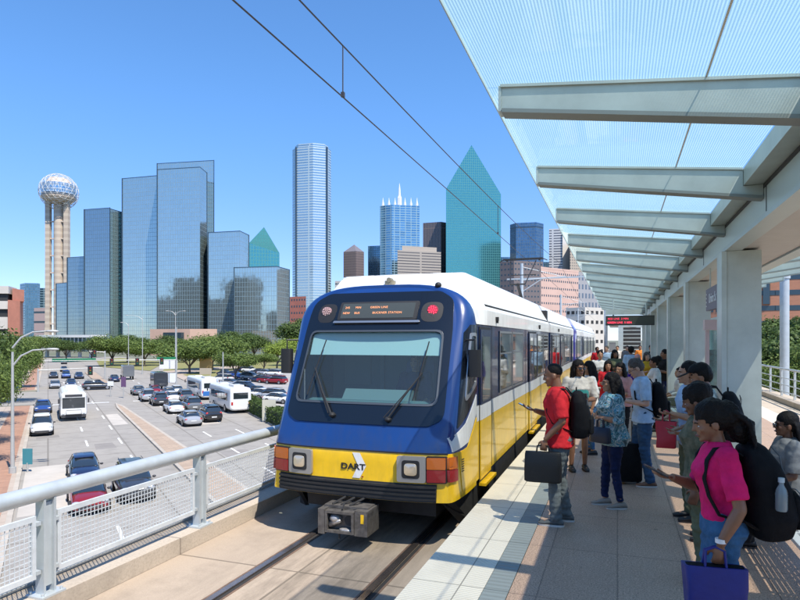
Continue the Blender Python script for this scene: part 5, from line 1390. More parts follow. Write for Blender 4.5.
# buses
M_bus = mat('bus_white', (.74,.74,.72), .35, coat=.4, var=.03, vs_=1)
M_busb = mat('bus_blue', (.04,.16,.45), .35, coat=.4)
def make_bus(label, L_=10.5):
    t = thing('bus', (0,0,0), label, 'bus'); h = L_/2
    q = LB(); loft_y(q, [(-h,.5,2.8,1.16,1.10),(-h+.12,.36,3.0,1.27,1.2),(h-.25,.36,3.0,1.27,1.2),(h,.45,2.85,1.2,1.08)], n=28, e=7); q.build('body', M_bus, t, smooth=30, uv=False)
    q = LB(); q.box(-1.05,1.05,h-.2,h+.02,1.35,2.45); q.build('windshield', M_cglass, t, uv=False)
    q = LB(); q.box(-.8,.8,h-.2,h+.015,2.52,2.78); q.build('destination_sign', M_chr, t, uv=False)
    q = LB(); q.box(-.85,.85,-h-.02,-h+.3,1.7,2.4); q.build('rear_window', M_cglass, t, uv=False)
    q = LB(); q.box(-.6,.6,-h+.8,-h+3.0,3.0,3.22); q.build('roof_unit', M_bus, t, uv=False)
    q = LB(); q.box(-.5,.5,h-3,h-2,3.0,3.1); q.build('roof_hatch', M_bus, t, uv=False)
    for s in (-1, 1):
        for k in range(6):
            y = -h+1.3+k*(L_-2.6)/6; q = LB(); q.box(min(s*1.2,s*1.283),max(s*1.2,s*1.283),y,y+(L_-2.6)/6-.12,1.45,2.35); q.build('window', M_cglass, t, uv=False)
        q = LB(); q.ell((s*.95,h-.02,.78), (.16,.06,.10), 10, 6); q.build('headlight', M_hl, t, uv=False)
        q = LB(); q.box(min(s*.9,s*1.1),max(s*.9,s*1.1),-h-.03,-h+.1,1.0,1.35); q.build('tail_light', M_tl, t, uv=False)
        q = LB(); q.box(min(s*1.3,s*1.45),max(s*1.3,s*1.45),h+.1,h+.2,1.9,2.35); q.tube([(s*1.2,h-.1,2.5),(s*1.38,h+.12,2.4)], .02, 5); q.build('wing_mirror', M_chr, t, uv=False)
    q = LB(); q.box(-1.15,1.15,h-.1,h+.1,.38,.68); q.build('bumper', M_chr, t, uv=False)
    q = LB(); q.box(-.75,.75,h+.1,h+.35,.7,.74); q.tube([(-.7,h+.3,.74),(-.7,h+.3,1.15),(.7,h+.3,1.15),(.7,h+.3,.74)], .025, 5); q.build('bicycle_rack', M_chr, t, uv=False)
    wheels(t, (h-2.6, -h+2.4), .48, 1.12, .28); return t
b1 = make_bus('white city bus coming down the middle lane, windshield facing the station'); b1.location = on(72,415.5); b1.rotation_euler = (0,0,HERE); b1['group'] = 'white city buses'
b2 = dup(b1, on(229,409), AWAY, 'plain white bus at the hedge seen from behind', 'white city buses')
b3 = dup(b1, on(202,397), AWAY, 'white bus with a blue rear panel ahead of the plain one', 'white city buses')
q = LB(); q.box(-1.0,1.0,-5.285,-5.20,.62,1.25); q.build('rear_panel', M_busb, b3, uv=False)
# van / box truck
def make_truck(label):
    t = thing('box_truck', (0,0,0), label, 'truck')
    q = LB(); loft_y(q, [(-3.2,.75,3.0,1.05,1.05),(-3.1,.7,3.1,1.12,1.12),(1.0,.7,3.1,1.12,1.12),(1.1,.75,3.0,1.05,1.05)], n=28, e=9); q.build('cargo_box', PAINT['dark'], t, smooth=30, uv=False)
    q = LB(); loft_y(q, [(1.15,.5,2.2,.98,.85),(2.0,.5,2.15,.98,.82),(2.5,.5,1.3,.98,.85),(3.1,.5,1.15,.9,.75)]); q.build('cab', PAINT['white'], t, smooth=30, uv=False)
    q = LB(); q.box(-.8,.8,1.6,2.18,1.45,2.0); q.build('windshield', M_cglass, t, uv=False)
    wheels(t, (2.3,-2.0), .42, .95, .26); return t
b = make_truck('dark box truck at the back of the queue'); b.location = on(158,389.5); b.rotation_euler = (0,0,AWAY); b['group'] = 'box trucks'
b = dup(b, on(127,379), AWAY, 'box truck with white cab past the junction', 'box trucks')
for c in b.children:
    if c.name.startswith('cargo_box'): c.material_slots[0].link = 'OBJECT'; c.material_slots[0].material = PAINT['grey']

# ================================================================== street furniture
M_pole = mat('lamp_pole_grey', (.46,.46,.44), .5, metal=.3, var=.05, vs_=2)
M_black = mat('signal_black', (.02,.02,.02), .5)
M_sgreen = mat('street_sign_green', (.01,.16,.07), .5); M_orange_p = mat('orange_plastic', (.7,.2,.03), .5)
def lamp(px, py, H, arms, label, group='street lamps', armlen=2.6, name='street_lamp', m=None, droop=.0):
    base = on(px, py); t = thing(name, base, label, 'street lamp', group=group)
    q = MB(); q.tube([base, base+Vector((0,0,H*.5)), base+Vector((0,0,H))], [.13,.10,.07], 10); q.build('pole', m or M_pole, t, smooth=40)
    q = MB(); q.tube([base, base+Vector((0,0,.5))], .22, 10); q.build('base', m or M_pole, t)
    for a, dz in arms:
        d = Vector((math.cos(a), math.sin(a), 0)); top = base+Vector((0,0,H+dz))
        pts = [top-Vector((0,0,.9)), top+d*armlen*.25-Vector((0,0,.25)), top+d*armlen*.6+Vector((0,0,.1)), top+d*armlen+Vector((0,0,.16))]
        q = MB(); q.tube(pts, [.06,.055,.05,.045], 8); ar = q.build('arm', m or M_pole, t, smooth=40)
        q = MB(); e = pts[-1]; q.ell(e+d*.35, (.42,.17,.09), 12, 6, rot=Matrix.Rotation(a, 3, 'Z')); q.build('lamp_head', M_pole, ar, smooth=True)
    return t
ra = math.atan2(RT.y, RT.x)
lamp(12.5, 475, zat(352, 8.5*600/135)-GZ, ((ra+.25,0),(ra+.25,1.15)), 'tall grey street lamp with two curved arms on the brick pavement', armlen=1.9)
lamp(223, 401, zat(352, 8.5*600/61)-GZ, (), 'bare grey pole standing in the hedge between the white buses')
lamp(175.5, 377, 15, ((ra+math.pi,0),(ra,0)), 'tall signal pole at the corner before the peach building', armlen=1.6)
lamp(142.5, 374, 14.5, ((ra+math.pi,0),), 'slim lamp beside the green overhead sign', armlen=3.6)
lamp(128.5, 372, 13, ((ra+math.pi,0),), 'slim lamp left of its taller twin', armlen=1.5)
lamp(176.5, 384, 11, (), 'short grey post right of the white notice board')
# signal mast arms
def mast(base, H, direction, L_, heads, label, signs=()):
    t = thing('traffic_signal', base, label, 'traffic signal', group='traffic signals over the junction')
    MB().tube([base, base+Vector((0,0,H))], [.16,.12], 10).build('pole', M_pole, t, smooth=40)
    e = base+Vector((0,0,H-.3)); MB().tube([e, e+direction*L_+Vector((0,0,.25))], [.11,.05], 8).build('mast_arm', M_pole, t, smooth=40)
    for s in heads:
        c = e+direction*s+Vector((0,0,-.05)); fwd_ = -SF
        q = MB(); q.beam(c+Vector((0,0,.55)), c-Vector((0,0,.95)), .75, .28, up=fwd_); hd = q.build('signal_head', M_black, t)
        for k, cc in enumerate(((.25,.01,.01),(.22,.12,.01),(.01,.15,.06))):
            q = MB(); p = c+fwd_*.15+Vector((0,0,.28-.42*k)); q.tube([p, p+fwd_*.06], .14, 10); q.build('lens', mat('signal_lens_%s' % 'rag'[k], cc, .3), hd)
    for s, wd in signs:
        c = e+direction*s+Vector((0,0,.35)); MB().beam(c-direction*wd/2, c+direction*wd/2, .05, .6).build('street_name_plate', M_sgreen, t)
    return t
mast(atz(38, 392), zat(368.5, 8.5*600/52)-GZ, SR, 9.5, (7.6,), 'signal mast reaching over the oncoming lanes from the tree side')
mast(atz(176, 378), zat(358.5, 8.5*600/38)-GZ, -SR, 26, (3, 8, 13), 'long signal mast with green name plate spanning the far side of junction', ((20, 8),(2,4)))
b0 = atz(105, 380); mast(b0, 6.2, -SR, 3.0, (2.0,), 'signal hung over the median beyond the junction')
# notice boards, banners, cabinets
def board(px, py, wd, h, z0, m, label, cat='sign', face=None, name='notice_board', legs=2):
    c = on(px, py); t = thing(name, c, label, cat); d = face or RT
    for s in ((-1, 1) if legs == 2 else (0,)):
        MB().tube([c+d*wd*.42*s, c+d*wd*.42*s+Vector((0,0,z0+.1))], .06, 6).build('post', M_pole, t)
    MB().beam(c-d*wd/2+Vector((0,0,z0+h/2)), c+d*wd/2+Vector((0,0,z0+h/2)), .08, h).build('panel', m, t); return t
M_wb = mat('white_board', (.72,.72,.70), .6)
board(168.5, 376, 4.2, 2.0, 1.7, M_wb, 'white blank notice board on two posts on the lawn')
board(170.5, 382.5, 2.3, 1.9, .0, M_wb, 'white square panel standing at the corner by the lamp post')
board(205.5, 378, 2.6, 1.4, .8, mat('tan_board', (.42,.36,.28), .7), 'small tan sign under the oak near the lot')
board(269, 422, 1.4, 2.2, .1, mat('cream_board', (.55,.52,.42), .6), 'cream upright sign at the kerb in front of the hedge end')
board(123.5, 398, .7, 1.5, 1.6, mat('banner_purple', (.12,.06,.14), .6), 'dark narrow banner on a post at the tip of the median', legs=1, name='banner')
board(110.5, 396.5, .9, .7, 1.6, M_wb, 'small white road sign on the near side of junction', legs=1, name='road_sign')
board(27.5, 472, .6, 1.0, .5, mat('teal_board', (.05,.22,.26), .5), 'small teal and white sign beside the street lamp base', legs=1, name='road_sign')
board(206, 374, 3.2, 3.2, 1.2, mat('ochre_board', (.45,.28,.10), .7), 'ochre square sign in the shade of the largest oak', name='notice_board')
# overhead line
M_wire = mat('overhead_wire', (.05,.045,.045), .5)
q = MB(); q.tube([(XC,-12,5.06),(XC,10,5.06),(XC,95,5.04)], .009, 6); tag(q.build('contact_wire', M_wire), 'lower overhead contact wire running above the train roof', 'wire')
q = MB(); mz = lambda y: 5.665+.0007*((36-abs((y % 72)-36)) if y >= 0 else -y*.3)**2; pts = [(XC, y, mz(y)) for y in range(-12, 96, 3)]
q.tube(pts, .010, 6); tag(q.build('messenger_wire', M_wire), 'upper sagging messenger wire above the contact wire', 'wire')
for i, y in enumerate((6.75, 17, 27)):
    zt_ = mz(y)
    q = MB(); q.tube([(XC,y,5.06),(XC,y,zt_)], .008, 5); q.box(XC-.02,XC+.02,y-.02,y+.02,5.06,5.12); tag(q.build('wire_dropper', M_wire), ('short dropper joining the two overhead wires near the top of frame','dropper joining the wires above the roof','dropper joining the wires near the pantograph')[i], 'wire', 'wire droppers')
q = MB(); q.tube([(XC-.03,14.5,5.5),(XC+.3,19,4.0)], .01, 5)
for i, y in enumerate((36, 62, 90)):
    t = thing('catenary_mast', (-5.35, y, -.38), ('grey steel overhead line mast behind the pantograph','second overhead line mast farther down the track','farthest overhead line mast at the end of track')[i], 'mast', group='overhead line masts')
    MB().tube([(-5.35,y,-.38),(-5.35,y,6.6)], [.12,.09], 12).build('pole', M_galv, t, smooth=40)
    q = MB(); q.tube([(-5.35,y,5.6),(XC+.4,y,5.75)], .035, 6); q.tube([(-5.35,y,6.4),(XC,y,5.8)], .02, 6); q.tube([(-5.35,y,4.9),(XC-.9,y,5.7)], .025, 6); q.build('cantilever', M_galv, t)
t = thing('catenary_portal', (1.9, 52, 0), 'thin horizontal gantry arm crossing above the far end of the train', 'mast')
MB().tube([(-.9,52,0),(-.9,52,8.2)], .14, 10).build('pole', M_galv, t, smooth=40); MB().beam((-.9,52,7.3),(-9,52,7.3), .1, .12).build('arm', M_galv, t)
# right hand railing and lamp pole
t = thing('walkway_railing', (5.25, 6, .16), 'grey metal railing along the far edge of the walkway', 'railing')
for k in range(-4, 34):
    y = 6+k*1.6; MB().box(5.22,5.28,y-.03,y+.03,.16,1.06).build('post', M_galv, t)
for z, r in ((1.08,.035),(.78,.016),(.55,.016),(.32,.016)): MB().tube([(5.25,-1,z),(5.25,60,z)], r, 8).build('rail_bar', M_galv, t, smooth=40)
base = Vector((0,0,0)); d_ = 22.0; pp = P(784.5, HY, d_)
t = thing('walkway_lamp', (pp.x,pp.y,0), 'silver round lamp pole behind the walkway railing', 'street lamp')
MB().tube([(pp.x,pp.y,GZ),(pp.x,pp.y,5.6)], .155, 16).build('pole', M_galv, t, smooth=40)
MB().tube([(pp.x,pp.y,4.3),(pp.x,pp.y,4.5)], .19, 16).build('collar', M_galv, t, smooth=40)
# ================================================================== platform furniture
M_purple = mat('station_sign_purple', (.085,.075,.11), .5, var=.05, vs_=3)
M_lett = mat('sign_lettering_white', (.75,.75,.75), .5)
t = thing('station_sign', (1.33, 9.2, 2.49), 'dark purple hanging station name sign behind the near column', 'sign')
q = MB(); q.box(1.30, 1.36, 8.75, 10.45, 2.50, 2.83); sp_ = q.build('panel', M_purple, t)
for y in (9.0, 10.2): MB().box(1.32,1.34,y,y+.02,2.832,3.14).build('hanger', M_steel, t)
RM = Matrix(((0,0,-1,0),(-1,0,0,0),(0,1,0,0),(0,0,0,1)))
textmesh('station_name', 'Union St', .20, M_lett, Matrix.Translation((1.296, 9.75, 2.665)) @ RM, t, depth=.002)
q = MB()
for k in range(4): q.box(1.293,1.296,10.34,10.38,2.56+k*.06,2.58+k*.06)
q.build('logo_mark', M_lett, t)
# departures display
t = thing('departure_display', (.43, 24, 2.6), 'black hanging departure display with red LED lines', 'display')
MB().box(-.42, 1.28, 23.9, 24.1, 2.60, 2.96).build('casing', M_rub, t)
MB().box(-.40, 1.26, 23.895, 23.899, 2.63, 2.93).build('screen', M_sign, t)
for x in (-.15, 1.0): MB().tube([(x,24,2.96),(x,24,3.75)], .03, 8).build('hanger', M_steel, t)
textmesh('display_lettering', 'RED LINE  2 MIN', .10, M_ledred, Matrix.Translation((.02, 23.89, 2.84)) @ Matrix.Rotation(R(90),4,'X'), t, depth=.001)
textmesh('display_lettering', 'GREEN LINE  5 MIN', .10, M_ledred, Matrix.Translation((.07, 23.89, 2.70)) @ Matrix.Rotation(R(90),4,'X'), t, depth=.001, bold=.002)
MB().box(-.42, .85, 23.95, 24.05, 3.0, 3.2).build('mount_box', M_steel, t)
# glazed map case and wind screens between columns
M_pale = mat('case_frame', (.50,.38,.36), .5, metal=.2)
M_wsg = glassmat('windscreen_glass', (.72,.86,.86), .85, fres=1.4)
t = thing('map_case', (1.5, 10.35, 0), 'tall glazed map case with a rosy metal top between two columns', 'map case')
for x in (1.28, 1.76): MB().box(x, x+.05, 10.3, 10.4, 0, 2.2).build('frame', M_pale, t)
MB().box(1.26, 1.83, 10.26, 10.46, 2.205, 2.36).build('header', M_pale, t)
MB().box(1.335, 1.755, 10.34, 10.36, .5, 2.2).build('glass', M_wsg, t)
MB().box(1.335, 1.755, 10.365, 10.37, .9, 1.9).build('map_sheet', mat('map_paper', (.45,.48,.42), .7, var=.4, vs_=9, c2=(.25,.12,.08)), t)
MB().box(1.335, 1.755, 10.3, 10.4, .1, .5).build('base_panel', M_steel, t)
GW = 'glass wind screens between the columns'
for i, (y0, y1) in enumerate(((12.95,15.8),(17.2,20.0),(21.4,24.2),(25.5,28.4))):
    t = thing('wind_screen', (1.88, (y0+y1)/2, 0), ('glass wind screen behind the standing men','glass wind screen beyond the man in black','glass wind screen farther down the platform','last glass wind screen before the canopy end')[i], 'screen', group=GW)
    for y in (y0, (y0+y1)/2, y1-.06): MB().box(1.85,1.91,y,y+.06,0,2.45).build('post', M_steel, t)
    MB().box(1.85,1.91,y0,y1,2.452,2.51).build('top_rail', M_steel, t)
    MB().box(1.875,1.885,y0+.065,y1-.065,.3,2.45).build('glass', M_wsg, t)
# perforated benches
M_bench = mat('bench_grey_white', (.60,.62,.62), .45, metal=.2)
def bench(y0, y1, x0, label, grp='perforated metal benches', h=.46, slots=True):
    t = thing('bench', (x0+.25, (y0+y1)/2, 0), label, 'bench', group=grp)
    W = .50; q = MB()
    # slotted seat plate, frame strips and cross ribs with real slots
    q.box(x0,x0+.07,y0,y1,h-.03,h); q.box(x0+W-.07,x0+W,y0,y1,h-.03,h)
    y = y0; rows = int((y1-y0)/.30)
    for k in range(rows+1):
        ya = y0+k*(y1-y0)/rows
        q.box(x0+.07,x0+W-.07,ya-(.02 if k else 0),ya+(.02 if k < rows else 0),h-.03,h)
    nx = 9
    for k in range(1, nx):
        xa = x0+.07+(W-.14)*k/nx; q.box(xa-.011,xa+.011,y0+.02,y1-.02,h-.028,h-.002)
    q.build('seat', M_bench, t)
    q = MB()
    nb = 26
    q.box(x0+W-.02,x0+W+.02,y0,y1,h+.38,h+.44); q.box(x0+W-.02,x0+W+.02,y0,y1,h+.06,h+.12)
    for k in range(nb):
        ya = y0+.04+(y1-y0-.08)*k/(nb-1); q.beam((x0+W,ya-.03,h+.12),(x0+W,ya+.03,h+.38),.02,.02)
    q.build('backrest', M_bench, t)
    for y in (y0+.25, y1-.25):
        q = MB(); q.box(x0+.05,x0+W-.05,y-.03,y+.03,.0,h-.035); q.build('leg', M_steel, t)
    return t
bench(5.15, 8.0, 1.32, 'slotted pale metal bench with the woman in braids on it')
bench(13.0, 16.2, 1.16, 'slotted pale metal bench before the glass wind screen with a seated man')
# far end of the platform: stair enclosure and second canopy
t = thing('stair_enclosure', (.6, 42, 0), 'pale green framed stair enclosure with dark slatted opening at the end of platform', 'enclosure')
MB().box(.05,.35,42,42.3,0,2.9).build('frame', M_steel, t); MB().box(1.5,1.8,42,42.3,0,2.9).build('frame', M_steel, t); MB().box(.05,1.8,42,42.3,2.91,3.2).build('lintel', M_steel, t)
MB().box(.36,1.49,44,44.1,0,2.9).build('back_panel', M_dark, t)
for k in range(9): MB().box(.36,1.49,43.4,43.5,.6+k*.26,.66+k*.26).build('slat', M_steel, t)
for s, (y0, y1) in enumerate(((47, 75),)):
    t = thing('far_canopy', (.7, y0, 0), 'second short platform canopy past the stair enclosure', 'canopy')
    MB().prism([(-.8,y0),(4,y0),(4,y1),(-.8,y1)], 3.5, 3.7).build('roof', M_steel, t)
    for k in range(6): MB().box(1.3,1.6,y0+k*5,y0+.3+k*5,0,3.48).build('column', M_steel, t)
t = thing('signal_cabinet', (-.3, 40, 0), 'dark grey equipment cabinet near the end of platform', 'cabinet')
MB().box(-.5,-.1,40,40.5,0,1.9).build('body', mat('cabinet_grey', (.13,.14,.14), .5), t); MB().box(-.49,-.11,39.985,39.998,.1,1.8).build('door', mat('cabinet_door', (.18,.19,.19), .5), t)
# ================================================================== bags and phones
M_bagblk = mat('black_nylon', (.007,.0075,.009), .75, spec=.15, var=.25, vs_=14, bump=.3, bs=60)
M_bagleather = mat('black_leather', (.008,.009,.010), .42, spec=.3, bump=.15, bs=90)
M_zip = mat('bag_trim', (.10,.11,.12), .4, metal=.3)
M_blubag = mat('blue_shopping_bag', (.007,.014,.17), .45, var=.1, vs_=6, bump=.2, bs=25)
M_redbag = mat('red_bag', (.45,.012,.03), .5, var=.1, vs_=8)
M_phone = mat('phone_case', (.02,.025,.03), .25); M_pscr = mat('phone_screen', (.02,.10,.13), .05, coat=1)
def backpack(loc, rz, label, h=.46, w_=.30, d=.19, m=None, group='backpacks worn on the platform', straps=True, tilt=0, zs=.545, fy=.0):
    """origin at the bag's bottom; +y is the wearer's front"""
    m = m or M_bagblk; t = thing('backpack', loc, label, 'backpack', rz=rz, group=group); t.rotation_euler = (tilt, 0, rz)
    q = LB(); q.loft([((0,-d*.5+oy,z), w_*.5*a, d*.5*b_) for z, a, b_, oy in ((0,.6,.5,0),(.02,.86,.82,0),(.10*h/.46,1,1.08,-.015),(.24*h/.46,1.0,1.0,-.01),(.36*h/.46,.92,.82,.005),(h*.95,.66,.55,.02),(h,.35,.3,.02))], 20, e=2.8)
    me = remesh(q, .012, 3); meshobj('body', me, m, t)
    q = LB(); q.loft([((0,-d-.01,z), w_*.36*a, .035*a) for z, a in ((.05,.6),(.07,1),(h*.42,1),(h*.47,.7))], 16, e=3); q.build('front_pocket', m, t, smooth=50, uv=False)
    q = LB(); q.tube([(-w_*.3,-d-.045,h*.44),(0,-d-.055,h*.46),(w_*.3,-d-.045,h*.44)], .004, 5); q.tube([(-w_*.36,-d*.85,h*.6),(-w_*.2,-d*.9,h*.86),(0,-d*.85,h*.93),(w_*.2,-d*.9,h*.86),(w_*.36,-d*.85,h*.6)], .004, 5); q.build('zipper', M_zip, t, uv=False)
    q = LB(); q.tube([(-.035,-d*.35,h*.97),(-.03,-d*.35,h+.035),(.03,-d*.35,h+.035),(.035,-d*.35,h*.97)], .008, 6); q.build('handle', M_bagblk, t, uv=False)
    if straps:
        for s in (-1, 1):
            q = LB(); x = s*.105
            pts = [(x*.8,-.03,h*.90),(x,.03,zs-.005),(x*1.05,.12,zs),(x*1.12,.205+fy,zs-.06),(x*1.15,.238+fy,zs-.17),(x*1.3,.232+fy,zs-.27),(x*1.62,.17,zs-.38),(x*1.5,.03,zs-.44),(x*1.1,-.04,h*.14)]
            q.tube(pts, .022, 8, sq=(1,.35)); q.build('strap', M_bagblk, t, smooth=50, uv=False)
    return t
def satchel(loc, rz, label, w_=.38, h=.27, d=.10, m=None, handle=.10, cat='bag', name='handbag', group=None, soft=True):
    tote = name in ('tote_bag', 'carrier_bag')
    """origin at the bottom centre, x along its width"""
    m = m or M_bagleather; t = thing(name, loc, label, cat, rz=rz, group=group)
    q = LB()
    if tote:
        q.loft([((0,0,z), w_*.5*a, d*.5*b_) for z, a, b_ in ((0,.86,.9),(.012,.88,1),(h*.35,.92,1.02),(h*.7,.97,.8),(h,1.0,.62))], 32, e=10)
        me = q; q.v = [(p[0]+.006*math.sin(p[2]*40+p[1]*30), p[1]+.008*math.sin(p[0]*26+p[2]*18), p[2]) for p in q.v]; q.build('body', m, t, smooth=30, uv=False); q = LB(); q.loft([((0,0,z), w_*.46, d*.22) for z in (h*.99,h+.002)], 20, e=8); q.build('opening', M_bagblk, t, uv=False)
    else:
        q.loft([((0,0,z), w_*.5*a, d*.5*b_) for z, a, b_ in ((0,.9,.85),(.015,1,1.1),(h*.5,1.0,1.05),(h*.9,.97,.75),(h,.93,.4))], 24, e=4.5); q.build('body', m, t, smooth=40, uv=False)
    if not tote: q = LB(); q.loft([((0,-d*.54,z), w_*.42, .012) for z in (h*.12,h*.55)], 14, e=5); q.build('pocket', m, t, smooth=40, uv=False)
    for s in (-1, 1):
        q = LB(); q.tube([(-w_*.17,s*d*.2,h*.97),(-w_*.15,s*.012,h+handle*.8),(0,s*.006,h+handle),(w_*.15,s*.012,h+handle*.8),(w_*.17,s*d*.2,h*.97)], .008, 6); q.build('handle', m, t, smooth=50, uv=False)
    return t
def phone(M4, label):
    t = thing('phone', M4.translation, label, 'phone', group='phones in hand'); t.rotation_euler = M4.to_euler()
    q = LB(); q.box(-.037,.037,-.076,.076,-.004,.004); q.build('case', M_phone, t, uv=False)
    q = LB(); q.box(-.033,.033,-.071,.071,.0042,.0052); q.build('screen', M_pscr, t, uv=False); return t
# ================================================================== people
from mathutils import noise as mnoise
def skin(n, c): return mat('skin_'+n, c, .42, var=.10, vs_=14, spec=.45)
SK = dict(deep=skin('deep',(.14,.062,.034)), brown=skin('brown',(.23,.108,.058)), mid=skin('mid',(.40,.205,.115)), fair=skin('fair',(.46,.27,.19)))
LIP = dict(deep=mat('lips_deep',(.085,.022,.02),.4), brown=mat('lips_brown',(.15,.045,.04),.4), mid=mat('lips_mid',(.26,.09,.075),.4), fair=mat('lips_fair',(.40,.16,.14),.4))
M_hair = mat('black_hair', (.005,.004,.004), .6, spec=.2, var=.5, vs_=60, bump=.8, bs=90)
M_hairg = mat('grey_brown_hair', (.045,.035,.03), .5, var=.5, vs_=60, bump=.8, bs=90)
M_eye = mat('eye_white', (.6,.58,.55), .2); M_iris = mat('iris', (.015,.009,.006), .15); M_sungl = mat('sunglass_lens', (.008,.007,.007), .06, coat=1)
M_gframe = mat('spectacle_frame', (.03,.025,.02), .3)
def cloth(n, c, **k): return mat('cloth_'+n, c, k.pop('rough', .85), var=k.pop('var', .20), vs_=k.pop('vs_', 6), bump=k.pop('bump', .35), bs=k.pop('bs', 55), spec=.2, **k)
CL = dict(red=cloth('red',(.56,.022,.030)), pink=cloth('pink',(.68,.014,.13)), ltblue=cloth('light_blue',(.36,.50,.66)), white=cloth('white',(.62,.61,.58)), cream=cloth('cream',(.55,.51,.45)),
          grey=cloth('grey',(.17,.18,.19)), black=cloth('black',(.012,.012,.014)), olive=cloth('olive',(.12,.13,.075)), yellow=cloth('yellow',(.62,.36,.03)), purple=cloth('purple',(.07,.025,.30)), rose=cloth('rose',(.55,.28,.26)),
          khaki=cloth('khaki',(.20,.19,.12)), greytrouser=cloth('grey_trouser',(.115,.135,.14), vs_=10, var=.2), jeans=cloth('jeans',(.045,.125,.24), vs_=5, var=.32, bs=120), denim=cloth('denim',(.03,.075,.15), vs_=6, var=.25, bs=120), navy=cloth('navy_jeans',(.010,.018,.065), vs_=6, var=.2, bs=120),
          pattern=cloth('soft_print',(.60,.58,.53), c2=(.30,.45,.42), vs_=16), teal=cloth('teal_print',(.05,.28,.25)), orange=cloth('orange',(.62,.20,.03)))
def floral():
    m, n, b = newmat('floral_blouse'); L = n.links; tc = n.nodes.new('ShaderNodeTexCoord')
    no = n.nodes.new('ShaderNodeTexNoise'); no.inputs['Scale'].default_value = 14; no.inputs['Detail'].default_value = 3; no.inputs['Distortion'].default_value = 1.2; L.new(tc.outputs['Object'], no.inputs['Vector'])
    cr = n.nodes.new('ShaderNodeValToRGB'); e = cr.color_ramp; e.interpolation = 'CONSTANT'
    for p, c in ((0,(.04,.10,.13)),(.40,(.10,.24,.26)),(.48,(.45,.52,.52)),(.54,(.03,.22,.34)),(.60,(.20,.40,.44)),(.66,(.05,.08,.07))):
        el = e.elements.new(p) if p else e.elements[0]; el.color = col4(c)
    e.elements[-1].color = (.05,.10,.09,1); L.new(no.outputs['Fac'], cr.inputs[0]); L.new(cr.outputs[0], b.inputs['Base Color']); b.inputs['Roughness'].default_value = .8; return m
CL['floral'] = floral()
CL['camo'] = cloth('camo', (.16,.15,.10), c2=(.05,.065,.04), vs_=12)
M_shoe = {k: mat('shoe_'+k, c, .6, var=.1, vs_=12) for k, c in dict(black=(.02,.02,.022), grey=(.09,.10,.10), tan=(.28,.24,.20), brown=(.20,.10,.06), dark=(.03,.025,.025)).items()}
M_sole = mat('shoe_sole', (.55,.53,.50), .7)
V = Vector
def hand(q, W, d, n, side, curl=.35, s=1.0):
    d = d.normalized(); n = (n-d*n.dot(d)).normalized(); t = d.cross(n)*side
    q.ell(W+d*.048*s, (.040*s,.052*s,.017*s), 12, 8, rot=Matrix((t, d, n)).transposed())
    for i, (o_, ln) in enumerate(((-.030,.062),(-.010,.074),(.011,.078),(.031,.070))):
        p = W+d*.086*s+t*o_*s; a = curl*.6; pts = [p-d*.02*s, p]; dd = d
        for k in range(3):
            dd = (d*math.cos(a)+n*math.sin(a)); p = p+dd*ln*s*(.42,.33,.25)[k]; pts.append(p); a += curl*(1.0+.12*i)
        q.tube(pts, [.0095*s,.0092*s,.0088*s,.0082*s,.0065*s], 7)
    p = W+d*.02*s+t*.028*s; p1 = p+(d*.55+t*.6+n*.35)*.045*s; p2 = p1+(d*.85+t*.1+n*.5)*.038*s
    q.tube([p,p1,p2], [.014*s,.011*s,.008*s], 7)
def wrinkle(me, amp, freq, seed=0, zs=1.6):
    n = len(me.vertices); co = np.empty(n*3); me.vertices.foreach_get('co', co); co = co.reshape(-1,3); no = np.empty(n*3); me.vertices.foreach_get('normal', no); no = no.reshape(-1,3)
    dsp = np.array([mnoise.noise(V((c[0]*freq+seed, c[1]*freq, c[2]*freq*zs)))+.5*mnoise.noise(V((c[0]*freq*2.3, c[1]*freq*2.3+seed, c[2]*freq*3.0))) for c in co])
    co += no*(dsp*amp)[:,None]; me.vertices.foreach_set('co', co.ravel()); me.update()
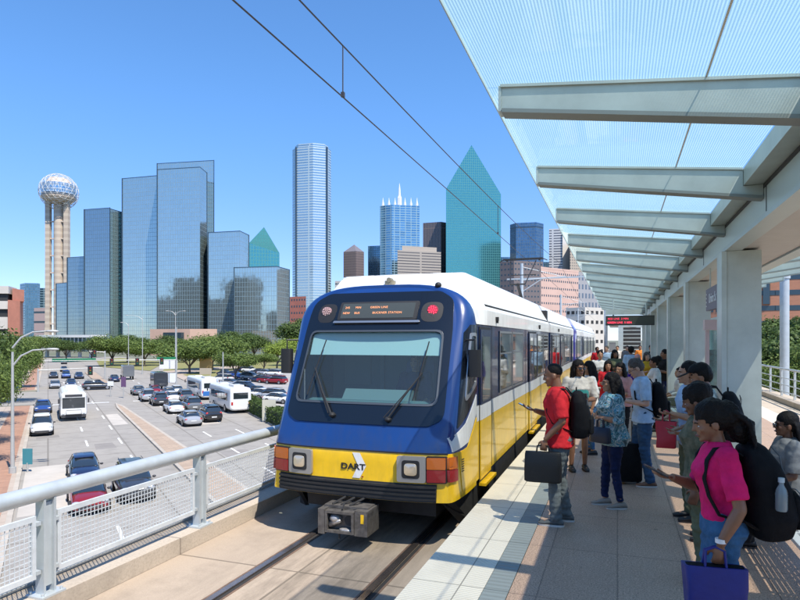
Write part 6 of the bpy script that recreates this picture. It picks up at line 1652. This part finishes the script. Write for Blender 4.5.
def make_person(loc, rz, H, label, group, sk='brown', top=('red',.42), bottom=('jeans','long'), shoes='black', hair='short', hairm=None, pose=None, near=False, fat=1.0, lean=.03, nod=0, turn=0, glasses=None, female=False, sit=None, loose=0.0, cat='person'):
    """one figure: local +y is where it faces, +x its right; built at 1.72 m and scaled"""
    s = H/1.72; pose = pose or {}
    t = thing('person', loc, label, cat, rz=rz, group=group)
    hz = .92; dz = 0
    if sit is not None: dz = (sit/s+.09)-.92
    def tl(z, y=0, x=0): return V((x*fat if abs(x) < .19 else x, y+lean*max(0, z-.92)*1.4, z+dz))
    cw = .93 if female else 1.0
    SHX = .180*cw
    # --- joints
    sh = {sd: tl(1.405, -.01, sd*SHX) for sd in (-1,1)}
    def J(key, sd, default):
        v = pose.get(key+('R' if sd > 0 else 'L'), default); return V((v[0], v[1], v[2]+ (dz if sit is not None else 0)))
    arms = {}
    for sd in (-1,1):
        el = J('elbow', sd, (sd*.235, -.035, 1.12)); wr = J('wrist', sd, (sd*.245, .04, .87)); arms[sd] = (sh[sd], el, wr)
    legs = {}
    for sd in (-1,1):
        if sit is not None:
            kn = V((sd*.12, .44, .50*1.0)); kn.z = (sit/s)+.06; an = V((sd*.12, .42, .09)); hp = V((sd*.09, .0, .92+dz))
        else:
            hp = V((sd*.088, 0, .90)); o_ = pose.get('foot'+('R' if sd > 0 else 'L'), (sd*.10, 0)); kn = V((lerp(hp.x,o_[0],.55), .02+o_[1]*.45, .49)); an = V((o_[0], -.02+o_[1], .09))
        legs[sd] = (hp, kn, an)
    vx = .0075 if near else .014
    # --- body
    q = MB()
    def torso(q, g_, zlo=.84, zhi=1.45, lw=0):
        secs = []
        prof = [(.82,.145,.105,0),(.90,.168,.118,-.01),(.98,.158,.108,-.005),(1.08,.138 if female else .150,.098,0),(1.20,.150 if female else .163,.108,.005),(1.30,.165,.115,.01),(1.38,.172,.098,0),(1.43,.135,.075,-.005),(1.46,.07,.055,-.01)]
        if female: prof[1] = (.90,.178,.128,-.015); prof[4] = (1.20,.150,.112,.01); prof[5] = (1.28,.158,.130,.022)
        for z, rx, ry, oy in prof:
            if zlo-.001 <= z <= zhi+.001:
                c = tl(z, oy); bel = 1+(fat-1)*1.3; secs.append((c, (rx*bel+g_+lw*max(0,(1.25-z))), (ry*bel+g_*1.1+lw*max(0,(1.25-z)))*(1.0)))
        q.loft(secs, 22, e=2.3)
    torso(q, -.012)
    hb = tl(1.60); Rn = Matrix.Rotation(turn, 3, 'Z') @ Matrix.Rotation(-nod, 3, 'X'); piv = tl(1.47)
    def hd(x, y, z): return piv + Rn @ (V((x, y+.012, z-1.47)))
    q.tube([tl(1.40,-.015), piv.lerp(hd(0,-.02,1.55), .5), hd(0,-.015,1.56)], [.060*(.88 if female else 1),.052*(.85 if female else 1),.052], 14)
    q.ell(hd(0,-.008,1.628), (.073,.093,.092), 18, 12, rot=Rn); q.ell(hd(0,.028,1.575), (.060,.064,.085), 16, 10, rot=Rn); q.ell(hd(0,.040,1.515), (.043,.043,.034), 12, 8, rot=Rn)
    q.tube([hd(0,.088,1.612), hd(0,.098,1.585), hd(0,.104,1.562)], [.008,.011,.016], 8); q.ell(hd(0,.076,1.498), (.022,.016,.015), 8, 6, rot=Rn)
    q.tube([hd(-.045,.074,1.618), hd(0,.088,1.622), hd(.045,.074,1.618)], [.009,.010,.009], 7); q.ell(hd(0,.086,1.531), (.024,.013,.013), 10, 6, rot=Rn)
    for sd in (-1,1): q.ell(hd(sd*.076,-.012,1.578), (.010,.024,.032), 8, 7, rot=Rn); q.ell(hd(sd*.038,.066,1.568), (.022,.018,.022), 8, 6, rot=Rn)
    for sd, (S, E, W) in arms.items():
        q.ell(S, (.055,.055,.058), 12, 8); q.tube([S, S.lerp(E,.35), E], [.052*fat,.049*fat,.037], 12); q.tube([E, E.lerp(W,.3), W], [.038,.040,.026], 12)
        q.ell(E, (.037,.037,.037), 10, 7)
        dv = V(pose.get('hdir'+('R' if sd > 0 else 'L'), tuple((W-E).normalized()))); nv = V(pose.get('hnrm'+('R' if sd > 0 else 'L'), (-sd, .1, .0) if abs((W-E).normalized().z) > .6 else (0,0,1)))
        hand(q, W, dv, nv, sd if True else 1, pose.get('curl'+('R' if sd > 0 else 'L'), .35))
    for sd, (h_, k_, a_) in legs.items():
        q.tube([h_, h_.lerp(k_,.4), k_], [.080*fat,.072*fat,.050], 14); q.tube([k_, k_.lerp(a_,.3), a_], [.050,.052,.034], 12); q.ell(k_, (.05,.05,.05), 10, 7)
        q.tube([a_+V((0,-.03,-.045)), a_+V((0,.12,-.06))], [.032,.026], 8)
    S_ = Matrix.Scale(s, 4)
    me = remesh(q, vx, 2 if near else 2); me.transform(S_); meshobj('body', me, SK[sk], t)
    # --- top
    tm, sl = top[0], top[1]
    q = MB(); hem = .94 if len(top) < 3 else top[2]
    torso(q, .012+loose*.3, zlo=.98 if hem > .95 else .90 if hem > .9 else .82, zhi=1.46, lw=loose)
    if hem < .9: q.loft([(tl(hem), .20*fat, .145*fat),(tl(.98), .17*fat+loose*.3, .125*fat+loose*.3)], 20, e=2.3)
    q.tube([tl(1.42,-.012), tl(1.47,-.012)], [.085,.068], 16)
    for sd, (S, E, W) in arms.items():
        q.ell(S+V((0,0,-.002)), (.066,.066,.068), 12, 8)
        if sl <= .5: e_ = S.lerp(E, sl*2); q.tube([S, S.lerp(e_,.5), e_], [.066*fat,.068*fat,.066*fat+loose*.2], 14)
        else:
            e_ = E.lerp(W, (sl-.5)*2); q.tube([S, S.lerp(E,.5), E], [.066*fat,.060*fat,.050], 14); q.tube([E, e_], [.050,.042+loose*.1], 14); q.ell(E, (.052,.052,.052), 10, 7)
    me = remesh(q, .010 if near else .016, 3); wrinkle(me, .009, 9, rz); me.transform(S_); tp_ = meshobj('shirt', me, CL[tm], t)
    # --- bottom
    bm_, bk = bottom; q = MB()
    q.loft([(tl(z, oy), rx*fat, ry*fat) for z, rx, ry, oy in ((.80,.135,.105,0),(.86,.165,.122,-.01),(.92,.176 if not female else .188,.128 if not female else .14,-.014),(1.0,.160,.115,-.005),(1.045,.150,.108,0))], 22, e=2.3) if sit is None else q.loft([(tl(z, oy), rx*fat, ry*fat) for z, rx, ry, oy in ((.83,.15,.12,.03),(.92,.175,.14,0),(1.0,.165,.12,0))], 22)
    if bk == 'skirt':
        q.loft([(V((0,0,.52)), .19,.16),(V((0,0,.70)),.185,.15),(V((0,-.01,.92)),.185,.14)], 24)
    for sd, (h_, k_, a_) in legs.items():
        if bk == 'skirt': continue
        if bk == 'short': e_ = h_.lerp(k_, .92); q.tube([h_, h_.lerp(e_,.5), e_], [.094*fat,.088*fat,.075], 16)
        elif bk == 'slim': q.tube([h_, h_.lerp(k_,.45), k_], [.096*fat,.084*fat,.059], 16); q.tube([k_, k_.lerp(a_,.35), a_+V((0,0,.01))], [.059,.058,.044], 14); q.ell(k_, (.059,.059,.059), 10, 7)
        else: q.tube([h_, h_.lerp(k_,.45), k_], [.098*fat,.090*fat,.070], 16); q.tube([k_, k_.lerp(a_,.4), a_+V((0,-.005,-.03))], [.069,.066,.063], 14); q.ell(k_, (.069,.069,.069), 10, 7)
    me = remesh(q, .010 if near else .016, 3); wrinkle(me, .011, 11, rz+3, 2.4); me.transform(S_); meshobj('skirt' if bk == 'skirt' else 'trousers', me, CL[bm_], t)
    # --- shoes
    for sd, (h_, k_, a_) in legs.items():
        q = MB(); c = a_+V((0,0,-.09))
        for y, w_, h1 in ((-.075,.026,.05),(-.05,.037,.085),(0,.040,.09),(.06,.043,.070),(.12,.046,.052),(.17,.038,.042),(.195,.02,.03)): pass
        secs = [(-.085,.022,.045),(-.065,.036,.085),(-.01,.040,.095),(.05,.043,.072),(.11,.047,.052),(.155,.040,.043),(.18,.022,.032)]
        k0 = 0; n_ = 14
        for y, w_, h1 in secs:
            for k in range(n_):
                a = 2*math.pi*k/n_; q.v.append((c.x+math.cos(a)*w_, c.y+y, c.z+.014+max(0, (h1-.014)*(.5+.5*math.sin(a)))))
        for i in range(len(secs)-1):
            for k in range(n_): q.f.append([i*n_+k, i*n_+(k+1) % n_, (i+1)*n_+(k+1) % n_, (i+1)*n_+k]); q.m.append(0)
        q.f.append([i for i in range(n_-1,-1,-1)]); q.f.append([(len(secs)-1)*n_+i for i in range(n_)]); q.m += [0,0]
        so = MB(); so.loft([((c.x, c.y+.045, c.z+z), .047, .135) for z in (.0,.018)], 20, e=2.6)
        for o_ in (q, so): o_.v = [(p[0]*s, p[1]*s, p[2]*s) for p in o_.v]; o_.local = True
        sh_ = q.build('shoe', M_shoe[shoes], t, smooth=60, uv=False); so.build('sole', M_sole if shoes in ('grey','brown','tan') else M_shoe['dark'], sh_, uv=False)
    # --- hair
    hm = hairm or M_hair; q = MB()
    def cap(g_=.010, back=.0, low=0):
        q.ell(hd(0,-.022,1.645), (.075+g_,.092+g_,.085+g_), 18, 12, rot=Rn); q.ell(hd(0,-.052-back,1.60-low), (.070+g_,.060+g_,.080), 14, 9, rot=Rn)
    if hair == 'bald': q.ell(hd(0,-.018,1.638), (.0755,.0935,.086), 18, 12, rot=Rn)
    elif hair == 'short': cap(.008)
    elif hair == 'afro': cap(.02); q.ell(hd(0,-.05,1.66), (.105,.115,.105), 16, 10, rot=Rn)
    elif hair in ('long', 'ponytail', 'bun', 'braids', 'hijab', 'lock'):
        cap(.014, .01)
        if hair in ('long',):
            q.tube([hd(0,-.06,1.62), hd(0,-.09,1.50), hd(0,-.11,1.38), hd(0,-.11,1.28)], [.085,.088,.082,.05], 14)
            for sd in (-1,1): q.tube([hd(sd*.06,.0,1.66), hd(sd*.085,.0,1.56), hd(sd*.085,-.02,1.44)], [.03,.03,.024], 10)
        if hair == 'ponytail':
            q.ell(hd(0,-.11,1.62), (.095,.085,.095), 12, 8, rot=Rn); q.ell(hd(0,-.15,1.52), (.085,.06,.10), 12, 8, rot=Rn); q.ell(hd(0,-.03,1.675), (.085,.095,.075), 14, 8, rot=Rn)
            for k in range(13): q.tube([hd(.013*(k-6),-.14,1.64), hd(.016*(k-6),-.20-.012*(k % 3),1.55), hd(.019*(k-6),-.19-.01*(k % 2),1.42-.02*(k % 4)), hd(.022*(k-6),-.16-.012*(k % 4),1.30-.03*(k % 3))], [.018,.015,.011,.004], 7)
        if hair == 'bun': q.ell(hd(0,-.10,1.68), (.088,.085,.085), 14, 9, rot=Rn)
        if hair == 'hijab':
            q.ell(hd(0,-.02,1.60), (.098,.105,.13), 16, 10, rot=Rn); q.loft([(tl(1.36), .17,.12),(tl(1.46),.10,.09),(tl(1.54),.08,.085)], 18)
        if hair == 'braids':
            rr = random.Random(5)
            for k in range(26):
                a = math.pi*(.05+.9*rr.random()); x = .085*math.cos(a); y = -.03-.07*math.sin(a)*rr.uniform(.4,1.1); z0 = 1.70-.06*rr.random()
                e_ = hd(x*1.5, y-.05-.05*rr.random(), 1.40-.06*rr.random()); q.tube([hd(x*.6,y*.6,z0), hd(x*1.15,y-.02,1.60), e_], [.013,.012,.008], 6)
    if q.v and hair != 'none':
        me = remesh(q, .0085 if near else .013, 1)
        if hair not in ('bald','hijab'): wrinkle(me, .010 if hair != 'braids' else .003, 24, 1, .5)
        # keep the face clear: slice away what bulges in front of it
        fr_ = hd(0,.0,1.575); fwd_ = Rn @ V((0,1,0)); up_ = Rn @ V((0,0,1))
        lim = {'bald': .066, 'hijab': .06}.get(hair, .040)
        bm = bmesh.new(); bm.from_mesh(me)
        dele = [v for v in bm.verts if (v.co-fr_).dot(fwd_) > (lim if (v.co-fr_).dot(up_) < .052 else .094) - (.035 if (v.co-fr_).dot(up_) < -.0 and hair in ('short','bald','afro','bun','ponytail') else 0) or (hair in ('short','bald') and (v.co-fr_).dot(up_) < -.055)]
        bmesh.ops.delete(bm, geom=dele, context='VERTS'); bm.to_mesh(me); bm.free()
        me.transform(S_); me.polygons.foreach_set('use_smooth', [True]*len(me.polygons)); meshobj('headscarf' if hair == 'hijab' else 'hair', me, hm, t)
    def part(nm, q, m, sm=True):
        q.v = [(p[0]*s, p[1]*s, p[2]*s) for p in q.v]; q.local = True; return q.build(nm, m, t, smooth=60 if sm else False, uv=False)
    if near or True:
        for sd in (-1,1):
            if glasses != 'sun':
                q = MB(); q.ell(hd(sd*.030,.0755,1.592), (.0115,.0085,.0048), 10, 6, rot=Rn); part('eye', q, M_eye)
                q = MB(); q.ell(hd(sd*.030,.080,1.592), (.006,.0050,.0048), 8, 6, rot=Rn); part('iris', q, M_iris)
            q = MB(); q.tube([hd(sd*.014,.094,1.612), hd(sd*.032,.091,1.618), hd(sd*.050,.080,1.610)], [.003,.004,.002], 5); part('eyebrow', q, M_hair)
        q = MB(); q.tube([hd(-.024,.090,1.531), hd(0,.101,1.532), hd(.024,.090,1.531)], [.003,.0065,.003], 6); part('mouth', q, LIP[sk])
    if glasses:
        q = MB(); 
        for sd in (-1,1):
            q.ell(hd(sd*.034,.100,1.590), (.028,.006,.021) if glasses == 'sun' else (.024,.002,.018), 14, 6, rot=Rn) if glasses == 'sun' else q.tube([hd(sd*.034+.024*math.cos(a), .101, 1.590+.018*math.sin(a)) for a in [i*math.pi/6 for i in range(13)]], .002, 5)
            q.tube([hd(sd*.060,.094,1.596), hd(sd*.078,-.01,1.596)], .003, 5)
        q.tube([hd(-.012,.104,1.597), hd(.012,.104,1.597)], .003, 5); part('sunglasses' if glasses == 'sun' else 'glasses', q, M_sungl if glasses == 'sun' else M_gframe)
    return t, (lambda v: Matrix.Rotation(rz, 3, 'Z') @ (V(v)*s) + V(loc)), s
GP = 'people waiting on the platform'
def foot_at(px, py): return atz(px, py, 0)
def at_d(px, d): p = P(px, HY, d); return V((p.x, p.y, 0))
def phone_in(fn, rz, pos, label, tilt=.9):
    M4 = Matrix.Translation(fn(pos)) @ Matrix.Rotation(rz, 4, 'Z') @ Matrix.Rotation(.45, 4, 'X'); return phone(M4, label)
# 1 man in red
rz = R(92); t, fn, s = make_person(foot_at(559, 523), rz, 1.79, 'man in red t-shirt and grey trousers holding a phone and briefcase beside the train', GP, 'brown', ('red',.46,.84), ('greytrouser','long'), 'grey', 'bald', near=True, fat=1.10, nod=.22,
    pose=dict(elbowL=(-.265,-.05,1.13), wristL=(-.235,.13,.925), hdirL=(0,.15,-1), hnrmL=(1,0,0), curlL=.85, elbowR=(.25,.10,1.12), wristR=(.13,.27,1.19), hdirR=(-.35,.9,.25), hnrmR=(0,.1,1), curlR=.5, footL=(-.12,.05), footR=(.10,-.05)))
q = MB(); phone_in(fn, rz, (.095,.375,1.235), 'dark phone held by the man in red')
backpack(fn((0,-.105,.93)), rz, 'grey black hiking backpack worn by the man in red', .52, .34, .22)
satchel(fn((-.235,.15,.485)), rz+R(90), 'black leather briefcase hanging from the hand of the man in red', .40, .33, .11, name='briefcase', cat='briefcase', handle=.075)
# beard shadow
# 2 floral woman
rz = R(108); t, fn, s = make_person(foot_at(613, 506), rz, 1.64, 'woman in teal floral blouse and navy jeans with glasses on, arm folded', GP, 'mid', ('floral',.62,.80), ('navy','slim'), 'tan', 'long', near=True, female=True, glasses='clear', fat=1.08, loose=.05,
    pose=dict(elbowL=(-.26,.0,1.13), wristL=(-.05,.22,1.16), hdirL=(.95,.25,.05), hnrmL=(0,-1,0), curlL=.7, elbowR=(.25,.02,1.12), wristR=(.22,.16,.92), footL=(-.13,-.03), footR=(.08,.10)))
satchel(fn((-.13,.20,.84)), rz+R(40), 'navy crossbody purse at the hip of the floral blouse woman', .27, .19, .07, m=mat('navy_leather', (.010,.018,.04), .45))
# 3 man in light blue
rz = R(98); t, fn, s = make_person(foot_at(643, 485), rz, 1.80, 'man in light blue shirt with glasses, head bent down, wearing jeans and brown shoes', GP, 'fair', ('ltblue',.44,.86), ('denim','long'), 'brown', 'short', hairm=M_hairg, near=True, nod=.5, glasses='clear', fat=1.03,
    pose=dict(elbowL=(-.25,.0,1.12), wristL=(-.10,.24,1.14), hdirL=(.3,.9,.2), hnrmL=(0,0,1), elbowR=(.25,.02,1.12), wristR=(.10,.25,1.13), hdirR=(-.3,.9,.2), hnrmR=(0,0,1), footL=(-.10,-.05), footR=(.11,.11)))
phone_in(fn, rz, (.0,.36,1.20), 'phone in the hands of the man in light blue')
backpack(fn((0,-.10,.92)), rz, 'plain black backpack worn by the man in light blue', .50, .32, .20)
# suitcase
c = foot_at(627, 483); t = thing('suitcase', c, 'black upright suitcase standing behind the floral blouse woman', 'suitcase', rz=R(20))
q = LB(); q.loft([((0,0,z), .19*a, .12*a) for z, a in ((.04,.9),(.06,1),(.56,1),(.58,.9))], 24, e=6); q.build('body', M_bagblk, t, smooth=40, uv=False)
q = LB(); q.tube([(-.09,.05,.58),(-.09,.05,.92),(.09,.05,.92),(.09,.05,.58)], .01, 6); q.build('handle', M_rub, t, uv=False)
for x in (-.13,.13):
    for y in (-.07,.07): q = LB(); q.tube([(x-.012,y,.025),(x+.012,y,.025)], .025, 10); q.build('wheel', M_rub, t, uv=False)
# 4 woman in sunglasses
rz = R(196); t, fn, s = make_person(foot_at(578, 470), rz, 1.73, 'woman in sunglasses and pale cardigan with bare legs facing the camera', GP, 'brown', ('cream',.48,.84), ('black','short'), 'black', 'long', near=True, female=True, glasses='sun', fat=1.02, loose=.0, turn=.35,
    pose=dict(elbowL=(-.25,.03,1.12), wristL=(-.07,.24,1.12), hdirL=(.6,.7,.2), elbowR=(.25,.03,1.12), wristR=(.07,.24,1.14), hdirR=(-.6,.7,.2), footL=(-.11,.0), footR=(.11,.06)))
q = LB(); q.box(-.06,.06,-.03,.03,-.04,.04); q.tube([(0,.03,0),(0,.08,0)], .028, 12)
t = thing('camera', fn((0,.33,1.19)), 'small black camera held by the woman in sunglasses', 'camera', rz=rz); q.build('body', M_rub, t, uv=False)
q = LB(); q.tube([(0,.08,0),(0,.085,0)], .022, 12); q.build('lens', M_sungl, t, uv=False)
q = LB(); q.loft([((0,0,z), .13*a, .02) for z, a in ((0,.6),(.03,1),(.16,1),(.19,.8))], 16); t = thing('printed_cloth', fn((0,.155,1.08)), 'teal printed scarf on the chest of the woman in sunglasses', 'scarf', rz=rz); q.build('fabric', CL['teal'], t, uv=False)
# 5 woman in pink
rz = R(97); t, fn, s = make_person(at_d(721, 3.72), rz, 1.665, 'woman in bright pink polo and blue jeans looking at a phone, nearest to the camera', GP, 'brown', ('pink',.42,.97), ('jeans','slim'), 'grey', 'ponytail', near=True, female=True, fat=.96, nod=.26, lean=.03,
    pose=dict(elbowL=(-.245,-.04,1.10), wristL=(-.235,.07,.875), hdirL=(0,.05,-1), hnrmL=(1,.0,0), curlL=.8, elbowR=(.24,.09,1.12), wristR=(.12,.27,1.20), hdirR=(-.25,.9,.15), hnrmR=(0,.1,1), curlR=.55, footL=(-.11,0), footR=(.11,.05)))
phone_in(fn, rz, (.085,.375,1.245), 'phone with teal case in the hand of the woman in pink')
backpack(fn((-.0,-.15,.86)), rz, 'large black backpack with a water bottle on the woman in pink', .58, .38, .26, tilt=-.16, zs=.585, fy=-.03)
q = LB(); q.loft([((0,0,z), r_, r_) for z, r_ in ((0,.028),(.01,.032),(.10,.032),(.125,.026),(.15,.013),(.165,.013))], 16)
t2 = thing('water_bottle', fn((-.215,-.27,1.10)), 'clear plastic water bottle in the side pocket of the large backpack', 'bottle', rz=rz); q.build('body', mat('bottle_plastic', (.30,.38,.40), .1, alpha=.6, coat=.5), t2, smooth=60, uv=False)
q = LB(); q.tube([(0,0,.165),(0,0,.19)], .017, 12); q.build('cap', mat('bottle_cap', (.45,.55,.58), .4), t2, uv=False)
satchel(fn((-.235,.10,.37)), rz+R(90), 'royal blue carrier bag in the hand of the woman in pink', .34, .37, .14, m=M_blubag, handle=.11, name='carrier_bag')
q = LB(); q.tube([(0,-.0,-.012),(0,0,.012)], .031, 16); tw_ = thing('wristwatch', fn((-.236,.065,.905)), 'white wristwatch on the wrist of the woman in pink', 'watch', rz=rz); q.build('band', M_twhite, tw_, uv=False)
# 6 olive woman
rz = R(80); t, fn, s = make_person(at_d(704, 5.05), rz, 1.66, 'woman in olive camouflage top with a round black bun behind the woman in pink', GP, 'deep', ('camo',.85,.72), ('olive','long'), 'dark', 'afro', near=True, female=True, fat=1.05, nod=.3, loose=.05)
# 7 seated woman in braids
rz = R(95); SX = at_d(785, 5.95); t, fn, s = make_person(V((1.60, SX.y, 0)), rz, 1.66, 'woman with long braids in a grey t-shirt sitting on the slotted bench', GP, 'deep', ('grey',.46,.92), ('black','long'), 'black', 'braids', near=True, female=True, fat=1.12, sit=.47, glasses='sun',
    pose=dict(elbowL=(-.26,.05,1.12), wristL=(-.15,.28,1.02), elbowR=(.26,.05,1.12), wristR=(.12,.30,1.02)))
# 8 cap man
rz = R(84); t, fn, s = make_person(at_d(708, 6.15), rz, 1.81, 'man in black cap and pale checked shirt standing by the near column', GP, 'brown', ('pattern',.48,.86), ('greytrouser','long'), 'black', 'short', near=True, nod=.3,
    pose=dict(elbowL=(-.25,.0,1.12), wristL=(-.12,.22,1.05), elbowR=(.25,.02,1.12), wristR=(.12,.24,1.06)))
q = MB(); Rn_ = Matrix.Rotation(-.3, 3, 'X'); pv = V((0,.03*.55*1.4,1.47))
hdp = lambda x,y,z: pv+Rn_@V((x,y+.012,z-1.47))
q.ell(hdp(0,-.012,1.655), (.087,.106,.082), 18, 10, rot=Rn_); bmq = [v for v in q.v]
cp_ = thing('baseball_cap', fn((0,0,0)), 'black baseball cap on the man in the pale checked shirt', 'cap', rz=rz)
q.v = [(p[0]*s,p[1]*s,max(p[2],1.63)*s) for p in q.v]; q.local = True; q.build('crown', M_bagblk, cp_, smooth=60, uv=False)
q = MB(); q.ell(hdp(0,.13,1.655), (.068,.075,.008), 16, 6, rot=Rn_@Matrix.Rotation(-.15,3,'X')); q.v = [(p[0]*s,p[1]*s,p[2]*s) for p in q.v]; q.local = True; q.build('visor', M_bagblk, cp_, smooth=60, uv=False)
backpack(fn((0,-.10,.98)), rz, 'black backpack with buckles on the man in the cap', .50, .34, .21)
# 9 man behind
rz = R(100); t, fn, s = make_person(at_d(691, 6.85), rz, 1.80, 'man in pale blue t-shirt with short black hair left of the man in the cap', GP, 'mid', ('ltblue',.44,.86), ('olive','long'), 'black', 'short', near=True,
    pose=dict(elbowL=(-.25,.02,1.12), wristL=(-.14,.24,1.17), hdirL=(.2,.9,0), curlL=.8, elbowR=(.25,.0,1.12), wristR=(.2,.2,1.08)))
satchel(fn((-.14,.29,.80)), rz+R(70), 'red tote bag hanging from the forearm beside the man in pale blue', .22, .30, .10, m=M_redbag, handle=.12, name='tote_bag')
# 10 seated man
p10 = at_d(684, 14.2); t, fn, s = make_person(V((1.42, p10.y, 0)), R(94), 1.74, 'man in white shirt and olive trousers sitting on the far bench', GP, 'mid', ('white',.8,.92), ('khaki','long'), 'black', 'short', sit=.50,
    pose=dict(elbowL=(-.25,.08,1.14), wristL=(-.14,.34,1.05), elbowR=(.25,.08,1.14), wristR=(.14,.34,1.05)))
FO = dict(elbowL=(-.25,.06,1.13), wristL=(.07,.21,1.17), hdirL=(1,0,.1), hnrmL=(0,-1,0), elbowR=(.25,.06,1.13), wristR=(-.07,.24,1.13), hdirR=(-1,0,.1), hnrmR=(0,-1,0))
PH = dict(elbowR=(.24,.08,1.12), wristR=(.10,.30,1.18), hdirR=(-.3,.9,.2), hnrmR=(0,0,1))
WK = dict(footL=(-.09,.22), footR=(.09,-.18), wristL=(-.26,-.08,.88), wristR=(.26,.14,.89))
CROWD = [
 # px, d, rz deg, H, label, skin, top, bottom, hair, hairm, pose, female, glasses
 (665.5, 16.4, 112, 1.79, 'man in black t-shirt leaning with folded arms against the third column', 'brown', ('black',.44), ('navy','long'), 'short', None, FO, 0, None),
 (590, 10.8, 110, 1.66, 'woman in white top with a black braid behind the woman in sunglasses', 'mid', ('white',.5), ('jeans','slim'), 'long', None, None, 1, None),
 (600, 16.5, 190, 1.76, 'woman in loose white shirt near the train door', 'mid', ('white',.9,.70), ('cream','long'), 'short', None, PH, 1, None),
 (606.5, 25, 170, 1.80, 'grey haired man in pale blue shirt far down by the train', 'fair', ('ltblue',.8), ('khaki','long'), 'short', M_hairg, None, 0, None),
 (614.5, 18.5, 205, 1.74, 'person in olive yellow top with black hair over the shoulders', 'brown', ('olive',.6), ('black','long'), 'long', None, PH, 1, None),
 (621, 10.9, 150, 1.63, 'woman in pink blouse half hidden behind the man in light blue', 'mid', ('rose',.6), ('black','slim'), 'long', None, FO, 1, None),
 (631, 21, 10, 1.80, 'person with dark hair and pale blue jacket facing away', 'brown', ('ltblue',.9), ('jeans','long'), 'afro', None, None, 0, None),
 (637.5, 17.5, 185, 1.62, 'woman in pink headscarf and purple top', 'mid', ('purple',.9,.7), ('black','long'), 'hijab', CL['rose'], None, 1, None),
 (646.5, 17.0, 200, 1.70, 'long haired woman in yellow top under a white cardigan', 'fair', ('yellow',.5), ('white','long'), 'long', M_hairg, PH, 1, None),
 (651, 25, 185, 1.84, 'tall dark haired man behind the woman in yellow', 'mid', ('black',.9), ('jeans','long'), 'short', None, None, 0, None),
 (627, 30, 180, 1.76, 'man in dark suit far down the platform', 'fair', ('grey',.95), ('grey','long'), 'short', None, WK, 0, None),
 (617.5, 33, 175, 1.72, 'far away person in cream top walking this way', 'mid', ('cream',.6), ('navy','long'), 'short', None, WK, 0, None),
 (597, 28, 200, 1.72, 'far away person in red top at the platform edge', 'brown', ('red',.5), ('black','long'), 'short', None, None, 0, None),
 (640, 34, 190, 1.74, 'far away person in orange shirt by the stair enclosure', 'brown', ('orange',.5), ('black','long'), 'short', None, None, 0, None),
 (611, 40, 180, 1.72, 'tiny person in white far past the departure display', 'fair', ('white',.5), ('jeans','long'), 'short', None, WK, 0, None),
 (608, 13.5, 185, 1.58, 'short woman in red jacket behind the floral blouse woman', 'mid', ('red',.95,.8), ('black','slim'), 'long', None, FO, 1, None),
 (655.5, 13.5, 100, 1.66, 'woman in pale wrap and dark trousers behind the black backpack', 'brown', ('white',.9,.75), ('black','long'), 'bun', None, FO, 1, None),
 (672, 20, 180, 1.72, 'person in grey shirt standing between two columns', 'mid', ('grey',.5), ('khaki','long'), 'short', None, None, 0, None),
]
for px, d, a, H, lb, sk_, tp_, bt_, hr, hm_, po, fe, gl in CROWD:
    make_person(at_d(px, d), R(a), H, lb, GP, sk_, tp_, bt_, 'black', hr, hairm=hm_, pose=po, female=bool(fe), glasses=gl, loose=.03)
# driver behind the windshield
make_person(V((XC+.45, 8.28, .50)), R(180), 1.74, 'driver in a dark blue shirt seated behind the windshield', GP, 'mid', ('navy',.8), ('black','long'), 'black', 'short', sit=.45, pose=dict(elbowL=(-.25,.1,1.12), wristL=(-.2,.3,1.05), elbowR=(.25,.1,1.12), wristR=(.2,.3,1.05)))
